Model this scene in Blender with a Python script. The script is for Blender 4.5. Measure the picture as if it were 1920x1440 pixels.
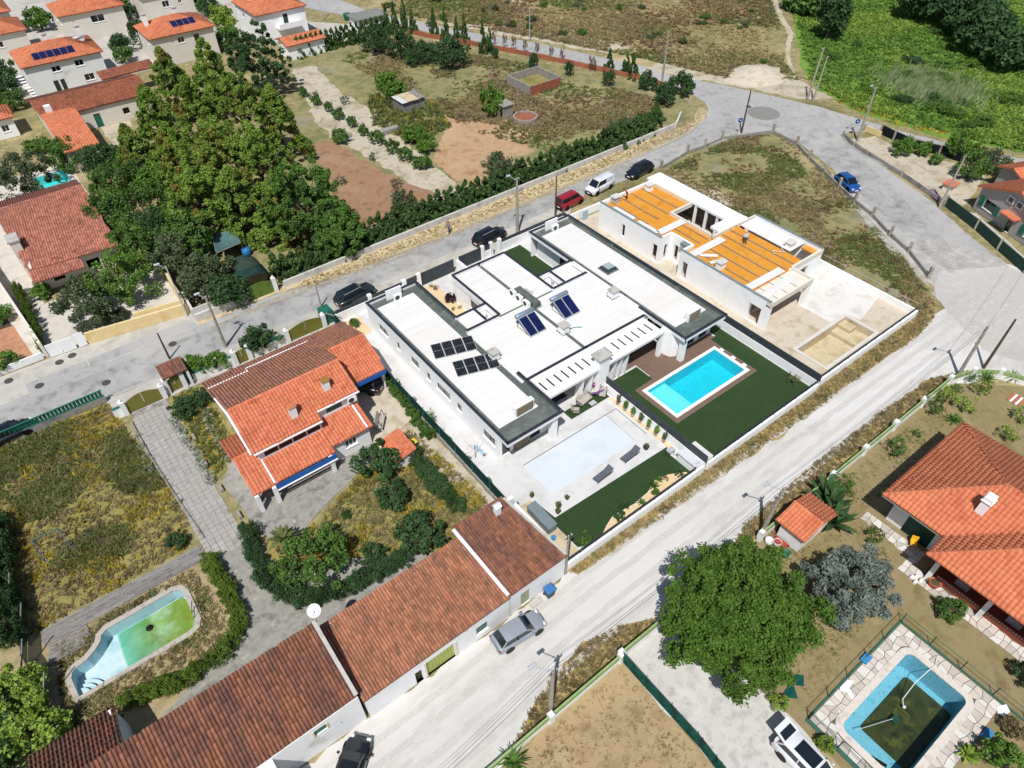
import bpy, math, random
import numpy as np
from mathutils import Matrix, Vector, noise as mnoise
from mathutils.geometry import tessellate_polygon
for o in list(bpy.data.objects): bpy.data.objects.remove(o)
SC = bpy.context.scene
COL = SC.collection
# ------------------------------------------------------------------ camera
CAM_H, FPX = 48.0, 1300.0
_p, _r, _y = (math.radians(a) for a in (44.58927656, -0.98223796, 36.76219665))
_f = Vector((math.sin(_y)*math.cos(_p), math.cos(_y)*math.cos(_p), -math.sin(_p)))
_rt = Vector((math.cos(_y), -math.sin(_y), 0)); _up = _rt.cross(_f)
_R = _rt*math.cos(_r) + _up*math.sin(_r); _U = -_rt*math.sin(_r) + _up*math.cos(_r)
cam = bpy.data.cameras.new('camera'); cam.sensor_width = 36; cam.lens = FPX/1920*36; cam.clip_end = 2000; cam.clip_start = .5
camo = bpy.data.objects.new('camera', cam); COL.objects.link(camo)
m = Matrix((_R, _U, -_f)).transposed().to_4x4(); m.translation = (0, 0, CAM_H); camo.matrix_world = m
SC.camera = camo
# ------------------------------------------------------------------ sky, sun, exposure
SUN_EL, SHADOW_AZ = math.radians(59.5), math.radians(42)
w = bpy.data.worlds.new('World'); SC.world = w; w.use_nodes = True
nt = w.node_tree; nt.nodes.clear()
sky = nt.nodes.new('ShaderNodeTexSky'); sky.sky_type = 'NISHITA'; sky.sun_disc = False
sky.sun_elevation = SUN_EL
_sd = Vector((-math.cos(SHADOW_AZ)*math.cos(SUN_EL), -math.sin(SHADOW_AZ)*math.cos(SUN_EL), math.sin(SUN_EL)))
sky.sun_rotation = math.atan2(_sd.x, _sd.y)
bg = nt.nodes.new('ShaderNodeBackground'); bg.inputs[1].default_value = 0.085
wo = nt.nodes.new('ShaderNodeOutputWorld'); nt.links.new(sky.outputs[0], bg.inputs[0]); nt.links.new(bg.outputs[0], wo.inputs[0])
sl = bpy.data.lights.new('sun', 'SUN'); sl.energy = 4.7; sl.angle = math.radians(0.53); sl.color = (1, .975, .94)
so = bpy.data.objects.new('sun', sl); COL.objects.link(so); so.rotation_euler = _sd.to_track_quat('Z', 'Y').to_euler(); so.location = (0, 0, 80)
SC.view_settings.view_transform = 'Standard'; SC.view_settings.look = 'None'; SC.view_settings.exposure = 0.0; SC.view_settings.gamma = 1
SC.render.engine = 'CYCLES'
# ------------------------------------------------------------------ survey helper: photo point + height -> place in the world
def at(u, v, z=0.0):
    d = _R*((u-960)/FPX) - _U*((v-720)/FPX) + _f
    t = (z-CAM_H)/d.z
    return Vector((d.x*t, d.y*t, z))
def ats(pts, z=0.0): return [(at(u, v, z).x, at(u, v, z).y) for u, v in pts]
rnd = random.Random(7)
# ------------------------------------------------------------------ colour and materials
def lin(h, k=1.0):
    h = h.lstrip('#'); c = [int(h[i:i+2], 16)/255 for i in (0, 2, 4)]
    return tuple((x/12.92 if x <= .04045 else ((x+.055)/1.055)**2.4)*k for x in c) + (1,)
MATS = {}
def M(name, cols, scale=1.0, rough=.9, bump=0, bscale=None, rv=0.0, big=None, spots=None, metal=0, spec=.25, coat=0, transl=0, k=.8, detail=3, stretch=None, space='world', lo=.3, hi=.7, emit=0):
    """procedural surface: noise -> colour ramp, optional larger patches and small spots, random value per piece"""
    if name in MATS: return MATS[name]
    mt = bpy.data.materials.new(name); mt.use_nodes = True; n = mt.node_tree.nodes; L = mt.node_tree.links; n.clear()
    out = n.new('ShaderNodeOutputMaterial'); b = n.new('ShaderNodeBsdfPrincipled'); L.new(b.outputs[0], out.inputs[0])
    b.inputs['Roughness'].default_value = rough; b.inputs['Metallic'].default_value = metal; b.inputs['Specular IOR Level'].default_value = spec
    if coat: b.inputs['Coat Weight'].default_value = coat; b.inputs['Coat Roughness'].default_value = .05
    if space == 'world': geo = n.new('ShaderNodeNewGeometry'); pos = geo.outputs['Position']
    else: geo = n.new('ShaderNodeTexCoord'); pos = geo.outputs['Object']
    if stretch:
        mp = n.new('ShaderNodeMapping'); L.new(pos, mp.inputs[0]); mp.inputs['Scale'].default_value = stretch; pos = mp.outputs[0]
    def nz(s, d=6, dist=0.0):
        t = n.new('ShaderNodeTexNoise'); t.inputs['Scale'].default_value = s; t.inputs['Detail'].default_value = d; t.inputs['Roughness'].default_value = .62
        t.inputs['Distortion'].default_value = dist; L.new(pos, t.inputs['Vector']); return t.outputs[0]
    if len(cols) == 1 and not big and not spots and not rv:
        b.inputs['Base Color'].default_value = lin(cols[0], k)
    else:
        if len(cols) > 1:
            r = n.new('ShaderNodeValToRGB'); L.new(nz(scale, detail), r.inputs[0]); e = r.color_ramp.elements
            while len(e) < len(cols): e.new(.5)
            for i, c in enumerate(cols): e[i].position = lo+(hi-lo)*i/(len(cols)-1); e[i].color = lin(c, k)
            col = r.outputs[0]
        else:
            rgb = n.new('ShaderNodeRGB'); rgb.outputs[0].default_value = lin(cols[0], k); col = rgb.outputs[0]
        for layer in ([big] if big and isinstance(big, tuple) else (big or [])):      # (hex, scale, threshold, softness, amount)
            hx, s, th, sf, am = layer
            mr = n.new('ShaderNodeMapRange'); L.new(nz(s, 4, .4), mr.inputs[0]); mr.inputs[1].default_value = th-sf; mr.inputs[2].default_value = th+sf; mr.inputs[4].default_value = am
            mx = n.new('ShaderNodeMix'); mx.data_type = 'RGBA'; L.new(mr.outputs[0], mx.inputs['Factor']); L.new(col, mx.inputs['A']); mx.inputs['B'].default_value = lin(hx, k); col = mx.outputs['Result']
        if spots:                                                                      # (hex, scale, radius)
            vo = n.new('ShaderNodeTexVoronoi'); vo.inputs['Scale'].default_value = spots[1]; L.new(pos, vo.inputs['Vector'])
            mr = n.new('ShaderNodeMapRange'); L.new(vo.outputs['Distance'], mr.inputs[0]); mr.inputs[1].default_value = spots[2]; mr.inputs[2].default_value = spots[2]*.5
            mx = n.new('ShaderNodeMix'); mx.data_type = 'RGBA'; L.new(mr.outputs[0], mx.inputs['Factor']); L.new(col, mx.inputs['A']); mx.inputs['B'].default_value = lin(spots[0], k); col = mx.outputs['Result']
        if rv:
            g2 = n.new('ShaderNodeNewGeometry'); oi = n.new('ShaderNodeObjectInfo')
            ad = n.new('ShaderNodeMath'); ad.operation = 'ADD'; L.new(g2.outputs['Random Per Island'], ad.inputs[0]); L.new(oi.outputs['Random'], ad.inputs[1])
            fr = n.new('ShaderNodeMath'); fr.operation = 'FRACT'; L.new(ad.outputs[0], fr.inputs[0])
            mr = n.new('ShaderNodeMapRange'); L.new(fr.outputs[0], mr.inputs[0]); mr.inputs[3].default_value = 1-rv; mr.inputs[4].default_value = 1+rv
            hs = n.new('ShaderNodeHueSaturation'); L.new(mr.outputs[0], hs.inputs['Value']); L.new(col, hs.inputs['Color']); col = hs.outputs[0]
        L.new(col, b.inputs['Base Color'])
    if bump:
        bp = n.new('ShaderNodeBump'); bp.inputs['Strength'].default_value = 1; bp.inputs['Distance'].default_value = bump; L.new(nz(bscale or scale*2, 2), bp.inputs['Height']); L.new(bp.outputs[0], b.inputs['Normal'])
    if transl:
        tr = n.new('ShaderNodeBsdfTranslucent'); ms = n.new('ShaderNodeMixShader'); ms.inputs[0].default_value = transl
        if len(cols) > 1 or rv: L.new(col, tr.inputs[0])
        else: tr.inputs[0].default_value = lin(cols[0], k)
        L.new(b.outputs[0], ms.inputs[1]); L.new(tr.outputs[0], ms.inputs[2]); L.new(ms.outputs[0], out.inputs[0])
    MATS[name] = mt; return mt
def water(name, tint, gloss=.06, alpha=.0):
    """clear water: lets light through, tinted, with a rippled mirror on top"""
    if name in MATS: return MATS[name]
    mt = bpy.data.materials.new(name); mt.use_nodes = True; n = mt.node_tree.nodes; L = mt.node_tree.links; n.clear()
    out = n.new('ShaderNodeOutputMaterial'); tr = n.new('ShaderNodeBsdfTransparent'); tr.inputs[0].default_value = lin(tint)
    gl = n.new('ShaderNodeBsdfGlossy'); gl.inputs['Roughness'].default_value = gloss
    df = n.new('ShaderNodeBsdfDiffuse'); df.inputs[0].default_value = lin(tint, .8)
    geo = n.new('ShaderNodeNewGeometry'); t = n.new('ShaderNodeTexNoise'); t.inputs['Scale'].default_value = 2.6; t.inputs['Detail'].default_value = 3; L.new(geo.outputs['Position'], t.inputs[0])
    bp = n.new('ShaderNodeBump'); bp.inputs['Distance'].default_value = .05; L.new(t.outputs[0], bp.inputs['Height']); L.new(bp.outputs[0], gl.inputs['Normal'])
    fz = n.new('ShaderNodeFresnel'); fz.inputs[0].default_value = 1.33; L.new(bp.outputs[0], fz.inputs['Normal'])
    m0 = n.new('ShaderNodeMixShader'); m0.inputs[0].default_value = alpha; L.new(tr.outputs[0], m0.inputs[1]); L.new(df.outputs[0], m0.inputs[2])
    ms = n.new('ShaderNodeMixShader'); L.new(fz.outputs[0], ms.inputs[0]); L.new(m0.outputs[0], ms.inputs[1]); L.new(gl.outputs[0], ms.inputs[2]); L.new(ms.outputs[0], out.inputs[0])
    MATS[name] = mt; return mt
def netting(name, hx, open_=.35):
    """woven shade net: fine weave, partly see-through"""
    if name in MATS: return MATS[name]
    mt = bpy.data.materials.new(name); mt.use_nodes = True; n = mt.node_tree.nodes; L = mt.node_tree.links; n.clear()
    out = n.new('ShaderNodeOutputMaterial'); tr = n.new('ShaderNodeBsdfTransparent'); df = n.new('ShaderNodeBsdfDiffuse')
    geo = n.new('ShaderNodeNewGeometry'); t = n.new('ShaderNodeTexNoise'); t.inputs['Scale'].default_value = 1.5; L.new(geo.outputs['Position'], t.inputs[0])
    r = n.new('ShaderNodeValToRGB'); L.new(t.outputs[0], r.inputs[0]); r.color_ramp.elements[0].color = lin(hx, .5); r.color_ramp.elements[1].color = lin(hx, 1.1); L.new(r.outputs[0], df.inputs[0])
    ms = n.new('ShaderNodeMixShader'); ms.inputs[0].default_value = open_; L.new(df.outputs[0], ms.inputs[1]); L.new(tr.outputs[0], ms.inputs[2]); L.new(ms.outputs[0], out.inputs[0])
    MATS[name] = mt; return mt
def dusting(name, hx, scale, thr, soft=.06, am=.8):
    """thin patchy dust or grime: noise decides where it lies, bare elsewhere"""
    if name in MATS: return MATS[name]
    mt = bpy.data.materials.new(name); mt.use_nodes = True; n = mt.node_tree.nodes; L = mt.node_tree.links; n.clear()
    out = n.new('ShaderNodeOutputMaterial'); tr = n.new('ShaderNodeBsdfTransparent'); df = n.new('ShaderNodeBsdfDiffuse'); df.inputs[0].default_value = lin(hx, .8)
    geo = n.new('ShaderNodeNewGeometry'); t = n.new('ShaderNodeTexNoise'); t.inputs['Scale'].default_value = scale; t.inputs['Detail'].default_value = 5; t.inputs['Roughness'].default_value = .7; L.new(geo.outputs['Position'], t.inputs[0])
    mr = n.new('ShaderNodeMapRange'); L.new(t.outputs[0], mr.inputs[0]); mr.inputs[1].default_value = thr-soft; mr.inputs[2].default_value = thr+soft; mr.inputs[4].default_value = am
    ms = n.new('ShaderNodeMixShader'); L.new(mr.outputs[0], ms.inputs[0]); L.new(tr.outputs[0], ms.inputs[1]); L.new(df.outputs[0], ms.inputs[2]); L.new(ms.outputs[0], out.inputs[0]); MATS[name] = mt; return mt
# ------------------------------------------------------------------ objects
def tag(o, label=None, cat=None, group=None, kind=None):
    if label: o['label'] = label
    if cat: o['category'] = cat
    if group: o['group'] = group
    if kind: o['kind'] = kind
    return o
def thing(name, label, cat, loc=(0, 0, 0), rz=0, group=None):
    o = bpy.data.objects.new(name, None); COL.objects.link(o); o.location = loc; o.rotation_euler = (0, 0, rz); o.empty_display_size = .2
    return tag(o, label, cat, group)
def org(o):
    """place of an object's origin along its (unrotated) parents"""
    p = Vector((0, 0, 0))
    while o: p += Vector(o.location); o = o.parent
    return p
def link(name, me, mat, parent=None, loc=(0, 0, 0)):
    o = bpy.data.objects.new(name, me); COL.objects.link(o); o.location = loc
    if mat and not me.materials: me.materials.append(mat)
    o.parent = parent
    return o
def fast_mesh(name, V, F, smooth=False):
    """V (n,3) array, F (k,q) int array of equal-sided faces"""
    me = bpy.data.meshes.new(name); V = np.asarray(V, np.float32); F = np.asarray(F, np.int32); k, q = F.shape
    me.vertices.add(len(V)); me.vertices.foreach_set('co', V.ravel()); me.loops.add(k*q); me.loops.foreach_set('vertex_index', F.ravel())
    me.polygons.add(k); me.polygons.foreach_set('loop_start', np.arange(0, k*q, q, dtype=np.int32)); me.polygons.foreach_set('loop_total', np.full(k, q, np.int32))
    if smooth: me.polygons.foreach_set('use_smooth', np.ones(k, bool))
    me.update(calc_edges=True); return me
class MB:
    def __init__(s): s.v = []; s.f = []
    def add(s, V, F):
        n = len(s.v); s.v += [tuple(p) for p in V]; s.f += [tuple(i+n for i in f) for f in F]; return s
    def box(s, x0, x1, y0, y1, z0, z1):
        x0, x1 = sorted((x0, x1)); y0, y1 = sorted((y0, y1)); z0, z1 = sorted((z0, z1))
        return s.add([(x, y, z) for z in (z0, z1) for y in (y0, y1) for x in (x0, x1)], [(0, 2, 3, 1), (4, 5, 7, 6), (0, 1, 5, 4), (2, 6, 7, 3), (0, 4, 6, 2), (1, 3, 7, 5)])
    def bevbox(s, x0, x1, y0, y1, z0, z1, b=.03):
        """box with a chamfered upper rim"""
        V = [(x0, y0, z0), (x1, y0, z0), (x1, y1, z0), (x0, y1, z0), (x0, y0, z1-b), (x1, y0, z1-b), (x1, y1, z1-b), (x0, y1, z1-b), (x0+b, y0+b, z1), (x1-b, y0+b, z1), (x1-b, y1-b, z1), (x0+b, y1-b, z1)]
        F = [(3, 2, 1, 0), (8, 9, 10, 11)]
        for i in range(4): j = (i+1) % 4; F += [(i, j, 4+j, 4+i), (4+i, 4+j, 8+j, 8+i)]
        return s.add(V, F)
    def prism(s, poly, z0, z1):
        n = len(poly); V = [(x, y, z0) for x, y in poly] + [(x, y, z1) for x, y in poly]
        T = tessellate_polygon([[Vector((x, y, 0)) for x, y in poly]])
        F = [(t[0]+n, t[1]+n, t[2]+n) for t in T] + [(t[2], t[1], t[0]) for t in T] + [(i, (i+1) % n, n+(i+1) % n, n+i) for i in range(n)]
        return s.add(V, F)
    def bar(s, a, b, r, r2=None, n=6):
        a, b = Vector(a), Vector(b); r2 = r if r2 is None else r2; d = (b-a)
        if d.length < 1e-6: return s
        d.normalize(); x = d.orthogonal().normalized(); y = d.cross(x); V = []
        for p, q in ((a, r), (b, r2)): V += [p + (x*math.cos(2*math.pi*i/n)+y*math.sin(2*math.pi*i/n))*q for i in range(n)]
        return s.add(V, [(i, (i+1) % n, n+(i+1) % n, n+i) for i in range(n)] + [tuple(range(n))[::-1], tuple(range(n, 2*n))])
    def plank(s, a, b, w, t):
        """squared timber from a to b, w wide (horizontal), t thick"""
        a, b = Vector(a), Vector(b); d = (b-a).normalized(); side = d.cross(Vector((0, 0, 1)))
        side = side.normalized() if side.length > 1e-3 else Vector((1, 0, 0)); u = side.cross(d)
        V = [p+side*sx*w/2+u*sz*t/2 for p in (a, b) for sx, sz in ((-1, -1), (1, -1), (1, 1), (-1, 1))]
        return s.add(V, [(0, 3, 2, 1), (4, 5, 6, 7)] + [(i, (i+1) % 4, 4+(i+1) % 4, 4+i) for i in range(4)])
    def lathe(s, prof, c=(0, 0, 0), n=12, ax='z'):
        V = []; k = len(prof)
        for i in range(n):
            a = 2*math.pi*i/n
            for r, z in prof:
                p = (r*math.cos(a), r*math.sin(a), z) if ax == 'z' else ((r*math.cos(a), z, r*math.sin(a)) if ax == 'y' else (z, r*math.cos(a), r*math.sin(a)))
                V.append((p[0]+c[0], p[1]+c[1], p[2]+c[2]))
        return s.add(V, [(i*k+j, ((i+1) % n)*k+j, ((i+1) % n)*k+j+1, i*k+j+1) for i in range(n) for j in range(k-1)])
    def ball(s, c, r, n=10, m_=6, sz=1.0):
        return s.lathe([(r*math.sin(math.pi*j/m_)+1e-4, -r*sz*math.cos(math.pi*j/m_)) for j in range(m_+1)], c, n)
    def quad(s, *p): return s.add(p, [tuple(range(len(p)))])
    def build(s, name, mat, parent=None, smooth=False, at_=None):
        """vertices are given in the world (or in the parent's frame when at_ is given)"""
        me = bpy.data.meshes.new(name); base = org(parent) if at_ is None else Vector(at_)
        me.from_pydata([(x-base.x, y-base.y, z-base.z) for x, y, z in s.v], [], s.f); me.update()
        if smooth: me.polygons.foreach_set('use_smooth', [True]*len(me.polygons))
        return link(name, me, mat, parent)
def copy_tree(o, loc, rz=0, scale=None, label=None, group=None, parent=None):
    c = o.copy(); COL.objects.link(c); c.parent = parent
    if parent is None:
        c.location = loc; c.rotation_euler = (0, 0, rz)
        if scale: c.scale = scale if isinstance(scale, tuple) else (scale,)*3
    if label: c['label'] = label
    if group: c['group'] = group
    for ch in o.children: copy_tree(ch, None, parent=c)
    return c
# ------------------------------------------------------------------ ground sheets
def rough_loop(pts, rag, step, seed):
    out = []
    n = len(pts)
    for i in range(n):
        a = Vector(pts[i]); b = Vector(pts[(i+1) % n]); k = max(1, int((b-a).length/step)) if rag else 1
        for j in range(k):
            p = a.lerp(b, j/k)
            if rag:
                q = Vector((p.x*.55+seed, p.y*.55, seed)); p = p + Vector((mnoise.noise(q), mnoise.noise(q+Vector((31, 7, 3)))))*rag*1.2 + Vector((mnoise.noise(q*4), mnoise.noise(q*4+Vector((9, 5, 1)))))*rag*.5
            out.append(Vector((p.x, p.y, 0)))
    return out
SHEETS = []
def sheet(name, pts, z, mat, rag=0.0, holes=(), kind='structure', step=.5, label=None, cat=None):
    """flat ground sheet, laid 4 mm above whatever earlier sheet it overlaps"""
    loops = [rough_loop(pts, rag, step, len(pts)*1.7+pts[0][0])] + [[Vector((x, y, 0)) for x, y in h] for h in holes]
    xs = [v.x for v in loops[0]]; ys = [v.y for v in loops[0]]; bb = (min(xs)-.1, max(xs)+.1, min(ys)-.1, max(ys)+.1)
    lay = 1+max([l for b, l in SHEETS if b[0] < bb[1] and b[1] > bb[0] and b[2] < bb[3] and b[3] > bb[2]], default=-1); SHEETS.append((bb, lay)); z = -.045+.004*lay
    T = tessellate_polygon(loops); V = [v for l in loops for v in l]
    me = bpy.data.meshes.new(name); F = []
    for a, b, c in T:
        if (V[b]-V[a]).cross(V[c]-V[a]).z < 0: b, c = c, b
        F.append((a, b, c))
    me.from_pydata([(v.x, v.y, z) for v in V], [], F); me.update()
    o = link(name, me, mat); tag(o, label, cat, kind=kind); return o
def rect(x0, x1, y0, y1): return [(x0, y0), (x1, y0), (x1, y1), (x0, y1)]
# ------------------------------------------------------------------ walls with real openings
def holed(a0, a1, b0, b1, holes):
    A = sorted({a0, a1, *[min(max(h[i], a0), a1) for h in holes for i in (0, 1)]}); B = sorted({b0, b1, *[min(max(h[i], b0), b1) for h in holes for i in (2, 3)]})
    for i in range(len(A)-1):
        for j in range(len(B)-1):
            ca, cb = (A[i]+A[i+1])/2, (B[j]+B[j+1])/2
            if not any(h[0] < ca < h[1] and h[2] < cb < h[3] for h in holes): yield A[i], A[i+1], B[j], B[j+1]
def wall(parent, ax, c, th, a0, a1, b0, b1, holes, mat, name='wall'):
    """sheet of thickness th from plane c (outer) to c+th; ax is the axis across it; holes (a0,a1,b0,b1) are cut through"""
    mb_ = MB()
    def P(a, b, d): return (d, a, b) if ax == 'x' else ((a, d, b) if ax == 'y' else (a, b, d))
    for p in holed(a0, a1, b0, b1, holes):
        for d, fl in ((c, 0), (c+th, 1)):
            q = [P(p[0], p[2], d), P(p[1], p[2], d), P(p[1], p[3], d), P(p[0], p[3], d)]; mb_.quad(*(q if fl else q[::-1]))
    for h in list(holes) + [(a0, a1, b0, b1)]:
        x0, x1, z0, z1 = max(h[0], a0), min(h[1], a1), max(h[2], b0), min(h[3], b1)
        for (p, q) in (((x0, z0), (x1, z0)), ((x1, z0), (x1, z1)), ((x1, z1), (x0, z1)), ((x0, z1), (x0, z0))):
            mb_.quad(P(*p, c), P(*q, c), P(*q, c+th), P(*p, c+th))
    return mb_.build(name, mat, parent)
def window(parent, ax, c, th, h, frame, pane, sill=None, bars=1, name='window', rec=.12):
    """window set back in an opening h of a wall whose outer plane is c (th signed inwards): frame > pane, sill"""
    s = 1 if th > 0 else -1; d0, d1 = c+s*rec, c+s*(rec+.06); f = MB(); t = .06
    def bx(mb_, a0, a1, b0, b1, e0, e1): mb_.box(*((e0, e1, a0, a1, b0, b1) if ax == 'x' else (a0, a1, e0, e1, b0, b1)))
    bx(f, h[0], h[0]+t, h[2], h[3], d0, d1); bx(f, h[1]-t, h[1], h[2], h[3], d0, d1); bx(f, h[0]+t, h[1]-t, h[2], h[2]+t, d0, d1); bx(f, h[0]+t, h[1]-t, h[3]-t, h[3], d0, d1)
    for i in range(bars):
        a = h[0]+(h[1]-h[0])*(i+1)/(bars+1); bx(f, a-t*.5, a+t*.5, h[2]+t, h[3]-t, d0, d1)
    w_ = f.build(name, frame, parent); p = MB(); bx(p, h[0]+t*.5, h[1]-t*.5, h[2]+t*.5, h[3]-t*.5, d0+s*.025, d0+s*.04); p.build('pane', pane, w_)
    if sill: q = MB(); bx(q, h[0]-.06, h[1]+.06, h[2]-.05, h[2]-.002, c-s*.07, c+s*rec); q.build('sill', sill, w_)
    return w_
# ------------------------------------------------------------------ tiled roofs
def tile_profile(cw, rl, roll):
    xs = [0, .12, .26, .38, .52, .68, .86, 1.0]; zs = [-.12, -.15, .05, .60, .95, 1.0, .70, -.12]; V = []
    for y, dz in ((0, -.03), (0, .026), (rl*1.10, 0)): V += [(x*cw*1.03, y, z*roll+dz) for x, z in zip(xs, zs)]
    k = len(xs); F = [(i, i+1, k+i+1, k+i) for i in range(k-1)] + [(k+i, k+i+1, 2*k+i+1, 2*k+i) for i in range(k-1)]
    return np.array(V), np.array(F)
TILE = {}
def in_poly(poly, x, y):
    r = False; n = len(poly)
    for i in range(n):
        (x0, y0), (x1, y1) = poly[i], poly[(i+1) % n]
        if (y0 > y) != (y1 > y) and x < (x1-x0)*(y-y0)/(y1-y0)+x0: r = not r
    return r
class Roof:
    """collects every tile of a thing's roof planes; the nearest 300 become parts, the rest one part of kind stuff"""
    def __init__(s, parent, mat, cw=.3, rl=.38, roll=.06, n_parts=300, deck=None, name='roof'):
        s.parent, s.mat, s.cw, s.rl, s.roll, s.n = parent, mat, cw, rl, roll, n_parts; s.T = []; s.deck = MB(); s.deckmat = deck or mat; s.name = name; s.lines = []
    def plane(s, *pts, lift=.02, thick=.12):
        P = [Vector(p) for p in pts]; U = (P[1]-P[0]).normalized(); Nn = U.cross(P[2]-P[0]).normalized()
        if Nn.z < 0: Nn = -Nn
        Vv = Nn.cross(U); O = P[0]; poly = [((p-O).dot(U), (p-O).dot(Vv)) for p in P]
        if sum(q[1] for q in poly) < 0: U = -U; Vv = Nn.cross(U); poly = [((p-O).dot(U), (p-O).dot(Vv)) for p in P]
        u0, u1 = min(p[0] for p in poly), max(p[0] for p in poly); v0, v1 = min(p[1] for p in poly), max(p[1] for p in poly)
        nu = max(1, round((u1-u0)/s.cw)); cw = (u1-u0)/nu; nv = max(1, round((v1-v0)/s.rl)); rl = (v1-v0)/nv
        for j in range(nv):
            for i in range(nu):
                if in_poly(poly, u0+(i+.5)*cw, v0+(j+.5)*rl):
                    p_ = O+U*(u0+i*cw+rnd.uniform(-.01, .01))+Vv*(v0+j*rl+(rnd.uniform(-.012, .012) if rnd.random() > .03 else -.07)); s.T.append((p_+Nn*(lift+.02*(1+mnoise.noise(p_*.45))), U*(cw/s.cw), Vv*(rl/s.rl), Nn))
        n = len(P); s.deck.add([p for p in P]+[p-Nn*thick for p in P], [tuple(range(n)), tuple(range(n, 2*n))[::-1]]+[(i, (i+1) % n, n+(i+1) % n, n+i) for i in range(n)])
    def ridge(s, a, b): s.lines.append((Vector(a), Vector(b)))
    def done(s):
        r = s.deck.build(s.name, s.deckmat, s.parent); base = org(s.parent)
        key = (s.cw, s.rl, s.roll, s.mat.name)
        if key not in TILE:
            V, F = tile_profile(s.cw, s.rl, s.roll); TILE[key] = (V, F, fast_mesh('roof_tile', V, F, True)); TILE[key][2].materials.append(s.mat)
        V, F, me = TILE[key]; c = Vector((0, 0, CAM_H)); s.T.sort(key=lambda t: (t[0]-c).length_squared)
        for O, U, Vv, Nn in s.T[:s.n]:
            o = link('roof_tile', me, s.mat, s.parent)
            mm = Matrix((U, Vv, Nn)).transposed().to_4x4(); mm.translation = O-base; o.matrix_basis = mm
        rest = s.T[s.n:]
        if rest:
            A = np.array([[t[1], t[2], t[3]] for t in rest]); O = np.array([t[0]-base for t in rest])
            X = (np.einsum('kj,njc->nkc', V, A)+O[:, None, :]).reshape(-1, 3); FF = (F[None]+(np.arange(len(rest))*len(V))[:, None, None]).reshape(-1, 4)
            tag(link('roof_tiling', fast_mesh('roof_tiling', X, FF, True), s.mat, s.parent), kind='stuff')
        if s.lines:
            k2 = ('ridge', s.mat.name)
            if k2 not in TILE:
                n = 6; Vr = []
                for y, rr in ((0, .13), (0, .15), (.42, .125)): Vr += [(rr*math.cos(math.pi*i/n)*1.0, y, rr*.75*math.sin(math.pi*i/n)-.02) for i in range(n+1)]
                Fr = [(j*(n+1)+i+1, j*(n+1)+i, (j+1)*(n+1)+i, (j+1)*(n+1)+i+1) for j in range(2) for i in range(n)]
                TILE[k2] = fast_mesh('ridge_tile', Vr, np.array(Fr), True); TILE[k2].materials.append(s.mat)
            for a, b in s.lines:
                d = (b-a); L_ = d.length; d.normalize(); sx = d.cross(Vector((0, 0, 1))).normalized(); up = sx.cross(d); k = max(1, round(L_/.39))
                for i in range(k):
                    o = link('ridge_tile', TILE[k2], s.mat, s.parent); mm = Matrix((sx, d*(L_/k/.39), up)).transposed().to_4x4(); mm.translation = a+d*(L_*i/k)+Vector((0, 0, .05))-base; o.matrix_basis = mm
        return r
# ================================================================== materials
STUCCO = M('white_stucco', ['#f6f6f5', '#fcfcfb', '#f3f3f1'], .6, .85, .004, 30, k=.9, big=('#dcd9d0', .35, .72, .12, .5))
STUCCO_OLD = M('old_white_render', ['#e9eae9', '#f5f5f4', '#eeeeeb'], .5, .9, .006, 14, k=.86, big=('#b9ae9c', .5, .68, .10, .7))
CREAM = M('cream_render', ['#e6dfd0', '#efe9db'], .5, .9, .004, 14, k=.8)
GREYWALL = M('grey_render', ['#b6b2ab', '#c4c0b8'], .5, .9, .004, 14, k=.75)
YELLOW = M('yellow_render', ['#e9cd8f', '#f0d9a4', '#e2c07c'], .6, .9, .004, 10, k=.8, big=('#c9c7bd', .55, .66, .03, .9))
SLATE = M('dark_coping', ['#363d49', '#2c323d'], 1.2, .55, k=.7, spec=.4)
MEMBRANE = M('roof_membrane', ['#6f7772', '#5f6763', '#7b827c'], .8, .9, .002, 20, k=.75, big=('#8a8f88', .5, .62, .1, .6))
PANEL = M('white_roof_panel', ['#f2f1ef', '#f8f7f5', '#f4f2ef'], .35, .55, k=.73, stretch=(.3, 2.5, 1), big=[('#eae2d4', .16, .56, .14, .5), ('#dcd7cf', .5, .70, .06, .2)], spec=.35)
FOAM = M('orange_roof_insulation', ['#dd9028', '#e59f3c', '#d28420'], 1.4, .8, .01, 6, k=.78, big=('#eab25c', .6, .62, .1, .5))
METAL_L = M('light_metal', ['#c9ccd0', '#dcdfe2'], 3, .45, metal=.3, k=.8)
METAL_D = M('dark_metal', ['#2b3038', '#363c45'], 2, .5, spec=.4, k=.7)
CHAR = M('charcoal_panel', ['#3b4348', '#465055'], 1.5, .6, k=.7, spec=.4)
GREENM = M('green_metal', ['#1f6b57', '#2a7d68', '#1b5c4b'], 1.2, .5, k=.7, spec=.4)
GREENP = M('pale_green_paint', ['#93ad6c', '#a3b97e', '#84a05f'], .8, .75, k=.78, big=('#6f8450', .7, .65, .08, .6))
OLIVEP = M('olive_gate_paint', ['#7d8d3f', '#8a7a35', '#6b8a3d'], .9, .6, k=.75, spec=.4)
GLASS = M('window_glass', ['#1d2630', '#27313b'], .5, .08, spec=.8, k=.5)
PV = M('solar_cells', ['#15161f', '#1d1e29'], 1.5, .18, spec=.6, k=.6)
PVB = M('blue_solar_glass', ['#141c48', '#1c2860'], 1.0, .15, spec=.7, k=.7)
STONE = M('stone_cladding', ['#6d6353', '#a89a84', '#857866'], 5, .9, .02, 12, k=.75, stretch=(1, 1, 3))
CONC = M('concrete', ['#b9b6af', '#c9c6bf', '#aaa79f'], 1.0, .95, .006, 16, k=.78, big=('#8f8c84', .5, .66, .12, .6))
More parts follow.
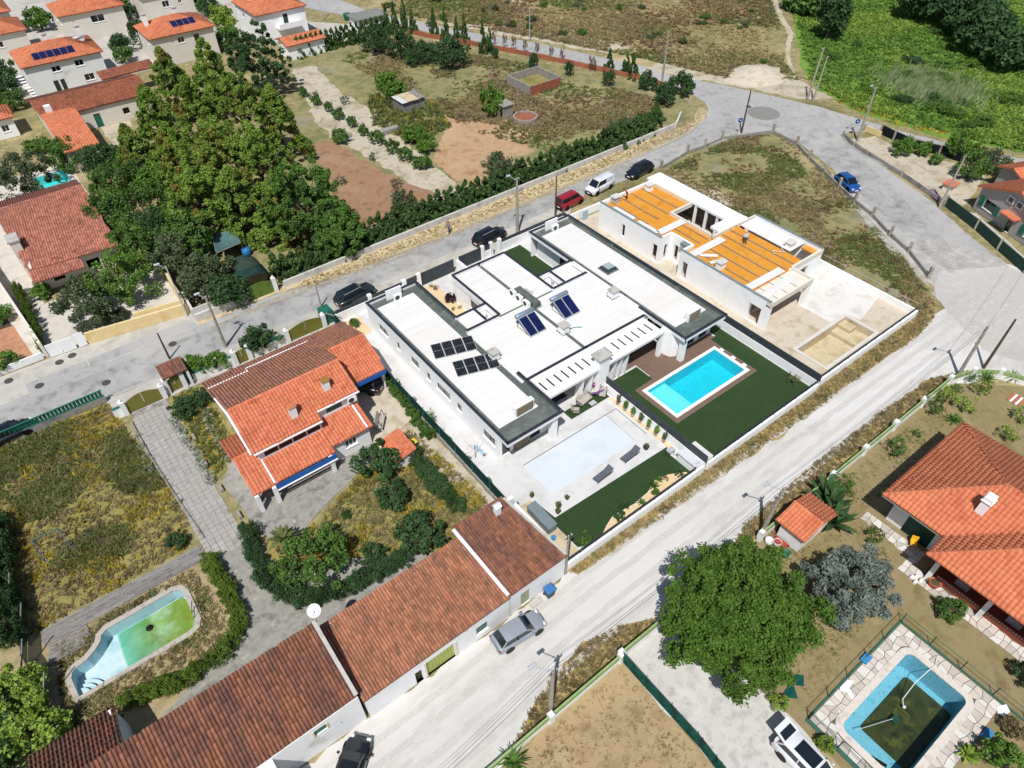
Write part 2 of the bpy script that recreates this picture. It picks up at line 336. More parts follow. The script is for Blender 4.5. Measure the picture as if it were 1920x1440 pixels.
CONC_D = M('weathered_concrete', ['#8f8c85', '#a8a59c', '#7a7770'], .8, .95, .01, 12, k=.75, big=('#d2cfc8', 1.3, .66, .06, .7))
TIMBER_G = M('grey_timber', ['#7e7a75', '#9b9791', '#625f5b'], 3, .9, .006, 10, rv=.18, k=.75, stretch=(.4, 3, 1))
POLE_C = M('pole_concrete', ['#a39c8d', '#b7b0a1', '#8b8476'], 2, .9, k=.75)
POLE_W = M('pole_timber', ['#5a4736', '#6d5743'], 3, .9, k=.7)
RUBBER = M('tyre_rubber', ['#16161a', '#202024'], 8, .85, k=.7)
BLACK = M('black_plastic', ['#101114', '#191a1e'], 4, .5, k=.7)
T_OR = M('orange_roof_tile', ['#d77654', '#e18a68', '#c96a48'], 1.2, .85, rv=.10, k=.74, big=[('#b5684a', .35, .64, .12, .5), ('#d69455', .5, .66, .1, .5)])
T_OLD = M('weathered_roof_tile', ['#a06f57', '#c08263', '#876655'], 2.2, .9, rv=.22, k=.72, stretch=(3.2, .45, 1), big=[('#5d504c', .45, .60, .14, .5), ('#cf7a56', .9, .66, .08, .7)])
T_DK = M('dark_roof_tile', ['#8d5c47', '#a97155', '#755142'], 2.0, .9, rv=.22, k=.72, stretch=(3.2, .45, 1), big=[('#5a4c48', .5, .52, .18, .75), ('#c4714f', 1.1, .68, .07, .7)])
T_REAR = M('rear_slope_tile', ['#b57a62', '#c98c70', '#9c6e5c'], 2.2, .9, rv=.2, k=.9, stretch=(3.2, .45, 1), big=[('#7d6a60', .45, .62, .12, .5), ('#d98f66', .9, .62, .1, .6)])
T_MIX = M('mottled_roof_tile', ['#ab6a5a', '#c4826e', '#8c5a50'], 2.0, .9, rv=.26, k=.72, big=('#8a5a4c', .6, .6, .15, .4))
T_NEW = M('salmon_roof_tile', ['#da7d57', '#e48d66', '#d1724f'], .8, .8, rv=.07, k=.76, big=('#c96f56', .3, .62, .15, .5))
T_FAR = M('far_roof_tile', ['#d47a56', '#de8a66', '#c26c4a'], .8, .85, rv=.12, k=.72, big=('#b5754e', .25, .62, .12, .55))
BRICK = M('red_brick', ['#a8614a', '#b87258', '#965642'], 2.5, .9, rv=.16, k=.7)
TURF = M('artificial_turf', ['#324c26', '#3a552c', '#2d4522'], 3, .95, .012, 40, k=.62, big=('#485c33', .25, .62, .12, .45))
PAVE = M('pale_porcelain_paving', ['#e2e1df', '#eae9e7', '#d8d6d3'], .5, .6, k=.72, big=('#c6c2bb', .35, .64, .1, .6))
GRAVEL = M('tan_gravel', ['#e3c495', '#efd5ab', '#d0ae7e'], 5, .95, .02, 14, k=.78)
DECK = M('brown_decking', ['#7d6456', '#8a7061', '#725b4e'], 1.2, .8, rv=.03, k=.72, stretch=(1, 6, 1))
# ================================================================== ground
EARTH = M('dry_grassland', ['#95885f', '#a99b72', '#868054', '#b5a67f'], .55, .98, .05, 3, k=.78, big=[('#d3bd95', .07, .60, .07, .75), ('#69683a', .11, .60, .08, .65), ('#7d5444', .09, .66, .05, .5)], spots=('#d9d2b6', 1.9, .10))
ASPH = M('street_asphalt', ['#a6a5a3', '#b2b1af', '#9a9997'], .8, .92, .004, 20, k=.8, big=[('#bfbcb6', .12, .56, .1, .7), ('#908f8d', .22, .66, .05, .6)])
ASPH_J = ASPH
CONCR = M('street_concrete', ['#c4bfb4', '#d0cbc1', '#b6b0a5'], .6, .95, .004, 18, k=.74, big=[('#a49e93', .2, .6, .1, .6), ('#dcd6ca', .5, .66, .08, .6)])
DIRT = M('dirt_road', ['#d0ccc5', '#dad7d1', '#c4bfb7'], .5, .97, .02, 6, k=.77, big=[('#e8e6e3', .14, .56, .10, .8), ('#b9b2a6', .3, .66, .08, .6)], stretch=(.4, 1, 1))
SHOULDER = M('sandy_shoulder', ['#c9b28b', '#dac7a3', '#b39b72'], .8, .97, .03, 6, k=.76, big=[('#9b8450', .5, .6, .1, .6)])
WEEDY = M('weedy_verge', ['#a18a52', '#b89f69', '#8b7a42'], .9, .98, .06, 4, k=.72, big=[('#c9b48a', .5, .62, .1, .6), ('#6d7038', .7, .66, .08, .6)])
FIELD_Y = M('flowering_field', ['#8f8549', '#a09658', '#7c7e45'], .6, .98, .06, 3, k=.74, big=[('#b79b62', .22, .6, .1, .65), ('#55602a', .18, .6, .08, .6), ('#c6b48f', .12, .68, .05, .7)], spots=('#d8b81f', 2.2, .12))
FIELD_B = M('brown_fallow', ['#8f855b', '#9f966a', '#838157', '#7e835a'], .5, .98, .06, 3, k=.76, big=[('#bba982', .13, .6, .1, .6), ('#757a4e', .16, .60, .09, .6), ('#a09a8e', .1, .64, .05, .7)], spots=('#cfc6ae', 1.7, .09))
DRYLAWN = M('dry_lawn', ['#96855f', '#a4936d', '#857552'], .6, .98, .03, 5, k=.7, big=[('#8a8450', .15, .6, .1, .5), ('#c2ab85', .3, .64, .08, .6)])
STRAW = M('straw_field', ['#b09670', '#bfa681', '#9f8661'], .7, .98, .03, 5, k=.7, big=[('#d0b88c', .2, .6, .1, .6), ('#98875a', .3, .66, .07, .6)])
SOIL = M('red_soil', ['#977458', '#a68468', '#886750'], .6, .98, .03, 6, k=.78, big=[('#b3957a', .15, .6, .1, .6)])
BARE = M('bare_yard', ['#b79470', '#c6a582', '#a8845f'], .5, .98, .03, 5, k=.74, big=[('#d3bb9a', .14, .6, .1, .6), ('#8f7a4c', .18, .68, .06, .7)])
SAND = M('pale_sandy_soil', ['#bfb29b', '#cdc2ad', '#ab9d83'], .8, .98, .03, 6, k=.78, big=[('#948761', .3, .58, .08, .65)])
MEADOW = M('green_meadow', ['#688a38', '#7a9c42', '#587830'], .5, .98, .08, 2.5, k=.8, big=[('#7c8f36', .10, .6, .1, .6), ('#34501c', .13, .6, .08, .6), ('#8f8347', .08, .67, .05, .6)], spots=('#b9c39a', .8, .10))
SANDM = M('building_sand', ['#cdbfa8', '#d9cdb8', '#bfae94'], .7, .97, .03, 5, k=.77, big=[('#b3a07e', .3, .64, .08, .6), ('#ece4d4', .25, .66, .06, .6)])
PAVER = M('grey_pavers', ['#a9a59f', '#b3afa9', '#9e9a94'], 1.5, .95, .004, 20, rv=.03, k=.78, big=('#cfcbc5', .4, .66, .08, .6))

def rrect(x0, x1, y0, y1, r, n=5):
    out = []
    for cx, cy, a0 in ((x1-r, y1-r, 0), (x0+r, y1-r, 90), (x0+r, y0+r, 180), (x1-r, y0+r, 270)):
        for i in range(n+1): a = math.radians(a0+90*i/n); out.append((cx+r*math.cos(a), cy+r*math.sin(a)))
    return out
OLD_POOL = [(-12.5, 33.1), (-4.9, 33.15), (-4.5, 33.3), (-4.3, 33.7), (-4.25, 36.4), (-4.4, 36.9), (-4.9, 37.1), (-9.7, 37.0), (-10.1, 36.8), (-10.3, 36.3), (-10.75, 35.9), (-11.4, 35.5), (-12.2, 35.35), (-12.5, 35.1), (-12.62, 34.7)]
BLUE_POOL = rrect(26.6, 34.8, -3.8, .45, .5)
TURQ_POOL = rect(38.87, 48.68, 26.2, 30.1)
BARE_POOL = rect(55.3, 63.85, 21.45, 24.85)
WHITE_POOL = rect(23.7, 34.9, 26.2, 30.3)
SMALL_POOL = rect(-.1, 4.8, 109.4, 114.8)
HOLES = [OLD_POOL, BLUE_POOL, TURQ_POOL, BARE_POOL, WHITE_POOL, SMALL_POOL]
sheet('ground', [(-400, -150), (500, -150), (500, 900), (-400, 900)], -.03, EARTH, holes=HOLES)
E = lambda *p: ats(p)
Z1, Z2, Z3, Z4 = -.022, -.014, -.006, .002
# --- open country
sheet('meadow', E((1468, -60), (1480, 0), (1492, 55), (1500, 120), (1540, 175), (1600, 207), (1680, 233), (1800, 265), (1920, 288), (2100, 330), (2300, 100), (2200, -80)), Z1, MEADOW, .8)
sheet('footpath', E((1452, -20), (1468, 30), (1488, 60), (1480, 100), (1488, 130), (1500, 155), (1545, 175), (1520, 178), (1494, 158), (1478, 130), (1472, 100), (1478, 62), (1458, 30), (1440, -20)), Z2, SAND, .25)
sheet('sandy_clearing', E((1200, 128), (1260, 110), (1330, 120), (1420, 135), (1480, 140), (1560, 185), (1500, 186), (1420, 168), (1300, 148)), Z2, SAND, .8)
sheet('sandy_clearing', E((800, 38), (930, 50), (1050, 60), (1160, 80), (1200, 100), (1130, 98), (1000, 74), (850, 50)), Z2, SAND, 1.0)
# --- roads
ROAD = [(-60, 61.6), (20, 61.7), (60, 62), (71, 61.2), (77, 61.6), (88.9, 61.6), (91.5, 60.6), (94.2, 58.3), (95.2, 55.5), (94.4, 52.5), (91.5, 45.4), (86.8, 38.1), (79.9, 27), (76, 20.5), (71.5, 13), (69, 5), (78, -2), (83.5, 10), (86.5, 17), (89.5, 24.2), (94.1, 32.3), (99.6, 46.5), (100.6, 49.8), (102.5, 51.2), (106, 50.2), (108.2, 48.5), (111.6, 35.3), (112, 28.5), (117, 6), (121, 6), (115.4, 30), (111.9, 38.8), (109.7, 48.3), (108.1, 59.25), (104.8, 70.1), (98.9, 85.2)]
ROAD += E((1200, 122), (1120, 105), (993, 78), (880, 60), (783, 40), (700, 24), (640, 0), (560, -30)) + E((470, -20), (540, 6), (600, 20), (670, 32), (717, 36), (793, 58), (893, 77), (993, 97), (1120, 122), (1200, 140), (1270, 165), (1305, 180), (1322, 192), (1329, 206), (1322, 222), (1300, 240))
ROAD += [(83.9, 66.2), (76, 66.2), (70, 65.4), (40, 65.3), (24, 65.8), (17, 67.3), (-60, 67.5)]
sheet('road', ROAD, Z2, ASPH, .10)
sheet('street_pavement', [(-3.3, 58.3), (53, 58.3), (57, 61.9), (20, 61.75), (-3.3, 61.65)], Z3, CONCR, .05)
sheet('sidewalk', [(-60, 67.4), (8, 67.3), (8, 71.6), (-60, 72.0)], Z3, CONCR, .06)
for x in (-9, -3.2): sheet('patched_asphalt', rect(x, x+5.6 if x < -5 else x+11, 67.5, 69.0), Z4, ASPH, .05)
sheet('sandy_verge', [(8, 67.2), (17, 67.4), (24, 65.9), (40, 65.4), (72, 65.4), (83.9, 66.3), (89, 67.5), (92.6, 69.5), (93.3, 72.5), (91, 75.5), (88, 76), (84, 71), (70, 68.4), (8, 68.4)], Z3, SHOULDER, .22)
DROAD = [(-25, 11), (7, 12.2), (19, 12.6), (36, 13.2), (49, 13.4), (62, 12.9), (68, 9.5), (76, 3), (88, 10), (87.5, 18.6), (80, 23), (76.5, 22), (73.5, 19.2), (69.8, 19.6), (20, 19.8), (-25, 19.6)]
sheet('dirt_road', DROAD, Z3, DIRT, .35)
sheet('weedy_verge', [(20, 20.1), (20.4, 19.2), (30, 18.9), (40, 18.7), (50, 18.5), (60, 18.6), (66, 18.3), (71, 18.9), (73.8, 20.2), (75.8, 24.5), (74, 25.5), (70.2, 20.3), (66, 20.2)], Z4, WEEDY, .3)
sheet('weedy_verge', [(8.5, 12.2), (12, 14.0), (17, 15.0), (20, 14.4), (23, 13.0), (19, 12.4)], Z4, WEEDY, .3)
sheet('weedy_verge', [(30, 13.0), (34, 14.4), (44, 14.8), (54, 14.7), (62, 14.2), (66, 12.6), (62, 12.6), (48, 13.2)], Z4, WEEDY, .3)
sheet('concrete_verge', E((1545, 318), (1572, 330), (1640, 400), (1700, 470), (1720, 500), (1690, 500), (1600, 400), (1540, 335)), Z3, CONCR, .25)
sheet('manhole_patch', [(99.1+2.6*math.cos(a*.393), 63.4+2.6*math.sin(a*.393)) for a in range(16)], Z3, M('dark_patch', ['#8f8c86', '#9a9791'], .8, .92, k=.72), .1)
# --- plots
sheet('vacant_plot', [(69.9, 20.6), (69.3, 45), (69.0, 60.4), (77, 60.9), (88.6, 60.9), (93.2, 58.6), (94.3, 55.5), (93.5, 52.5), (90.6, 45.4), (86, 38.1), (79.2, 27), (75.2, 21.6)], Z2, FIELD_B, .25)
sheet('sandy_strip', [(68.2, 33), (71, 34.2), (71.2, 42), (73.2, 45.5), (74, 52), (72, 57), (68.6, 58)], Z3, SAND, .5)
sheet('orchard_ground', E((545, 118), (700, 60), (980, 108), (1290, 185), (1318, 195), (1300, 228), (1100, 300), (860, 395), (600, 490), (520, 480), (560, 250)), Z2, FIELD_B, .5)
sheet('sandy_path', E((545, 130), (590, 122), (640, 175), (700, 205), (760, 265), (850, 340), (880, 390), (840, 400), (790, 360), (700, 300), (620, 260), (590, 225), (570, 180)), Z3, SAND, .6)
sheet('tilled_soil', E((588, 268), (617, 260), (690, 305), (760, 340), (815, 362), (800, 385), (700, 425), (660, 425), (630, 380), (600, 320)), Z4, SOIL, .5)
sheet('bare_yard', E((828, 212), (880, 195), (925, 190), (1000, 205), (1025, 215), (1015, 235), (985, 262), (1000, 285), (960, 300), (985, 325), (900, 348), (845, 330), (805, 300), (838, 240)), Z3, BARE, .7)
sheet('left_field', [(-30, 40.0), (-2.6, 40.2), (-1.2, 44), (-2.0, 50), (-2.9, 57), (-3.2, 61.2), (-30, 61.3)], Z2, FIELD_Y, .2)
sheet('pool_garden', [(-30, 28), (-2.5, 28), (-1.2, 32), (-2.2, 38.5), (-30, 40)], Z1, M('pale_weedy_soil', ['#a8946c', '#bba884', '#93835a'], .7, .98, .05, 4, k=.72, big=[('#8a7a45', .3, .6, .09, .6), ('#cbbb9b', .4, .64, .08, .6)], spots=('#c9a92a', 1.8, .07)), .3, holes=[OLD_POOL])
sheet('driveway', [(-1.8, 58.4), (1.4, 58.2), (1.3, 52), (1.4, 46), (1.2, 40), (2.2, 36.5), (6.6, 33.6), (12, 28.2), (15, 27), (14.5, 25.8), (-9.5, 25.8), (-8.6, 28.2), (-4.5, 30.1), (-1.6, 32.2), (-1.3, 38.5), (-1.6, 46), (-2.2, 52)], Z2, CONC_D, .15)
sheet('front_garden', [(1.6, 45.5), (4.9, 46.8), (4.9, 54.8), (4.3, 58.2), (1.8, 58.2), (1.5, 50)], Z2, FIELD_Y, .2)
sheet('house_paving', [(2.6, 37.6), (4.2, 35.6), (9, 37.6), (15.0, 39.6), (15.2, 47), (4.2, 47), (4.3, 54.8), (3.3, 54.8), (3.0, 46), (2.0, 45)], Z3, CONC_D, .12)
sheet('garden', [(2.8, 37.0), (4.4, 35.2), (9.2, 37.2), (14.0, 38.9), (18.6, 41), (19.4, 33), (19.3, 27.2), (14.2, 26.6), (7, 31.5), (3.0, 33), (2.2, 35.5)], Z2, FIELD_Y, .15)
sheet('side_yard', [(14.7, 39.6), (19.5, 41.2), (19.5, 48), (14.7, 48)], Z4, SANDM, .1)
sheet('weedy_lane', [(16.5, 40.5), (19.5, 41.2), (19.5, 27.2), (18.6, 27.2), (17.6, 33)], Z3, SAND, .25)
# --- plots south of the dirt road
sheet('straw_plot', [(-5, -20), (17.6, -20), (18.2, 2.6), (18.4, 8.5), (18.4, 12.3), (11, 12.2), (7, 11.6)], Z2, STRAW, .05)
sheet('concrete_yard', [(18.45, 12.6), (22.6, 12.5), (23.6, 12.4), (24.3, 7), (24.9, 3.0), (24.0, -1), (24, -20), (17.6, -20), (18.35, 8)], Z3, M('cracked_concrete', ['#c9c6c0', '#d7d4ce', '#b9b5ae'], .9, .96, .01, 8, k=.76, big=[('#a09b91', .5, .64, .06, .7), ('#e4e1db', .3, .62, .1, .6)]), .2)
sheet('villa_garden', [(23.4, 12.6), (62.5, 12.6), (67, 9), (75, 2), (90, -40), (24, -40), (24.6, 3), (24.1, 7)], Z1, DRYLAWN, .1, holes=[BLUE_POOL])
# --- lots of the new houses
sheet('house_plot', [(19.7, 20.2), (51.8, 20.2), (51.8, 58.2), (19.7, 58.2)], Z2, PAVE, holes=[WHITE_POOL, TURQ_POOL])
sheet('building_plot', [(51.9, 20.4), (69.8, 20.4), (69.8, 57.6), (51.9, 57.6)], Z2, SANDM, holes=[BARE_POOL])
# --- far left village
sheet('village_yard', E((-40, -20), (440, -20), (470, 60), (300, 125), (205, 150), (60, 185), (-40, 215)), Z1, CONCR, .2)
sheet('village_lane', E((-40, 125), (-40, 150), (150, 92), (250, 62), (262, 50), (240, 48), (150, 75)), Z2, CONCR, .1)
sheet('village_lane', E((32, -10), (70, -10), (130, 62), (112, 72), (60, 20)), Z2, CONCR, .1)
sheet('village_yard', E((230, 70), (290, 55), (300, 100), (310, 125), (240, 135), (205, 110)), Z3, CONCR, .15)
sheet('village_yard', E((572, 40), (660, 45), (700, 55), (640, 80), (575, 72)), Z2, CONCR, .3)
sheet('courtyard_ground', E((185, 235), (240, 205), (250, 250), (300, 330), (250, 320), (210, 270)), Z2, SAND, .2)
sheet('house_yard', [(-12, 72), (-5.8, 72), (-2.3, 72), (8, 72.2), (8, 83), (-4.6, 82), (-4.8, 104), (5.8, 104), (5.8, 117), (-8, 117), (-12, 90)], Z2, M('pale_yard_concrete', ['#d6cdbf', '#e0d8cc', '#c8bdad'], .6, .95, .004, 12, k=.75, big=('#b3a792', .3, .64, .08, .6)), .1, holes=[SMALL_POOL])
sheet('terracotta_yard', [(-30, 72), (-7.4, 72), (-8.2, 80), (-30, 80)], Z2, M('terracotta_paving', ['#c08a68', '#cc9876', '#b07b5a'], 1, .9, k=.74, big=('#8c6a50', .3, .64, .1, .6)), .05)
sheet('dark_yard', [(-30, 80), (-8.3, 80), (-9.5, 94), (-30, 94)], Z3, M('dark_asphalt', ['#57473f', '#63524a'], .8, .95, k=.7), .05)

# --- dust over the seam of asphalt and dirt, wheel tracks, oil stains
DUST = dusting('pale_dust', '#d9d5ce', .9, .46, .2, .85); TRK = dusting('packed_track', '#e6e2dc', 1.1, .42, .16, .7); STAIN = dusting('road_stain', '#95928e', .4, .58, .14, .35); GRIT = dusting('sandy_grit', '#bfae8e', 2.2, .52, .05, .8)
sheet('dust_fan', [(70, 12), (74, 8), (80, 8), (86, 15), (88, 20), (86, 27), (82, 30), (78.5, 25), (73, 18)], 0, DUST, .6)
sheet('dust_fan', [(76, 22), (80, 26), (86, 36), (91, 44), (89.6, 45), (84.5, 37.4), (78, 27)], 0, DUST, .3)
sheet('dust_fan', [(8, 66.2), (30, 64.7), (60, 64.6), (84, 65.4), (92, 69), (94.5, 73), (93, 74), (88, 69), (60, 65.8), (20, 67)], 0, GRIT, .3)
sheet('road_stain', [(-20, 62), (50, 62.2), (86, 62.4), (92, 62), (92, 64.5), (60, 64.8), (-20, 66.8)], 0, STAIN, .2)
sheet('road_stain', [(95, 62), (102, 54), (96, 42), (84, 22), (80, 22), (90, 42), (95, 55)], 0, STAIN, .3)
_tk = [at(u, v) for u, v in ((700, 1490), (820, 1400), (960, 1275), (1110, 1150), (1300, 1000), (1500, 850), (1660, 725), (1790, 630), (1900, 560))]
for off in (-1.9, -.35, 1.3, 2.7):
    up_, dn_ = [], []
    for i, p in enumerate(_tk):
        a, b = _tk[max(0, i-1)], _tk[min(len(_tk)-1, i+1)]; d = (b-a).normalized(); nn = Vector((-d.y, d.x, 0)); o_ = off*(.75 if i > 5 else 1); up_.append(p+nn*(o_+.26)); dn_.append(p+nn*(o_-.26))
    sheet('wheel_track', [(p.x, p.y) for p in up_+dn_[::-1]], 0, TRK, .12)
t = None
# ================================================================== pools
def basin(parent, loop, depth, wallm, floorm, name_w='pool_wall', name_f='pool_floor'):
    n = len(loop); mb_ = MB(); V = [(x, y, 0.0) for x, y in loop]+[(x, y, -depth) for x, y in loop]
    mb_.add(V, [(i, (i+1) % n, n+(i+1) % n, n+i) for i in range(n)]); mb_.build(name_w, wallm, parent)
    f = MB(); T = tessellate_polygon([[Vector((x, y, 0)) for x, y in loop]]); f.add([(x, y, -depth) for x, y in loop], T); return f.build(name_f, floorm, parent)
def ring(parent, outer, inner, z0, z1, mat, name='coping'):
    no = len(outer); loops = [[Vector((x, y, 0)) for x, y in outer], [Vector((x, y, 0)) for x, y in inner]]; T = tessellate_polygon(loops); P = loops[0]+loops[1]; n = len(P)
    F = []
    for a, b, c in T:
        if (P[b]-P[a]).cross(P[c]-P[a]).z < 0: b, c = c, b
        F.append((a, b, c))
    ni = len(inner); F += [(i, (i+1) % no, n+(i+1) % no, n+i) for i in range(no)] + [(no+(i+1) % ni, no+i, n+no+i, n+no+(i+1) % ni) for i in range(ni)]
    F = [tuple(i+n for i in f) if len(f) == 3 else f for f in F]
    return MB().add([(p.x, p.y, z0) for p in P]+[(p.x, p.y, z1) for p in P], F).build(name, mat, parent)
def grow(loop, d):
    cx = sum(p[0] for p in loop)/len(loop); cy = sum(p[1] for p in loop)/len(loop); out = []
    n = len(loop)
    for i in range(n):
        a, b, c = Vector(loop[i-1]), Vector(loop[i]), Vector(loop[(i+1) % n]); e1 = (b-a).normalized(); e2 = (c-b).normalized()
        nn = Vector((e1.y+e2.y, -e1.x-e2.x)); nn = nn.normalized() if nn.length > 1e-6 else Vector((0, 0)); out.append((b.x+nn.x*d, b.y+nn.y*d))
    return out
# turquoise family pool
t = thing('swimming_pool', 'turquoise filled swimming pool on dark green turf with brown deck edging', 'pool', (43.8, 28.1, 0))
ring(t, rect(38.5, 49.05, 25.85, 30.45), TURQ_POOL, .0, .05, M('white_pool_coping', ['#eceae6', '#f5f4f1'], 1, .7, k=.82))
TQ = M('turquoise_mosaic', ['#0fc4d8', '#1fd0e2', '#08b8cc'], 3, .6, k=.84, spots=('#5fe2ec', 9, .10))  # pale spots paint rippled sunlight into the mosaic colour
basin(t, TURQ_POOL, 1.45, TQ, TQ)
sh = MB(); sh.box(38.89, 41.4, 26.22, 30.08, -1.44, -.45); sh.build('shallow_shelf', M('pale_pool_shelf', ['#a8e6ea', '#b9edf0'], 2, .6, k=.8), t)
MB().quad((38.87, 26.2, -.12), (48.68, 26.2, -.12), (48.68, 30.1, -.12), (38.87, 30.1, -.12)).build('water', water('pool_water', '#c4fdff', alpha=.02), t)
for x, y in ((49.2, 29.6), (49.2, 28.1), (49.2, 26.7)): MB().bevbox(x-.16, x+.16, y-.22, y+.22, .0, .09, .03).build('pool_spout', STUCCO, t)
dk = tag(sheet('pool_decking', rect(38.03, 49.52, 25.4, 31.42), Z4, DECK, holes=[TURQ_POOL]), 'brown decking boards framing the turquoise pool', 'decking', kind='thing')
# board joints of the terrace
t = thing('terrace_decking', 'brown timber terrace under the white pergola beside the turquoise pool', 'decking', (44, 32.5, 0))
for i in range(11):
    y0 = 31.42+i*.335; x0 = 36.2 if y0 > 33.3 else 40.6
    MB().bevbox(x0, 50.2, y0, y0+.33, -.01, .03, .006).build('board', DECK, t)
# covered white pool
t = thing('covered_pool', 'rectangular pool closed by a flat white cover beside two loungers', 'pool', (29.3, 28.2, 0))
PC = M('white_pool_cover', ['#d6dee5', '#e0e7ec', '#dae1e7'], .35, .5, k=.78)
basin(t, WHITE_POOL, .5, M('dark_liner', ['#4b5560', '#56606b'], 1, .7, k=.7), PC)
for i in range(28):
    x0 = 23.72+i*.35; MB().bevbox(x0, x0+.349, 26.22, 30.28, -.12, -.055, .002).build('cover_slat', PC, t)
MB().bevbox(33.55, 34.88, 26.22, 30.28, -.12, -.02, .02).build('cover_housing', PAVE, t)
# unfinished pool
t = thing('unfinished_pool', 'empty bare concrete pool shell with sandy floor on the building plot', 'pool', (59.6, 23.1, 0))
SANDC = M('sandy_concrete', ['#d0bd99', '#dccaa8', '#c0ab86'], .8, .95, .006, 8, k=.76, big=('#b39c74', .4, .62, .1, .6))
ring(t, rect(54.95, 64.2, 21.1, 25.2), BARE_POOL, .0, .12, M('raw_coping', ['#d5d0c6', '#e0dcd3'], 1, .9, k=.8)); basin(t, BARE_POOL, 1.2, SANDC, SANDC)
MB().box(61.5, 63.83, 21.47, 24.83, -1.19, -.75).build('shallow_step', SANDC, t); MB().box(62.6, 63.84, 23.4, 24.84, -.748, -.35).build('entry_step', SANDC, t)
# old pool with green water
t = thing('old_pool', 'old half empty pool with murky green water and curved steps', 'pool', (-8, 35, 0))
OPL = M('old_pool_paint', ['#bfe0e6', '#d3ecef', '#a9d3dd'], .7, .85, .004, 10, k=.76, big=[('#e6f1f0', .5, .6, .12, .7), ('#8fc3d2', .9, .68, .08, .5)])
OPB = M('blue_pool_wall', ['#a3d0de', '#b5dbe6', '#8fc2d4'], .9, .8, k=.82, big=('#c9e4ea', .8, .62, .1, .6))
ring(t, grow(OLD_POOL, .42), OLD_POOL, .0, .10, M('weathered_coping', ['#b5aca0', '#c8c0b5', '#a39a8e'], 2, .95, .006, 12, k=.76)); basin(t, OLD_POOL, 1.1, OPB, OPL)
gw = [(-9.5, 33.14), (-4.95, 33.2), (-4.55, 33.35), (-4.35, 33.75), (-4.28, 36.3), (-4.6, 36.95), (-9.4, 36.9), (-9.5, 35)]
WTG = M('green_water', ['#86b957', '#74a543', '#9fce86'], .5, .08, k=.78, big=[('#7d8a2c', .35, .5, .12, .8), ('#b4dfc0', .45, .6, .1, .7)], spec=.5)
f = MB(); f.add([(x, y, -.95) for x, y in gw], tessellate_polygon([[Vector((x, y, 0)) for x, y in gw]])); f.build('green_water', WTG, t)
n = WTG.node_tree.nodes; L = WTG.node_tree.links; g_ = n.new('ShaderNodeNewGeometry'); sx = n.new('ShaderNodeSeparateXYZ'); L.new(g_.outputs['Position'], sx.inputs[0]); mr = n.new('ShaderNodeMapRange'); L.new(sx.outputs[0], mr.inputs[0]); mr.inputs[1].default_value = -9.6; mr.inputs[2].default_value = -6.6   # the water thins out where the floor rises
tr = n.new('ShaderNodeBsdfTransparent'); tr.inputs[0].default_value = lin('#bfeedd'); ms = n.new('ShaderNodeMixShader'); L.new(mr.outputs[0], ms.inputs[0]); L.new(tr.outputs[0], ms.inputs[1]); L.new(n['Principled BSDF'].outputs[0], ms.inputs[2]); L.new(ms.outputs[0], n['Material Output'].inputs[0])
for i in range(3):
    r = 1.5-i*.42; arc = [(-12.55, 33.25)]+[(-12.55+r*math.cos(a), 33.25+r*math.sin(a)) for a in [math.pi/2*j/8 for j in range(9)]]
    MB().prism(arc, -1.09, -.85+i*.27).build('curved_step', OPL, t)
MB().ball((-7.3, 35.9, -.93), .28, 10, 6, .3).build('dark_float', BLACK, t)
MB().bar((-4.3, 33.9, .1), (-3.9, 34.2, 1.0), .03).bar((-4.3, 34.4, .1), (-3.9, 34.7, 1.0), .03).build('ladder_rail', METAL_D, t)
# mosaic pool of the villa
t = thing('mosaic_pool', 'blue mosaic pool half drained with dark green water at the bottom', 'pool', (30.7, -1.7, 0))
MOS = M('blue_mosaic', ['#66b4ca', '#7cc3d6', '#57a6bd'], 4, .6, rv=0, k=.74, spots=('#79c4d2', 7, .2), big=('#86bfc4', .6, .66, .08, .4))
ring(t, grow(BLUE_POOL, .5), BLUE_POOL, .0, .06, M('pink_pool_coping', ['#d9cfc3', '#e4dbd0', '#c9beb1'], 2, .9, .004, 10, k=.78)); basin(t, BLUE_POOL, 1.9, MOS, MOS)
dw = rrect(28.6, 34.3, -3.78, -.35, .3)
DW = M('dark_pool_water', ['#343d1f', '#424b28', '#282f19'], .7, .15, k=.72, big=('#6d7534', 1.0, .62, .08, .7), spec=.5)
f = MB(); f.add([(x, y, -1.8) for x, y in dw], tessellate_polygon([[Vector((x, y, 0)) for x, y in dw]])); f.build('dark_water', DW, t)
t = thing('pool_hose', 'white hose hanging over the edge into the mosaic pool', 'hose', (33, -1, 0))
hb = MB(); P = [(36.0, -.9, .1), (35.2, -1.2, .12), (34.6, -1.1, .08), (33.6, -1.0, -.6), (32.4, -1.1, -1.45), (32.0, -1.4, -1.48)]
for a, b in zip(P, P[1:]): hb.bar(a, b, .028)
hb.build('tube', M('white_plastic', ['#e9eaec', '#f3f4f5'], 3, .5, k=.8), t); MB().ball((32.0, -1.45, -1.46), .12, 8, 5).build('nozzle', MATS['white_plastic'], t)
t = thing('cleaning_net', 'pool cleaning pole with dark net lying across the mosaic pool', 'pool net', (29.5, -1, -1.4))
MB().bar((28.0, -.3, -1.4), (30.6, -1.4, -1.36), .025).build('pole', METAL_L, t); MB().bevbox(30.5, 31.0, -1.75, -1.3, -1.5, -1.36, .05).build('net_bag', M('net_green', ['#22483d', '#2c5a4b'], 4, .9, k=.7), t)
t = thing('pool_float', 'pale pool lounger float with headrest by the mosaic pool edge', 'float', (27.0, -2.6, -1.6), .3)
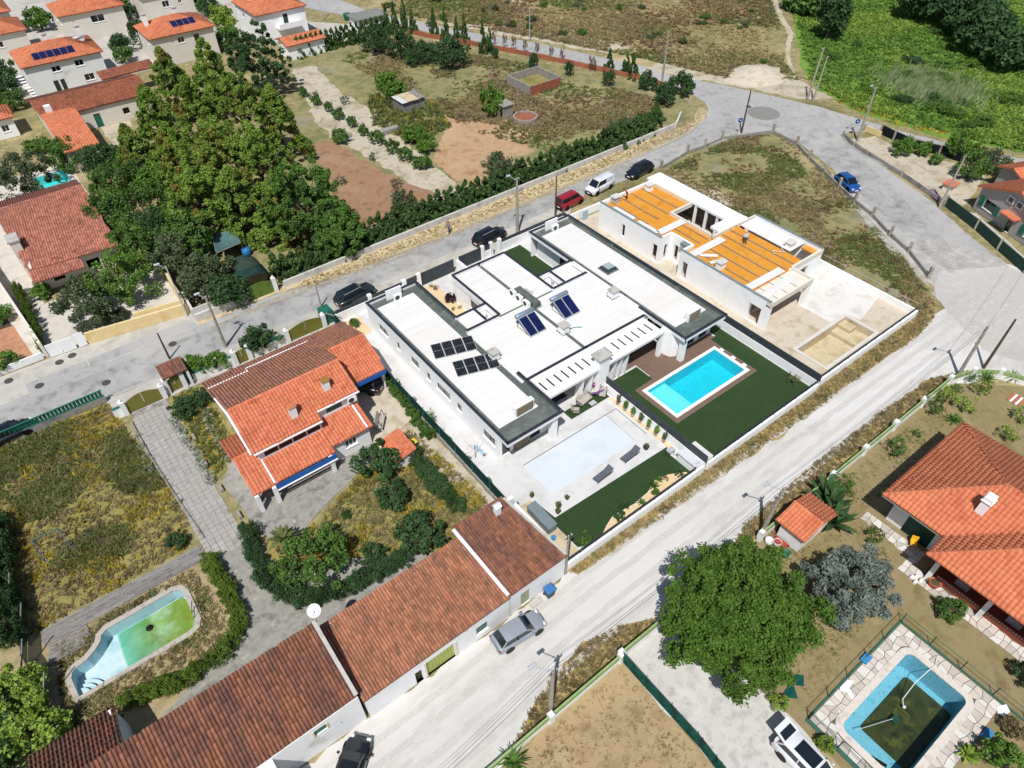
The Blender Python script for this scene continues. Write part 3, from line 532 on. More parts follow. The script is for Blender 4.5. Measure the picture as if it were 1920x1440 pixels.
MB().bevbox(-.55, .55, -.45, .45, .0, .16, .08).build('float_base', M('cyan_vinyl', ['#6cc3dc', '#86d0e4'], 2, .4, k=.75), t, at_=(0, 0, 0)); MB().bevbox(-.3, .42, -.3, .3, .16, .24, .04).build('cushion', PAVE, t, at_=(0, 0, 0)); MB().bevbox(.42, .62, -.36, .36, .12, .34, .06).build('headrest', BLACK, t, at_=(0, 0, 0))
# crazy paving around the mosaic pool: real slabs with dark joints
def crazy(name, label, outer, hole, z, seed, cell=.62):
    t = thing(name, label, 'paving', (outer[0][0], outer[0][1], z)); x0, x1 = min(p[0] for p in outer), max(p[0] for p in outer); y0, y1 = min(p[1] for p in outer), max(p[1] for p in outer)
    R = random.Random(seed); pal = [M('crazy_slab_%s' % c, [a, b], 1.5, .9, .004, 12, k=.76) for c, a, b in (('pink', '#d6c9bb', '#e2d7ca'), ('grey', '#c4bbb0', '#d2cabf'), ('pale', '#e2dcd2', '#ece7df'))]
    bed = sheet('mortar_bed', outer, z-.004, M('dark_joint', ['#6d665b', '#7a7267', '#5c564c'], 2, .95, k=.7), holes=[hole] if hole else []); bed.parent = t; bed.location = -org(t); del bed['kind']
    jx = {}
    nx, ny = int((x1-x0)/cell), int((y1-y0)/cell)
    def J(i, j):
        if (i, j) not in jx:
            ex = 0 if i in (0, nx) else R.uniform(-.33, .33)*cell; ey = 0 if j in (0, ny) else R.uniform(-.33, .33)*cell
            jx[(i, j)] = Vector((x0+(x1-x0)*i/nx+ex, y0+(y1-y0)*j/ny+ey))
        return jx[(i, j)]
    hp = grow(hole, .12) if hole else None
    for i in range(nx):
        for j in range(ny):
            q = [J(i, j), J(i+1, j), J(i+1, j+1), J(i, j+1)]; c = sum(q, Vector((0, 0)))/4
            if hole and (any(in_poly(hp, p.x, p.y) for p in q) or in_poly(hp, c.x, c.y)): continue
            if not in_poly(outer, c.x, c.y): continue
            parts = [q] if R.random() < .9 else ([[q[0], q[1], q[2]], [q[0], q[2], q[3]]] if R.random() < .5 else [[q[0], q[1], q[3]], [q[1], q[2], q[3]]])
            for pp in parts:
                cc = sum(pp, Vector((0, 0)))/len(pp); pl = [cc+(p-cc)*(1-.028/max(.1, (p-cc).length)) for p in pp]; mb_ = MB()
                h = z+.012+R.uniform(0, .012); mb_.prism([(p.x, p.y) for p in pl], z-.01, h); mb_.build('slab', R.choice(pal), t)
    return t
crazy('crazy_paving', 'pale crazy paving slabs around the blue mosaic pool', rect(25.4, 36.25, -5.3, 1.95), BLUE_POOL, .0, 3, .52)
crazy('garden_path', 'narrow pale crazy paved path along the tiled villa', [(40.2, -9), (41.6, -9), (41.6, 4.0), (43.1, 4.0), (43.1, 9.0), (42.2, 9.0), (42.0, 4.6), (40.2, 4.4)], None, .0, 5, .5)
# small pool of the far house
t = thing('small_pool', 'light blue pool behind the mottled roof house at left', 'pool', (2.3, 112, 0))
CY = M('pale_blue_liner', ['#79dcdc', '#8fe4e2'], 1, .6, k=.78); basin(t, SMALL_POOL, 1.3, CY, CY)
MB().quad((-.1, 109.4, -.1), (4.8, 109.4, -.1), (4.8, 114.8, -.1), (-.1, 114.8, -.1)).build('water', water('pool_water', '#d2fbff'), t); ring(t, rect(-.5, 5.2, 109.0, 115.2), SMALL_POOL, .0, .06, PAVE)
MB().lathe([(.4, .06), (.62, .10), (.62, .2), (.4, .24), (.4, .06)], (3.4, 113.8, -.1), 14).build('swim_ring', M('cyan_vinyl', ['#6cc3dc'], 2), t)
# ================================================================== white twin houses
def coping(parent, segs, z=3.5, w=.28, th=.07, wall_to=None, wallm=None):
    """dark capping strips, each its own part; segs are (x0,y0,x1,y1) centre lines"""
    for i, (x0, y0, x1, y1) in enumerate(segs):
        h = w/2; e = .001*(i % 3)
        bxs = (min(x0, x1)-h, max(x0, x1)+h, y0-h, y0+h) if abs(y1-y0) < 1e-6 else (x0-h, x0+h, min(y0, y1)+h, max(y0, y1)-h)
        MB().bevbox(*bxs, z-th, z+e, .015).build('coping', SLATE, parent)
        if wall_to is not None: MB().box(bxs[0]+.03, bxs[1]-.03, bxs[2]+.03, bxs[3]-.03, wall_to, z-th).build('parapet', wallm or MEMBRANE, parent)
PANEL_ME = {}
def roof_panels(parent, x0, x1, y0, y1, z, pitch=1.0, slope=0.0):
    """white ribbed sandwich panels, ribs along x, one part each"""
    n = max(1, round((y1-y0)/pitch)); d = (y1-y0)/n; key = (round(x1-x0, 3), round(d, 4), slope)
    if key not in PANEL_ME:
        mb_ = MB(); L = x1-x0
        mb_.v = []; ys = [0, .012]
        prof = [(0.0, 0.0)]
        for i in range(3): c = d*(i+.5)/3-.0; prof += [(c-.045, 0), (c-.025, .045), (c+.025, .045), (c+.045, 0)]
        prof += [(d-.03, 0), (d-.02, .055), (d-.003, .055), (d-.003, -.06)]; prof = [(0, -.06)]+prof
        V = [(0, y, zz) for y, zz in prof]+[(L, y, zz+slope*L) for y, zz in prof]; k = len(prof)
        mb_.add(V, [(i, k+i, k+i+1, i+1) for i in range(k-1)]+[tuple(range(k)), tuple(range(2*k-1, k-1, -1))])
        me = bpy.data.meshes.new('roof_panel'); me.from_pydata(mb_.v, [], mb_.f); me.update(); me.materials.append(PANEL); PANEL_ME[key] = me
    b = org(parent)
    for i in range(n): link('roof_panel', PANEL_ME[key], PANEL, parent, (x0-b.x, y0+i*d-b.y, z-b.z))
TH = .25
def twin(side):
    L = side == 'left'
    t = thing('modern_house', 'white flat roofed modern house with black solar panels and grey roof edge' if L else 'white flat roofed modern house with a skylight beside the turquoise pool', 'house', (25.4 if L else 47.2, 43, 0))
    xa, xb = (22.4, 28.5) if L else (44.15, 50.25)
    y0, y1 = 30.72, 55.2
    # --- wing shell
    wins = [(51.15, 53.0, 1.3, 2.25), (48.75, 49.4, 1.2, 2.25), (45.1, 46.65, 1.25, 2.25), (43.05, 43.75, 1.2, 2.25), (39.65, 41.95, 1.3, 2.25), (37.75, 38.55, 1.25, 2.25), (32.6, 34.4, 1.25, 2.25)]
    if L:
        wall(t, 'x', xa, TH, 32.2, y1, 0, 3.05, wins, STUCCO)
        for h in wins: window(t, 'x', xa, TH, h, CHAR, GLASS, STUCCO, 1 if h[1]-h[0] > 1 else 0)
        wall(t, 'x', xb-TH, TH, 47.4, y1, 0, 3.05, [], STUCCO); wall(t, 'x', xb-TH, TH, 32.2, 35.7, 0, 3.05, [(33.0, 35.2, .05, 2.3)], STUCCO)
    else:
        wall(t, 'x', 44.95, TH, 47.9, 54.6, 0, 3.05, [(48.6, 50.5, .05, 2.5)], STUCCO); MB().bevbox(45.02, 45.1, 48.6, 50.5, .05, 2.5).build('shutter', CHAR, t)
        wall(t, 'x', xb-TH, TH, 32.2, y1, 0, 3.05, [], STUCCO)
        wall(t, 'x', 44.9, TH, 32.2, 35.7, 0, 3.05, [(32.9, 35.3, .05, 2.4)], STUCCO); MB().box(44.98, 45.02, 32.9, 35.3, .05, 2.4).build('sliding_door', CHAR, t)
        MB().prism([(43.75, 33.6), (44.3, 33.6), (44.9, 32.4), (44.9, 31.8), (44.2, 32.2)], 0, 3.1).build('wing_wall', STUCCO, t)
    fx = [(xa+.45, xa+1.35, .05, 2.3), (xb-2.5, xb-1.3, .05, 2.3)] if L else [(xa+2.5, xa+3.7, .05, 2.3), (xa+4.3, xb-.5, .05, 2.3)]
    wall(t, 'y', 32.2, TH, xa+TH if L else 45.2, xb-TH, 0, 3.05, fx, STUCCO)
    for h in fx: window(t, 'y', 32.2, TH, h, CHAR, GLASS, None, 1, 'glass_door')
    sx = (xa+1.75, xa+3.5) if L else (xa+1.4, xa+2.45)
    sb = MB().box(*sx, 32.1, 32.198, 0, 2.6).build('stone_panel', M('stone_joint', ['#4d463b'], k=.7), t)  # plain dark backing that shows in the joints between the stones
    R = random.Random(4)
    for j in range(9):
        x = sx[0]
        while x < sx[1]-.05:
            w_ = min(R.uniform(.25, .6), sx[1]-x); MB().bevbox(x+.008, x+w_-.008, 32.03+R.uniform(0, .03), 32.1, j*.285+.01, j*.285+.275, .0).build('stone', STONE, sb); x += w_
    MB().box(xb-.95 if L else xa+.3, xb-.35 if L else xa+.8, 30.95, 31.5, 0, 3.0).build('column', STUCCO, t)
    wall(t, 'y', y1-TH, TH, xa+TH, xb-TH, 0, 3.05, [], STUCCO)
    # --- wing roof: canopy slab, membrane trough, parapet, panels
    MB().box(xa-.02, xb+.02, y0, y1+.02, 3.051, 3.12).build('roof_slab', MEMBRANE, t)
    fascia = MB()
    for b_ in ((xa-.03, xa+.17, y0, y1), (xb-.17, xb+.03, y0, y1), (xa+.17, xb-.17, y0-.03, y0+.17), (xa+.17, xb-.17, y1-.17, y1+.03)): pass
    MB().box(xa-.035, xa+.16, y0-.03, y1+.03, 2.98, 3.44).build('fascia', STUCCO, t); MB().box(xb-.16, xb+.035, *( (47.4, y1+.03) if True else 0), 2.98, 3.44).build('fascia', STUCCO, t)
    MB().box(xb-.16, xb+.035, y0-.03, 37.3, 2.98, 3.44).build('fascia', STUCCO, t) if L else MB().box(xa-.036, xa+.159, y0-.03, 37.2, 2.979, 3.441).build('fascia', STUCCO, t)
    MB().box(xa+.16, xb-.16, y0-.03, y0+.17, 2.98, 3.44).build('fascia', STUCCO, t); MB().box(xa+.16, xb-.16, y1-.17, y1+.03, 2.98, 3.44).build('fascia', STUCCO, t)
    xo, xi = (xa+.06, xb-.06) if L else (xb-.06, xa+.06)
    coping(t, [(xo, y0-.1, xo, y1+.1), (xi, 47.3, xi, y1-.1), (xi, y0+.1, xi, 37.3), (xo, y0+.06, xi, y0+.06), (xo, y1-.06, xi, y1-.06)])
    MB().box(xa+.161, xa+.2, y0+.2, y1-.2, 3.13, 3.42).build('parapet_lining', MEMBRANE, t)
    for ya, yb in ((47.4, y1-.2), (y0+.2, 37.2)): MB().box(xb-.2, xb-.161, ya, yb, 3.13, 3.42).build('parapet_lining', MEMBRANE, t)
    if L: roof_panels(t, 23.0, 27.35, 32.75, 53.9, 3.19)
    else: roof_panels(t, 44.95, 49.5, 32.75, 53.8, 3.19)
    # --- middle block
    c0, c1 = (32.2, 35.72) if L else (35.86, 39.3)
    m0, m1 = (28.0, 35.6) if L else (35.98, 44.3)
    holes = [(50.6, 52.0, 1.1, 2.3)] if L else []
    if L:
        wall(t, 'x', c0, TH, 47.5, 53.7, 0, 3.1, [(48.4, 50.4, 1.0, 2.2)], STUCCO); window(t, 'x', c0, TH, (48.4, 50.4, 1.0, 2.2), CHAR, GLASS, STUCCO, 1)
    else: wall(t, 'x', c1-TH, TH, 47.7, 53.7, 0, 3.1, [], STUCCO)
    wall(t, 'y', 53.7-TH, TH, c0+TH, c1-TH if not L else c1, 0, 3.1, [], STUCCO)
    MB().box(min(m0, c0), max(m1, c1) if L else m1, 35.7, 45.0, 3.0, 3.1).build('roof_slab', MEMBRANE, t); MB().box(c0+.01, c1 if L else c1-.01, 45.002, 53.66, 2.999, 3.099).build('roof_slab', MEMBRANE, t)
    roof_panels(t, m0, m1, 35.98, 44.86, 3.17); roof_panels(t, (c0+.15) if L else 35.98, 35.6 if L else c1-.15, 45.15, 53.5, 3.17)
    # sunken service roofs and light well
    if L:
        MB().box(28.6, 30.6, 45.15, 47.35, 2.6, 2.9).build('lower_roof', PANEL, t); MB().box(30.75, 32.1, 45.15, 47.35, 2.3, 2.6).build('lower_roof', PANEL, t)
        coping(t, [(28.5, 47.42, 32.05, 47.42), (28.2, 45.0, 32.0, 45.0), (30.65, 45.1, 30.65, 47.35), (32.2, 44.9, 32.2, 53.7), (32.3, 53.66, 35.7, 53.66), (28.6, 35.82, 35.7, 35.82)], wall_to=2.7, wallm=STUCCO)
        MB().bar((31.4, 46.2, 2.6), (31.4, 46.2, 3.5), .05).bar((31.1, 46.0, 2.6), (31.1, 46.0, 3.3), .04).build('vent_pipe', METAL_L, t)
    else:
        MB().box(41.15, 44.1, 45.15, 47.65, 2.6, 2.9).build('lower_roof', PANEL, t); MB().box(39.4, 40.9, 45.15, 47.65, 2.3, 2.6).build('lower_roof', PANEL, t)
        coping(t, [(39.5, 47.75, 44.0, 47.75), (39.4, 45.0, 43.9, 45.0), (41.02, 45.1, 41.02, 47.7), (39.28, 44.9, 39.28, 53.7), (35.72, 53.66, 39.15, 53.66), (35.72, 35.82, 43.6, 35.82)], wall_to=2.7, wallm=STUCCO)
        MB().lathe([(.12, 2.6), (.12, 3.1), (.2, 3.12), (.2, 3.25), (.01, 3.3)], (40.3, 46.3, 0), 10).build('vent_cowl', METAL_L, t)
    MB().box(35.58, 36.0, 36.0, 53.4, 3.1, 3.16).build('gutter', MEMBRANE, t) if L else None
    # back wall under the pergola (glazed, in shade)
    wall(t, 'y', 35.72, TH, (28.5 if L else 36.3), (36.3 if L else 44.15), 0, 3.0, [((29.2, 32.4, .05, 2.4) if L else (38.2, 42.8, .05, 2.4))], STUCCO); window(t, 'y', 35.72, TH, ((29.2, 32.4, .05, 2.4) if L else (38.2, 42.8, .05, 2.4)), CHAR, GLASS, None, 2, 'glass_door')
    return t
HL = twin('left'); HR = twin('right')
t = thing('pergola', 'white slotted pergola roof with slanted fins across the two modern houses', 'pergola', (36, 34, 0))
slots = [(29.0+.875*i, 29.2+.875*i, 33.62, 34.86) for i in range(7)]+[(38.0+.9*i, 38.2+.9*i, 33.62, 34.86) for i in range(6)]+[(36.3, 36.42, 34.3, 34.86), (37.1, 37.22, 33.62, 34.86)]
for s_ in slots: MB().box(s_[0]+.005, s_[1]-.005, s_[2]+.005, s_[3]-.005, 3.36, 3.38).build('slot_pane', GLASS, t)
wall(t, 'z', 3.16, .28, 28.72, 43.3, 32.75, 35.66, slots, M('pergola_white', ['#f3efe9', '#f8f5f0'], .5, .85, .003, 20, k=.82), 'slab')
for x in (33.0, 34.15, 35.2, 37.2, 38.0, 38.8): MB().add([(x-.12, 33.2, 0), (x+.12, 33.2, 0), (x+.12, 34.0, 0), (x-.12, 34.0, 0), (x-.12, 32.95, 3.15), (x+.12, 32.95, 3.15), (x+.12, 33.75, 3.15), (x-.12, 33.75, 3.15)], [(3, 2, 1, 0), (4, 5, 6, 7), (0, 1, 5, 4), (1, 2, 6, 5), (2, 3, 7, 6), (3, 0, 4, 7)]).build('fin', STUCCO, t)
MB().box(43.2, 43.6, 32.9, 33.3, 0, 3.15).build('post', STUCCO, t)
t = thing('barbecue_chimney', 'thick white barbecue chimney with concrete cap rising through the pergola', 'chimney', (35.4, 33.2, 0))
MB().bevbox(34.7, 36.0, 32.72, 33.55, 0, 4.45).build('stack', STUCCO, t); MB().bevbox(34.5, 36.12, 32.55, 33.85, 4.45, 4.68, .04).build('cap', CONC, t)
# ------------------------------------------------------------------ roof equipment
def pv_array(loc, rz, label, nx=4):
    t = thing('solar_array', label, 'solar panels', loc, rz, 'black solar arrays on the modern house roof')
    for i in range(nx):
        p = MB(); x0 = i*1.06; tl = .12
        p.add([(x0, 0, .05), (x0+1.02, 0, .05), (x0+1.02, 1.9, .05+1.9*tl), (x0, 1.9, .05+1.9*tl), (x0, 0, .09), (x0+1.02, 0, .09), (x0+1.02, 1.9, .09+1.9*tl), (x0, 1.9, .09+1.9*tl)], [(3, 2, 1, 0), (4, 5, 6, 7), (0, 1, 5, 4), (1, 2, 6, 5), (2, 3, 7, 6), (3, 0, 4, 7)])
        o = p.build('panel_frame', METAL_L, t, at_=(0, 0, 0)); c = MB()
        for j in range(2):
            for ii in range(6):
                a, b = x0+.035+ii*.158, x0+.035+ii*.158+.152; q, r = .035+j*.925, .035+j*.925+.905
                c.add([(a, q, .094+q*tl), (b, q, .094+q*tl), (b, r, .094+r*tl), (a, r, .094+r*tl)], [(0, 1, 2, 3)])
        c.build('cells', PV, o, at_=(0, 0, 0))
    MB().box(0, nx*1.06, .3, .34, 0, .08).build('rail', METAL_L, t, at_=(0, 0, 0)); MB().box(0, nx*1.06, 1.5, 1.54, 0, .2).build('rail', METAL_L, t, at_=(0, 0, 0))
pv_array((23.45, 43.55, 3.2), math.radians(-18), 'black solar array nearer the street on the left white roof')
pv_array((23.75, 40.2, 3.2), math.radians(-18), 'black solar array nearer the pool beside a roof chimney')
def heater(loc, rz, label):
    t = thing('solar_water_heater', label, 'solar heater', loc, rz, 'blue solar water heaters on the white roof')
    for i in range(2):
        x = i*1.03; p = MB(); p.add([(x, 0, .12), (x+1.0, 0, .12), (x+1.0, 2.0, 1.15), (x, 2.0, 1.15), (x, -.03, .2), (x+1.0, -.03, .2), (x+1.0, 1.97, 1.23), (x, 1.97, 1.23)], [(3, 2, 1, 0), (4, 5, 6, 7), (0, 1, 5, 4), (1, 2, 6, 5), (2, 3, 7, 6), (3, 0, 4, 7)]); o = p.build('collector', METAL_L, t, at_=(0, 0, 0))
        MB().add([(x+.04, .02, .228), (x+.96, .02, .228), (x+.96, 1.91, 1.205), (x+.04, 1.91, 1.205)], [(0, 1, 2, 3)]).build('blue_glass', PVB, o, at_=(0, 0, 0))
    MB().lathe([(.01, -.1), (.2, -.1), (.25, -.05), (.25, 2.08), (.2, 2.13), (.01, 2.13)], (0, 2.25, 1.25), 14, 'x').build('tank', M('tank_metal', ['#8fa3b5', '#a9b9c8'], 2, .35, metal=.4, k=.75), t, True, at_=(0, 0, 0))
    f = MB()
    for x in (.1, 1.95): f.bar((x, 2.2, 0), (x, 2.2, 1.1), .03).bar((x, 0, .1), (x, 2.2, .03), .03)
    f.build('stand', METAL_D, t, at_=(0, 0, 0))
heater((32.55, 40.4, 3.17), 0, 'blue solar water heater left of the grey roof duct')
heater((37.05, 40.4, 3.17), 0, 'blue solar water heater right of the grey roof duct')
t = thing('roof_duct', 'long grey rooftop duct box between the air conditioning units', 'duct', (36.0, 45.4, 3.15)); MB().bevbox(35.75, 36.55, 43.7, 47.2, 3.15, 3.85, .06).build('box', MEMBRANE, t); MB().box(35.6, 36.7, 43.6, 47.3, 3.12, 3.2).build('curb', MEMBRANE, t)
def acunit(loc, rz, label):
    t = thing('air_conditioner', label, 'air conditioner', loc, rz, 'white rooftop air conditioning units')
    MB().bevbox(-.42, .42, -.17, .17, .06, .72, .03).build('casing', STUCCO, t, at_=(0, 0, 0)); MB().lathe([(.0, 0), (.26, 0), (.27, -.02), (.25, -.02)], (-.1, -.175, .4), 14, 'y').build('fan_grille', CHAR, t, at_=(0, 0, 0)); MB().box(-.3, -.24, -.17, .17, 0, .06).box(.24, .3, -.17, .17, 0, .06).build('feet', METAL_D, t, at_=(0, 0, 0))
acunit((25.5, 54.0, 3.12), 0, 'white air conditioner before the small screen wall on the left wing')
acunit((47.1, 54.0, 3.12), 0, 'white air conditioner before the small screen wall on the right wing')
acunit((35.4, 44.6, 3.17), -math.pi/2, 'white air conditioner on the left of the duct, nearer the pools'); acunit((35.4, 45.8, 3.17), -math.pi/2, 'white air conditioner on the left of the duct, middle one'); acunit((35.4, 46.9, 3.17), -math.pi/2, 'white air conditioner on the left of the duct, nearest the street'); acunit((36.95, 46.2, 3.17), math.pi/2, 'white air conditioner on the right of the duct')
for x, lb in ((25.4, 'white screen wall behind the air conditioner on the left wing'), (47.0, 'white screen wall behind the air conditioner on the right wing')):
    t = thing('screen_wall', lb, 'screen', (x, 54.5, 3.1)); MB().bevbox(x-.9, x+.9, 54.5, 54.65, 3.1, 4.3).build('panel', STUCCO, t)
for x0, x1, y, lb in ((24.9, 27.0, 32.9, 'white chimney block with stone front on the left wing roof'), (46.5, 48.3, 32.5, 'white chimney block with stone front on the right wing roof')):
    t = thing('roof_chimney', lb, 'chimney', (x0, y, 3.1)); MB().bevbox(x0, x1, y, y+.5, 3.12, 4.25).build('stack', STUCCO, t); sp = MB().box(x0+.15, x1-.15, y-.025, y-.003, 3.2, 4.15).build('stone_front', MATS['stone_joint'], t); R = random.Random(8)
    for j in range(5):
        x = x0+.15
        while x < x1-.2: w_ = min(R.uniform(.25, .5), x1-.15-x); MB().box(x+.006, x+w_-.006, y-.06-R.uniform(0, .02), y-.025, 3.2+j*.19+.005, 3.2+j*.19+.182).build('stone', STONE, sp); x += w_
for x, y, lb in ((28.0, 40.3, 'square white roof vent with grey cap beside the solar arrays'), (35.8, 39.2, 'square white roof vent with grey cap by the green hose'), (43.6, 40.3, 'square white roof vent with grey cap at the foot of the right wing')):
    t = thing('roof_vent', lb, 'vent', (x, y, 3.15)); MB().bevbox(x-.4, x+.4, y-.4, y+.4, 3.15, 3.95).build('shaft', STUCCO, t); MB().bevbox(x-.5, x+.5, y-.5, y+.5, 3.95, 4.12, .04).build('cap', CONC, t); MB().box(x-.55, x+.55, y-.55, y+.55, 3.13, 3.2).build('flashing', MEMBRANE, t)
t = thing('garden_hose', 'short green hose beside the roof vent of the white houses', 'hose', (36.3, 39, 3.2)); hb = MB(); P = [(36.2, 39.4, 3.3), (36.6, 39.0, 3.27), (37.0, 38.9, 3.27), (37.6, 38.5, 3.27)]
for a, b in zip(P, P[1:]): hb.bar(a, b, .04)
hb.build('tube', M('teal_plastic', ['#3f9a8c', '#52ab9d'], 3, .5, k=.75), t)
t = thing('skylight', 'square grey skylight on the right wing roof', 'skylight', (46.5, 44.2, 3.2)); MB().bevbox(45.9, 47.2, 43.55, 44.85, 3.19, 3.6, .1).build('curb', CHAR, t); MB().bevbox(46.05, 47.05, 43.7, 44.7, 3.6, 3.7, .05).build('glazing', M('skylight_glass', ['#a9bcbf', '#b9cacc'], 1, .15, k=.7, spec=.6), t); MB().box(45.7, 47.4, 43.35, 45.05, 3.19, 3.26).build('flashing', MEMBRANE, t)
# ================================================================== boundary walls and gates
def lowwall(name, label, x0, y0, x1, y1, h, th, mat, cat='wall', group=None):
    t = thing(name, label, cat, ((x0+x1)/2, (y0+y1)/2, 0), 0, group); d = Vector((x1-x0, y1-y0)).normalized(); n = Vector((-d.y, d.x))*th/2
    MB().prism([(x0-n.x, y0-n.y), (x1-n.x, y1-n.y), (x1+n.x, y1+n.y), (x0+n.x, y0+n.y)], -.05, h).build('wall', mat, t); return t
def rails(parent, x0, y0, x1, y1, z0, hs, mat, r=.022, step=1.6):
    d = Vector((x1-x0, y1-y0, 0)); n = max(1, round(d.length/step))
    for h in hs: MB().plank((x0, y0, z0+h), (x1, y1, z0+h), r*2, r*2).build('rail', mat, parent)
    for i in range(n+1):
        p = Vector((x0, y0, 0))+d*i/n; MB().bar((p.x, p.y, z0-.02), (p.x, p.y, z0+max(hs)+.03), r, n=5).build('post', mat, parent)
def screen(parent, x0, y0, x1, y1, z0, z1, mat, th=.06, name='screen_panel', step=2.0):
    d = Vector((x1-x0, y1-y0)); n = max(1, round(d.length/step)); e = d.normalized(); nn = Vector((-e.y, e.x))*th/2
    for i in range(n):
        a = Vector((x0, y0))+d*i/n+e*.01; b = Vector((x0, y0))+d*(i+1)/n-e*.01
        MB().prism([(a.x-nn.x, a.y-nn.y), (b.x-nn.x, b.y-nn.y), (b.x+nn.x, b.y+nn.y), (a.x+nn.x, a.y+nn.y)], z0, z1).build(name, mat, parent)
t = lowwall('front_wall', 'white garden wall with dark rail below the white pool yard', 19.8, 20.12, 35.5, 20.12, .95, .2, STUCCO); rails(t, 19.8, 20.15, 34.4, 20.15, .95, (.22, .42, .6), METAL_D)
t = lowwall('front_wall', 'white garden wall with dark rail below the turquoise pool turf', 36.0, 20.12, 51.7, 20.12, .95, .2, STUCCO); rails(t, 36.8, 20.15, 51.6, 20.15, .95, (.22, .42, .6), METAL_D)
t = lowwall('front_wall', 'white garden wall with dark rail below the unfinished pool', 52.2, 20.35, 69.7, 20.35, .9, .2, STUCCO); rails(t, 52.4, 20.4, 69.6, 20.4, .9, (.2, .38, .55), METAL_D)
t = lowwall('divider_wall', 'white wall topped by charcoal panels between the two pools', 35.75, 20.2, 35.75, 32.7, 1.05, .2, STUCCO); screen(t, 35.75, 20.1, 35.75, 32.7, 1.05, 1.9, CHAR, .1)
t = lowwall('divider_wall', 'white wall topped by charcoal panels beside the building site', 51.9, 20.2, 51.9, 57.9, 1.05, .2, STUCCO); screen(t, 51.9, 20.1, 51.9, 57.9, 1.05, 1.9, CHAR, .1)
t = lowwall('site_wall', 'low white wall at the right side of the building plot', 69.75, 20.5, 69.75, 33.2, .85, .18, STUCCO); rails(t, 69.85, 20.6, 69.85, 33, .85, (.7,), METAL_L, .012)
for i, (x, y) in enumerate(((69.4, 31.9), (69.4, 31.4), (69.45, 28.2))): MB().lathe([(.01, 0), (.17, 0), (.15, .22), (.17, .24), (.01, .24)], (x, y, .0), 10).build('paint_pail', STUCCO).location = (0, 0, 0)
for i, o in enumerate([o for o in bpy.data.objects if o.name.startswith('paint_pail')]): tag(o, ['small white pail against the site wall, far one of the pair', 'small white pail against the site wall, near one of the pair', 'lone white pail by the low site wall nearer the pool shell'][i], 'pail', 'white pails on the building site')
t = thing('boundary_fence', 'dark green mesh fence on a concrete footing beside the white house path', 'fence', (19.65, 40, 0)); MB().box(19.5, 19.72, 27.0, 58, -.05, .45).build('footing', CONC_D, t); screen(t, 19.65, 27, 19.65, 58, .45, 1.75, netting('green_screen', '#2b4a45', .06), .03, step=2.5)
for i in range(13): MB().bar((19.6, 27+i*2.58, 0), (19.6, 27+i*2.58, 1.85), .04).build('post', GREENM, t)
for i in range(5): MB().ball((19.72, 30.2+i*3.6, 1.82), .07, 8, 5).build('lamp_globe', STUCCO, t)
sheet('gravel_border', rect(19.75, 20.35, 26.8, 54), 0, GRAVEL, .05)
# street front
t = thing('street_wall', 'white street wall with dark slatted infill before the left modern house', 'wall', (24, 58.3, 0))
MB().box(19.9, 28.4, 58.2, 58.4, -.05, 1.15).build('wall', STUCCO, t); screen(t, 20.0, 58.32, 28.3, 58.32, 1.15, 1.6, CHAR, .08)
for x in (24.2, 28.6, 30.5): MB().bevbox(x-.22, x+.22, 58.1, 58.5, 0, 1.85).build('pier', STUCCO, t)
MB().box(28.8, 30.3, 58.2, 58.4, -.05, .95).build('wall', STUCCO, t)
for j in range(3): MB().box(28.85, 30.25, 58.26, 58.34, 1.0+j*.25, 1.18+j*.25).build('slat', CHAR, t)
t = thing('street_wall', 'white street wall with dark slatted infill before the right modern house', 'wall', (47, 58.3, 0))
MB().box(42.1, 52.4, 58.2, 58.4, -.05, 1.15).build('wall', STUCCO, t); screen(t, 42.3, 58.32, 52.4, 58.32, 1.15, 1.6, CHAR, .08)
for x in (39.45, 40.75, 42.0): MB().bevbox(x-.2, x+.2, 58.1, 58.5, 0, 1.85).build('pier', STUCCO, t)
MB().box(39.6, 40.6, 58.2, 58.4, -.05, .95).build('wall', STUCCO, t)
for j in range(3): MB().box(39.62, 40.58, 58.26, 58.34, 1.0+j*.25, 1.18+j*.25).build('slat', CHAR, t)
for x0, x1, lb in ((30.75, 35.3, 'dark slatted sliding gate of the left modern house'), (36.1, 39.2, 'dark slatted sliding gate of the right modern house')):
    t = thing('sliding_gate', lb, 'gate', ((x0+x1)/2, 58.3, 0), 0, 'dark driveway gates on the street')
    for j in range(7): MB().box(x0, x1, 58.27, 58.33, .1+j*.235, .1+j*.235+.21).build('slat', CHAR, t)
    MB().box(x0, x0+.08, 58.25, 58.35, .05, 1.75).build('frame', METAL_D, t); MB().box(x1-.08, x1, 58.25, 58.35, .05, 1.75).build('frame', METAL_D, t)
t = thing('yard_wall', 'white wall dividing the two driveways of the modern houses', 'wall', (35.7, 56, 0)); MB().bevbox(35.55, 35.85, 53.75, 58.1, -.05, 1.6).build('wall', STUCCO, t)
lowwall('site_front_wall', 'white wall with dark top along the street before the building site', 52.5, 58.1, 68.6, 57.9, 1.0, .2, STUCCO)
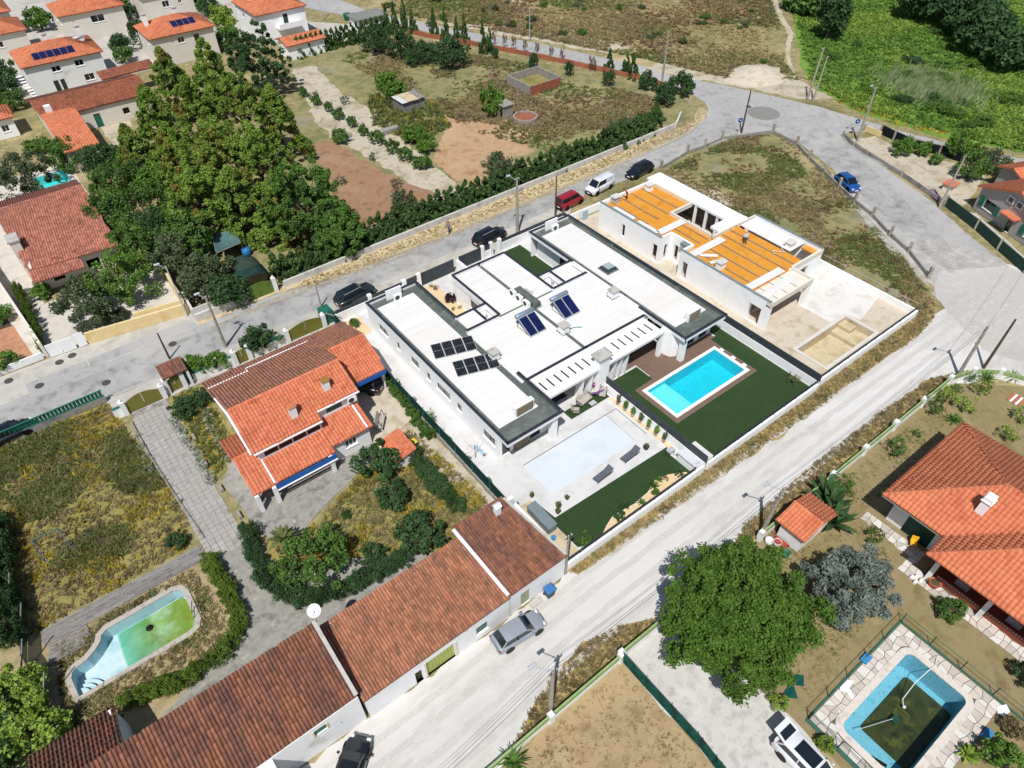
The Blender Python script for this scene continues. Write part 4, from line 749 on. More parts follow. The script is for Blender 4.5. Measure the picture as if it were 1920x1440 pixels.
# gardens of the modern houses
sheet('courtyard_turf', rect(39.35, 44.85, 47.8, 57.9), 0, TURF); sheet('courtyard_gravel', [(28.6, 47.6), (32.15, 47.6), (32.15, 57.6), (30.8, 58.0), (28.6, 58.0)], 0, GRAVEL); sheet('front_gravel', rect(20.2, 22.3, 54.6, 57.9), 0, GRAVEL, .03)
sheet('turf_lawn', [(22.1, 26.7), (22.4, 24.35), (35.3, 24.0), (34.7, 23.6), (34.9, 20.4), (33.9, 21.1), (32.8, 21.8), (31.6, 22.0), (30.2, 21.5), (28.5, 21.35), (26.3, 21.6), (25.2, 21.2), (24.2, 20.7), (22.9, 20.7), (22.0, 21.1), (21.9, 24.5)], 0, TURF)
sheet('gravel_bed', [(22.2, 20.3), (34.6, 20.3), (34.4, 21.0), (33.0, 21.75), (31.6, 21.95), (30.2, 21.45), (28.5, 21.3), (26.3, 21.55), (25.2, 21.15), (24.2, 20.65)], 0, GRAVEL)
sheet('turf_patch', rect(30.65, 35.5, 31.8, 33.0), 0, TURF); sheet('planter_strip', rect(35.2, 35.64, 23.6, 31.6), 0, GRAVEL)
sheet('turf_lawn', [(35.9, 20.3), (51.75, 20.3), (51.75, 33), (50.4, 33), (50.4, 31.5), (49.53, 31.5), (49.53, 25.39), (38.02, 25.39), (38.02, 30.9), (40.5, 31.0), (40.5, 33.2), (37.2, 33.2), (35.9, 32.6)], 0, TURF)
sheet('service_slab', rect(19.8, 21.9, 20.4, 27), 0, SANDC)
sheet('site_paving', [(61.6, 29.2), (69.6, 32.6), (69.6, 24.6), (64.7, 23.6), (64.2, 25.3), (61.8, 25.3)], 0, M('raw_slab', ['#dedad3', '#e8e5df', '#d2cdc4'], .5, .9, k=.8, big=('#c4bcae', .4, .66, .08, .6)), .05)
# outdoor barbecue and shower blocks at the end of the divider
t = thing('outdoor_counter', 'white masonry counter with marble top at the end of the divider wall', 'counter', (35.2, 21.4, 0)); MB().bevbox(34.75, 35.62, 20.3, 22.4, 0, 1.0).build('body', STUCCO, t); MB().bevbox(34.65, 35.64, 20.28, 22.5, 1.0, 1.08, .02).build('marble_top', M('marble', ['#c9cdd2', '#e6e8ea', '#b5bac0'], 1.5, .4, k=.78), t)
t = thing('storage_box', 'pale concrete storage box in the corner of the dark turf', 'box', (36.3, 21.2, 0)); MB().bevbox(35.9, 36.75, 20.25, 22.3, 0, 1.15, .05).build('body', CONC, t); MB().bevbox(35.86, 36.8, 20.24, 22.35, 1.15, 1.22, .03).build('lid', PAVE, t)
t = thing('side_table', 'small grey metal cart beside the outdoor counter', 'cart', (34.6, 23.3, 0)); MB().bevbox(34.3, 35.0, 22.9, 23.4, .75, .85).build('top', METAL_L, t)
for x in (34.35, 34.95): MB().bar((x, 22.95, 0), (x, 22.95, .75), .02).build('leg', METAL_D, t); MB().bar((x, 23.35, 0), (x, 23.35, .75), .02).build('leg', METAL_D, t)
# ------------------------------------------------------------------ garden furniture
def lounger(loc, rz, label):
    t = thing('sun_lounger', label, 'sun lounger', loc, rz, 'grey sun loungers by the covered pool'); G_ = M('grey_textile', ['#5f656c', '#6b7178'], 2, .85, k=.72)
    for x in (-.85, .55):
        for y in (-.28, .28): MB().bar((x, y, 0), (x, y, .3), .025).build('leg', METAL_D, t, at_=(0, 0, 0))
    MB().plank((-.95, -.31, .3), (.95, -.31, .3), .05, .05).build('side_rail', METAL_D, t, at_=(0, 0, 0)); MB().plank((-.95, .31, .3), (.95, .31, .3), .05, .05).build('side_rail', METAL_D, t, at_=(0, 0, 0))
    MB().bevbox(-.95, .32, -.3, .3, .31, .36, .02).build('seat', G_, t, at_=(0, 0, 0)); MB().add([(.33, -.3, .32), (.98, -.3, .68), (.98, .3, .68), (.33, .3, .32), (.31, -.3, .37), (.96, -.3, .73), (.96, .3, .73), (.31, .3, .37)], [(3, 2, 1, 0), (4, 5, 6, 7), (0, 1, 5, 4), (1, 2, 6, 5), (2, 3, 7, 6), (3, 0, 4, 7)]).build('backrest', G_, t, at_=(0, 0, 0))
lounger((28.35, 25.05, 0), .06, 'grey sun lounger farther from the divider wall'); lounger((31.75, 25.2, 0), .06, 'grey sun lounger nearer the divider wall and round planter')
CUSH = M('beige_cushion', ['#b7ada0', '#c6bdb1'], 2, .9, k=.76)
def armchair(loc, rz, label, w=.72, cat='armchair', name='garden_chair'):
    t = thing(name, label, cat, loc, rz); F_ = METAL_D
    for x in (-w/2, w/2):
        for y in (-.33, .33): MB().bar((x, y, 0), (x, y, .6), .022).build('leg', F_, t, at_=(0, 0, 0))
        MB().plank((x, -.35, .6), (x, .35, .6), .06, .03).build('armrest', F_, t, at_=(0, 0, 0))
    MB().bevbox(-w/2+.04, w/2-.04, -.33, .3, .28, .43, .04).build('seat_cushion', CUSH, t, at_=(0, 0, 0)); MB().add([(-w/2+.04, .22, .42), (w/2-.04, .22, .42), (w/2-.04, .42, .85), (-w/2+.04, .42, .85), (-w/2+.04, .34, .40), (w/2-.04, .34, .40), (w/2-.04, .52, .83), (-w/2+.04, .52, .83)], [(0, 1, 2, 3), (7, 6, 5, 4), (0, 4, 5, 1), (1, 5, 6, 2), (2, 6, 7, 3), (3, 7, 4, 0)]).build('back_cushion', CUSH, t, at_=(0, 0, 0))
armchair((31.55, 32.25, 0), .9, 'beige garden armchair alone on the small turf patch'); armchair((33.1, 32.75, 0), .15, 'long beige garden sofa against the pergola fins', 1.7, 'sofa', 'garden_sofa'); armchair((35.0, 32.3, 0), -.9, 'beige garden armchair by the pink bougainvillea')
t = thing('coffee_table', 'small low garden table in front of the beige sofa', 'table', (33.4, 31.95, 0)); MB().bevbox(33.05, 33.75, 31.7, 32.2, .36, .41).build('top', METAL_L, t)
for x in (33.1, 33.7):
    for y in (31.75, 32.15): MB().bar((x, y, 0), (x, y, .36), .02).build('leg', METAL_D, t)
t = thing('hammock', 'blue and red striped hammock near the bougainvillea', 'hammock', (35.0, 32.6, 0)); a = [(33.9+.3*i, 32.55-.04*i, .75-.22*math.sin(math.pi*i/6)) for i in range(7)]
for k_, hx in enumerate(('#3f6fc0', '#c23a3a', '#e8e6e2')):
    mb_ = MB()
    for p, q in zip(a, a[1:]): mb_.quad((p[0], p[1]+k_*.13, p[2]), (q[0], q[1]+k_*.13, q[2]), (q[0], q[1]+k_*.13+.13, q[2]), (p[0], p[1]+k_*.13+.13, p[2]))
    mb_.build('stripe', M('cloth_%d' % k_, [hx, hx], 1, .9, k=.7), t)
for x, y in ((33.8, 32.7), (35.8, 32.45)): MB().bar((x, y, 0), (x, y, .8), .025).build('stand', METAL_D, t)
t = thing('dining_set', 'dark outdoor table in the pergola shade', 'table', (31.0, 34.3, 0)); MB().bevbox(30.1, 31.9, 33.9, 34.8, .7, .76).build('top', METAL_D, t)
for x in (30.2, 31.8):
    for y in (34.0, 34.7): MB().bar((x, y, 0), (x, y, .7), .03).build('leg', METAL_D, t)
t = thing('drying_rack', 'rotary clothes dryer with a blue ironing board beside the white house', 'clothes dryer', (20.9, 33.6, 0)); MB().bar((20.9, 33.6, 0), (20.9, 33.6, 1.7), .03).build('mast', METAL_D, t)
for k_ in range(4): a_ = k_*math.pi/2+.4; MB().bar((20.9, 33.6, 1.35), (20.9+1.1*math.cos(a_), 33.6+1.1*math.sin(a_), 1.7), .018).build('arm', METAL_L, t)
MB().bevbox(21.2, 21.5, 32.9, 34.2, .8, .86).build('ironing_board', M('pale_blue_cloth', ['#a9c9dc', '#bcd6e4'], 1, .9, k=.75), t)
t = thing('storage_chest', 'grey garden storage chest at the turf corner beside the brown barn roof', 'chest', (21.3, 24.9, 0)); MB().bevbox(20.9, 21.75, 23.4, 26.2, 0, .8, .05).build('body', M('grey_chest', ['#7d8a8f', '#8a979c'], 1, .6, k=.72), t); MB().bevbox(20.86, 21.79, 23.36, 26.24, .8, .9, .04).build('lid', MATS['grey_chest'], t)
MB().lathe([(.01, 0), (.2, 0), (.22, .26), (.01, .26)], (21.0, 22.9, 0), 10).build('blue_tub', M('blue_plastic', ['#3f8fc6', '#4f9ed4'], 2, .5, k=.72)); tag(bpy.data.objects['blue_tub'], 'small blue tub beside the grey garden chest', 'tub')
# ================================================================== house under construction
t = thing('unfinished_house', 'white house under construction with orange insulated roof and loose panels', 'house', (60, 42, 0)); UH = t
wb = [(50.2, 50.75, .85, 2.5), (44.8, 45.55, .25, 2.4)]
wall(t, 'x', 55.05, TH, 44.45, 54.8, 0, 3.62, wb, STUCCO); wall(t, 'x', 55.05, TH, 29.5, 41.4, 0, 3.62, [(40.1, 40.85, .25, 2.4), (29.85, 31.4, .15, 2.3)], STUCCO)
wall(t, 'x', 56.9, TH, 41.4, 44.45, 0, 3.55, [(41.7, 42.3, .3, 2.35), (43.2, 43.8, .3, 2.35)], STUCCO); wall(t, 'y', 44.45, TH, 55.3, 57, 0, 3.62, [(55.9, 56.5, .3, 2.35)], STUCCO); wall(t, 'y', 41.15, TH, 55.3, 57, 0, 3.62, [], STUCCO)
wall(t, 'y', 54.55, TH, 55.3, 64.3, 0, 3.62, [], STUCCO); wall(t, 'x', 67.75, -TH, 31.7, 41.1, 0, 3.62, [], STUCCO); wall(t, 'y', 31.6, TH, 61.9, 67.75, 0, 3.3, [(62.6, 65.6, .1, 2.4)], STUCCO); wall(t, 'y', 31.6, TH, 55.3, 61.9, 0, 3.2, [(56, 61.4, .05, 2.6)], STUCCO)
for x, y in ((55.05, 29.0), (61.7, 29.0)): MB().box(x, x+.55, y, y+.5, 0, 3.1).build('column', STUCCO, t)
MB().box(55.06, 62.2, 28.95, 31.6, 3.1, 3.3).build('porch_slab', CREAM, t)
# parapets
for b_ in ((55.05, 62.2, 28.9, 29.1), (61.95, 62.2, 29.1, 31.6), (62.2, 67.8, 31.55, 31.8), (67.55, 67.8, 31.8, 41.1), (64.5, 67.55, 40.9, 41.1), (55.05, 55.3, 29.1, 29.5), (63.7, 64.3, 47.9, 54.55), (60.1, 63.9, 47.6, 47.85), (60.1, 60.3, 41.4, 47.6), (60.3, 64.0, 41.0, 41.25)): MB().box(*b_, 3.05 if b_[2] > 31 else 2.95, 3.6).build('parapet', CREAM, t)
for b_ in ((55.02, 55.33, 44.45, 54.8), (55.02, 55.33, 29.0, 41.4), (67.5, 67.82, 31.6, 41.1)): MB().bevbox(*b_, 3.62, 3.68, .01).build('coping', M('grey_flashing', ['#7f8f8f', '#8c9b9b'], 1, .5, k=.75), t)
MB().box(56.3, 57.2, 41.35, 42.6, 3.1, 3.5).build('flashing_tray', MATS['grey_flashing'], t)
for x0, x1, y0, y1 in ((55.3, 63.7, 47.86, 54.54), (55.3, 60.1, 44.7, 47.86), (57.15, 60.1, 41.1, 44.7), (55.3, 64.5, 31.85, 41.1), (55.3, 61.95, 29.1, 31.85), (66.6, 67.5, 31.85, 33.6)): MB().box(x0, x1, y0+.002, y1-.002, 3.05, 3.22).build('insulation', FOAM, t)
PUR = M('galvanised_batten', ['#8a8378', '#9b9489', '#6f6a60'], 3, .6, k=.7)
for x, ya, yb in ((56.5, 47.9, 54.4), (58.2, 47.9, 54.4), (60.0, 47.9, 54.4), (61.9, 47.9, 54.4), (58.2, 41.3, 45.2), (59.5, 41.3, 45.2), (56.6, 31.9, 40.0), (58.2, 31.9, 40.0), (59.9, 31.9, 41.0), (61.6, 31.9, 41.0), (63.1, 31.9, 41.0), (56.6, 29.2, 31.8), (58.2, 29.2, 31.8), (59.9, 29.2, 31.8)): MB().box(x-.05, x+.05, ya, yb, 3.22, 3.31).build('batten', PUR, t)
roof_panels(t, 64.7, 67.4, 33.8, 40.8, 3.4, 1.0)
# raised white slab with the open patio below
MB().box(63.95, 66.3, 41.1, 55.5, 3.35, 3.65).build('patio_slab', STUCCO, t); MB().box(61.4, 63.94, 41.26, 42.6, 3.34, 3.64).build('patio_slab', STUCCO, t)
for y in (41.9, 43.6, 45.3, 47.0): MB().box(64.0, 64.25, y, y+.3, 0, 3.35).build('column', STUCCO, t)
MB().box(66.0, 66.2, 41.1, 55, 0, 3.35).build('back_wall', M('raw_block', ['#77736c', '#8a867e'], 2, .95, k=.7), t)
for i, (cx, cy, L_, w_, a, lb) in enumerate(((58.2, 45.7, 4.4, 1.0, 0, 'white roof panel laid across the orange roof near the patio'), (58.2, 40.25, 5.4, 1.0, 0, 'white roof panel laid across the orange roof by the notch'), (58.45, 32.3, 5.4, .95, -.02, 'loose white roof panel by the porch end, farther one'), (58.2, 30.5, 5.2, .95, .07, 'loose white roof panel by the porch end, nearer one'), (57.0, 39.0, 2.0, .5, -.75, 'short white offcut leaning past the roof chimney'), (56.9, 37.6, 1.9, .5, -.35, 'short white offcut beside the roof chimney'), (55.85, 51.4, .8, 3.5, 0, 'white panel strip along the left edge near the street'), (55.85, 47.4, .8, 3.2, 0, 'white panel strip along the left edge near the notch'))):
    p = thing('roof_sheet', lb, 'roof panel', (cx, cy, 3.32), a, 'loose white panels on the orange roof'); MB().bevbox(-L_/2, L_/2, -w_/2, w_/2, 0, .06, .01).build('skin', PANEL, p, at_=(0, 0, 0))
    for k_ in (-.3, 0, .3): MB().box(-L_/2, L_/2, w_*k_-.03, w_*k_+.03, .06, .1).build('rib', PANEL, p, at_=(0, 0, 0))
for x, y, lb in ((56.3, 36.7, 'square white chimney on the orange roof near its left edge'), (65.4, 34.4, 'square white chimney on the orange roof near its right edge'), (57.0, 54.1, 'small concrete stub at the street end of the orange roof'), (62.4, 53.6, 'open concrete shaft at the street end of the orange roof')):
    c = thing('site_chimney', lb, 'chimney', (x, y, 3.2)); MB().bevbox(x-.45, x+.45, y-.35, y+.35, 3.2, 4.0).build('stack', STUCCO if '57.0' not in str(x) else CONC, c); MB().bevbox(x-.55, x+.55, y-.45, y+.45, 4.0, 4.14, .03).build('cap', PAVE, c)
t = thing('site_table', 'pale blue board leaning at the street wall of the building site', 'board', (55.5, 57, 0)); MB().box(54.6, 55.4, 57.2, 57.3, 0, 1.3).build('board', M('pale_blue_board', ['#a8c4d8', '#b8d0e0'], 1, .8, k=.75), t)
# ================================================================== old tiled house
t = thing('old_house', 'white farmhouse with stepped orange tiled roofs and blue verandah edge', 'house', (11, 47, 0)); OH = t
BLUE = M('blue_verandah_board', ['#1f63b8', '#2a70c6'], 1, .6, k=.7)
wall(t, 'x', 5.2, .3, 42.5, 54.4, 0, 2.7, [(52.2, 53.0, .8, 2.1)], STUCCO_OLD); MB().add([(5.2, 42.5, 2.7), (5.2, 54.4, 2.7), (5.2, 46.6, 5.5), (5.5, 42.5, 2.7), (5.5, 54.4, 2.7), (5.5, 46.6, 5.5), (5.2, 42.5, 4.0), (5.5, 42.5, 4.0)], [(0, 6, 2, 1), (3, 4, 5, 7), (0, 3, 7, 6), (6, 7, 5, 2), (1, 2, 5, 4)]).build('gable', STUCCO_OLD, t)
panes = [(5.75+i*1.3, 5.75+i*1.3+1.2, 2.95, 3.75) for i in range(4)]
wall(t, 'y', 42.5, .25, 5.5, 11.0, 0, 4.05, panes, STUCCO_OLD); wall(t, 'x', 11.0, -.25, 42.75, 43.4, 0, 4.2, [], STUCCO_OLD); wall(t, 'y', 43.4, .25, 11.0, 15.0, 0, 4.45, [(12.0, 13.5, 3.35, 4.1)], STUCCO_OLD); MB().box(12.0, 13.5, 43.44, 43.5, 3.35, 4.1).build('green_shutter', GREENM, t)
for h in panes: MB().box(h[0], h[1], 42.6, 42.64, h[2], h[3]).build('clerestory_pane', M('maroon_blind', ['#4a1f1c', '#5a2823'], 1, .5, k=.7), t)
wall(t, 'x', 15.0, -.25, 43.65, 49.5, 0, 4.4, [], STUCCO_OLD); wall(t, 'y', 54.4, -.25, 5.5, 19, 0, 2.6, [], STUCCO_OLD); wall(t, 'x', 19.2, -.25, 46.2, 54.4, 0, 2.6, [], STUCCO_OLD)
wall(t, 'x', 10.75, .25, 40.85, 42.45, 0, 2.35, [], STUCCO_OLD); wall(t, 'y', 40.85, .25, 11.0, 14.5, 0, 2.3, [(12.1, 13.2, .9, 1.8)], STUCCO_OLD); window(t, 'y', 40.85, .25, (12.1, 13.2, .9, 1.8), STUCCO, GLASS, STUCCO, 2); wall(t, 'x', 14.5, -.25, 41.1, 43.4, 0, 2.5, [], STUCCO_OLD)
wall(t, 'x', 3.55, .2, 40.6, 46.8, 0, 2.2, [(41, 42.6, .6, 2.0)], STUCCO_OLD); wall(t, 'y', 46.8, -.2, 3.75, 5.2, 0, 2.2, [], STUCCO_OLD)
r = Roof(t, T_REAR, .28, .36, .07, 150, T_REAR, 'rear_roof')
r.plane((15.6, 54.95, 2.62), (4.6, 54.95, 2.62), (4.85, 46.6, 5.72), (15.2, 46.6, 5.72)); r.plane((19.35, 54.95, 2.6), (15.6, 54.95, 2.6), (15.5, 49.75, 4.45), (19.3, 49.75, 4.45)); r.done()
r = Roof(t, T_OR, .3, .37, .085, 300, T_OR, 'front_roof')
r.plane((4.95, 42.2, 4.12), (11.1, 42.2, 4.12), (11.1, 46.6, 5.72), (4.85, 46.6, 5.72)); r.plane((11.1, 43.15, 4.47), (15.2, 43.15, 4.47), (15.2, 46.6, 5.72), (11.1, 46.6, 5.72))
r.plane((15.9, 45.6, 3.0), (19.1, 45.6, 3.0), (19.3, 49.75, 4.45), (15.5, 49.75, 4.45)); r.plane((5.35, 40.0, 2.15), (10.85, 40.0, 2.15), (10.85, 42.45, 2.75), (5.35, 42.45, 2.75)); r.plane((10.9, 40.55, 2.32), (14.85, 40.55, 2.32), (14.85, 43.35, 3.05), (10.9, 43.35, 3.05))
r.plane((3.4, 39.9, 2.15), (5.3, 39.9, 2.15), (5.3, 43.65, 3.15), (3.4, 43.65, 3.15)); r.plane((5.15, 47.15, 2.3), (3.3, 47.15, 2.3), (3.4, 43.65, 3.15), (5.15, 43.65, 3.15))
r.ridge((4.85, 46.6, 5.72), (15.2, 46.6, 5.72)); r.ridge((15.5, 49.75, 4.45), (19.3, 49.75, 4.45)); r.ridge((3.4, 43.65, 3.16), (5.15, 43.65, 3.16)); r.done()
for a, b in (((4.9, 42.15, 4.06), (11.1, 42.15, 4.06)), ((11.1, 43.1, 4.4), (15.2, 43.1, 4.4)), ((5.32, 40.0, 2.27), (5.32, 42.45, 2.87)), ((14.3, 40.6, 2.47), (14.3, 43.35, 3.2)), ((4.75, 52.9, 3.44), (8.6, 52.9, 3.44)), ((8.6, 52.9, 3.44), (8.6, 53.7, 3.14)), ((8.6, 53.7, 3.14), (15.0, 53.7, 3.14)), ((4.72, 42.3, 4.1), (4.72, 46.6, 5.66)), ((4.68, 54.9, 2.66), (4.68, 46.6, 5.66))): MB().plank(a, b, .14, .12).build('white_edge', STUCCO, t)
MB().box(5.3, 10.8, 39.82, 39.9, 1.6, 2.1).build('blue_fascia', BLUE, t); MB().box(15.9, 19.1, 45.5, 45.58, 2.5, 2.95).build('blue_fascia', BLUE, t); MB().box(5.3, 10.8, 39.7, 39.79, 1.5, 1.6).build('beam', STUCCO, t)
for x, y in ((3.6, 39.9), (5.1, 39.9), (10.3, 40.0)): MB().bevbox(x-.17, x+.17, y-.17, y+.17, 0, 2.1).build('column', STUCCO_OLD, t)
MB().bar((19.0, 46.1, 0), (19.0, 46.1, 2.5), .07).build('column', STUCCO_OLD, t)
def chimney(x, y, z0, z1, w, label, capm):
    c = thing('house_chimney', label, 'chimney', (x, y, z0)); MB().bevbox(x-w/2, x+w/2, y-w/2, y+w/2, z0-.6, z1).build('stack', STUCCO_OLD, c); MB().add([(x-w*.65, y-w*.65, z1), (x+w*.65, y-w*.65, z1), (x+w*.65, y+w*.65, z1), (x-w*.65, y+w*.65, z1), (x-w*.65, y, z1+w*.55), (x+w*.65, y, z1+w*.55)], [(3, 2, 1, 0), (0, 1, 5, 4), (2, 3, 4, 5), (0, 4, 3), (1, 2, 5)]).build('tiled_cap', capm, c)
chimney(9.3, 43.7, 4.6, 5.9, .6, 'white chimney with tiled cap in the middle of the orange roof', T_OR); chimney(12.9, 44.6, 4.9, 6.1, .6, 'white chimney with mossy tiled cap near the upper eave', M('mossy_cap', ['#b5713a', '#9a8440'], 2, .9, k=.7))
acunit((14.4, 43.2, 3.5), 0, 'white air conditioner on the farmhouse wall below the upper eave')
t = thing('garden_shed', 'tiny white shed with orange tiled lean-to roof beside the fence', 'shed', (15.5, 37.6, 0)); wall(t, 'x', 14.75, .15, 36.6, 39.4, 0, 1.2, [], STUCCO_OLD); wall(t, 'y', 36.6, .15, 14.9, 16.4, 0, 1.2, [], STUCCO_OLD); wall(t, 'x', 16.55, -.15, 36.6, 39.4, 0, 1.5, [], STUCCO_OLD)
r = Roof(t, T_OR, .28, .36, .08, 300, T_OR); r.plane((14.6, 39.5, 1.2), (14.6, 36.45, 1.2), (16.7, 36.45, 1.7), (16.7, 39.5, 1.7)); r.done()
t = thing('garden_bench', 'weathered pale garden swing bench in the farmhouse yard', 'bench', (16.3, 42.2, 0), .9); MB().bevbox(-.8, .8, -.25, .25, .4, .5).build('seat', CUSH, t, at_=(0, 0, 0)); MB().add([(-.8, .2, .5), (.8, .2, .5), (.8, .45, 1.1), (-.8, .45, 1.1), (-.8, .28, .5), (.8, .28, .5), (.8, .53, 1.1), (-.8, .53, 1.1)], [(0, 1, 2, 3), (7, 6, 5, 4), (0, 4, 5, 1), (1, 5, 6, 2), (2, 6, 7, 3), (3, 7, 4, 0)]).build('backrest', CUSH, t, at_=(0, 0, 0))
for x in (-.75, .75): MB().bar((x, -.3, 0), (x, 0, 1.3), .03).bar((x, .4, 0), (x, 0, 1.3), .03).build('side_frame', METAL_D, t, at_=(0, 0, 0))
t = thing('yellow_bin', 'bright yellow lidded box beside the tiny tiled shed', 'bin', (17.2, 38.0, 0)); MB().bevbox(17.0, 17.5, 37.8, 38.3, 0, .7).build('body', METAL_D, t); MB().bevbox(16.95, 17.55, 37.75, 38.35, .7, .8, .03).build('lid', M('yellow_plastic', ['#e8d83a', '#f0e24a'], 2, .5, k=.75), t)
# ================================================================== barns along the dirt road
t = thing('white_barn', 'white barn with brown tiled roof and chimney next to the turf garden', 'barn', (17, 23, 0))
wall(t, 'y', 19.85, .3, 14.25, 19.5, 0, 2.85, [(15.3, 16.15, .1, 1.85)], STUCCO_OLD); MB().box(15.3, 16.15, 19.93, 19.98, .1, 1.85).build('door', M('faded_green_door', ['#a9b38f', '#bcc4a4'], 1, .7, k=.75), t); wall(t, 'x', 19.5, -.3, 20.15, 26, 0, 3.0, [], STUCCO_OLD); wall(t, 'y', 26.0, -.3, 14.25, 19.2, 0, 4.0, [], STUCCO_OLD)
r = Roof(t, T_DK, .22, .40, .10, 300, T_DK); r.plane((14.3, 19.7, 2.98), (19.55, 19.7, 2.98), (18.35, 26.15, 4.2), (13.75, 26.15, 4.2)); r.ridge((13.75, 26.15, 4.2), (18.35, 26.15, 4.2)); r.done()
MB().plank((14.15, 19.8, 3.1), (13.75, 26.0, 4.3), .25, .16).build('verge', STUCCO_OLD, t); MB().plank((19.5, 19.8, 3.1), (18.4, 26.0, 4.3), .2, .14).build('verge', CONC, t)
chimney(17.3, 25.3, 4.1, 5.0, .45, 'small white chimney at the back of the brown barn roof', STUCCO_OLD)
MB().box(15.9, 16.9, 19.2, 19.7, -.02, .12).build('door_step', CONC, t)
t = thing('white_barn', 'white barn with weathered tiled roof, yellow green garage door and barred window', 'barn', (8, 23, 0))
wall(t, 'y', 19.75, .3, 2.6, 14.2, 0, 2.85, [(11.25, 12.25, .7, 1.75), (7.1, 9.4, 0, 1.95), (6.2, 6.75, 0, 1.6)], STUCCO_OLD); window(t, 'y', 19.75, .3, (11.25, 12.25, .7, 1.75), GREENM, GLASS, STUCCO_OLD, 5, 'barred_window')
gd = MB().box(7.1, 9.4, 19.9, 19.94, 0, 1.95).build('garage_door', M('yellow_green_door', ['#aeb75a', '#bcc46a', '#9aa44c'], 1, .6, k=.75), t)
for i in range(9): MB().box(7.12+i*.255, 7.12+i*.255+.235, 19.87, 19.9, .02, 1.93).build('plank', MATS['yellow_green_door'], gd)
MB().box(6.2, 6.75, 19.95, 19.99, 0, 1.6).build('door', M('dark_door', ['#3b3a2f', '#4a483b'], 1, .8, k=.7), t)
for b_ in ((6.95, 7.09), (9.41, 9.6)): MB().box(*b_, 19.7, 19.745, 0, 2.1).build('door_jamb', CREAM, t)
wall(t, 'x', 2.6, .3, 20.05, 25.2, 0, 3.0, [], STUCCO_OLD); wall(t, 'y', 25.4, -.3, 2.6, 14.2, 0, 4.0, [], STUCCO_OLD)
r = Roof(t, T_OLD, .22, .40, .10, 300, T_DK); r.plane((2.5, 19.6, 2.98), (14.15, 19.6, 2.98), (13.75, 25.35, 4.0), (2.5, 25.35, 4.0)); r.done()
t = thing('white_barn', 'long white barn with brown tiled roof and green shuttered window at the bottom edge', 'barn', (-6, 23, 0))
wall(t, 'y', 19.85, .3, -3.4, 2.35, 0, 3.6, [(-.8, 0.0, 2.45, 3.12)], STUCCO_OLD); sh = MB().box(-.8, 0, 19.92, 19.98, 2.45, 3.12).build('shutter', GREENM, t); MB().add([(x, y, z) for x in (2.05, 2.35) for y, z in ((20.15, 0), (25, 0), (25, 5.6), (20.15, 3.8))], [(0, 1, 2, 3), (7, 6, 5, 4), (0, 3, 7, 4), (1, 5, 6, 2), (3, 2, 6, 7)]).build('gable', STUCCO_OLD, t); wall(t, 'y', 25.0, -.3, -22, 2.0, 0, 5.4, [], STUCCO_OLD)
for b_ in ((-.92, -.81, 2.4, 3.2), (.01, .12, 2.4, 3.2)): MB().box(b_[0], b_[1], 19.8, 19.845, b_[2], b_[3]).build('window_trim', YELLOW, t)
MB().bar((-.6, 19.8, 2.05), (.8, 19.78, 2.1), .04).build('pipe', METAL_L, t)
MB().box(-12, -3.42, 17.2, 20.1, 0, 3.4).build('annex', STUCCO_OLD, t)
r = Roof(t, T_DK, .24, .42, .11, 300, T_DK); r.plane((-24, 19.85, 3.74), (2.35, 19.85, 3.74), (2.3, 24.9, 5.65), (-24, 24.9, 5.65)); r.done()
MB().plank((2.3, 19.9, 3.88), (2.25, 24.9, 5.78), .26, .2).build('verge', CONC, t)
t = thing('rear_barn', 'small low barn with old tiles behind the long brown barn', 'barn', (-13, 28, 0))
r = Roof(t, T_DK, .24, .42, .11, 300, T_DK); r.plane((-10.2, 29.3, 2.7), (-15.2, 29.3, 2.7), (-15.2, 26.0, 3.6), (-10.2, 26.0, 3.6)); r.done(); wall(t, 'x', -10.3, -.25, 25.4, 29.1, 0, 2.9, [(26.4, 27.2, .8, 1.8)], STUCCO_OLD); wall(t, 'y', 29.1, -.25, -15.2, -10.55, 0, 2.6, [], STUCCO_OLD)
t = thing('satellite_dish', 'white satellite dish on the verge of the long barn roof', 'satellite dish', (2.5, 25.0, 5.6)); MB().lathe([(.0, .02), (.24, .04), (.42, .13), (.45, .16)], (0, 0, 0), 16).build('dish', STUCCO, t, True, at_=(0, 0, 0)); t.children[0].location = (.1, .2, .75); t.children[0].rotation_euler = (.45, -.3, 0); MB().bar((2.4, 24.9, 5.5), (2.55, 25.1, 6.4), .04).build('mast', METAL_L, t); MB().bar((2.6, 25.2, 6.35), (2.35, 24.65, 6.7), .02).build('feed_arm', METAL_D, t)
t = thing('wheelie_bin', 'blue lidded grey wheelie bin against the white barn wall', 'bin', (17.6, 19.3, 0)); MB().add([(17.3, 19.05, .06), (17.85, 19.05, .06), (17.85, 19.55, .06), (17.3, 19.55, .06), (17.22, 18.98, .95), (17.93, 18.98, .95), (17.93, 19.62, .95), (17.22, 19.62, .95)], [(3, 2, 1, 0), (4, 5, 6, 7), (0, 1, 5, 4), (1, 2, 6, 5), (2, 3, 7, 6), (3, 0, 4, 7)]).build('body', M('bin_grey', ['#4a565c', '#566268'], 1, .6, k=.7), t); MB().bevbox(17.18, 17.97, 18.94, 19.66, .95, 1.05, .05).build('lid', M('bin_blue', ['#3c78b4', '#4a86c2'], 1, .5, k=.72), t)
for x in (17.3, 17.85): MB().lathe([(.0, -.04), (.1, -.04), (.1, .04), (.0, .04)], (x, 19.6, .1), 10, 'x').build('wheel', RUBBER, t)
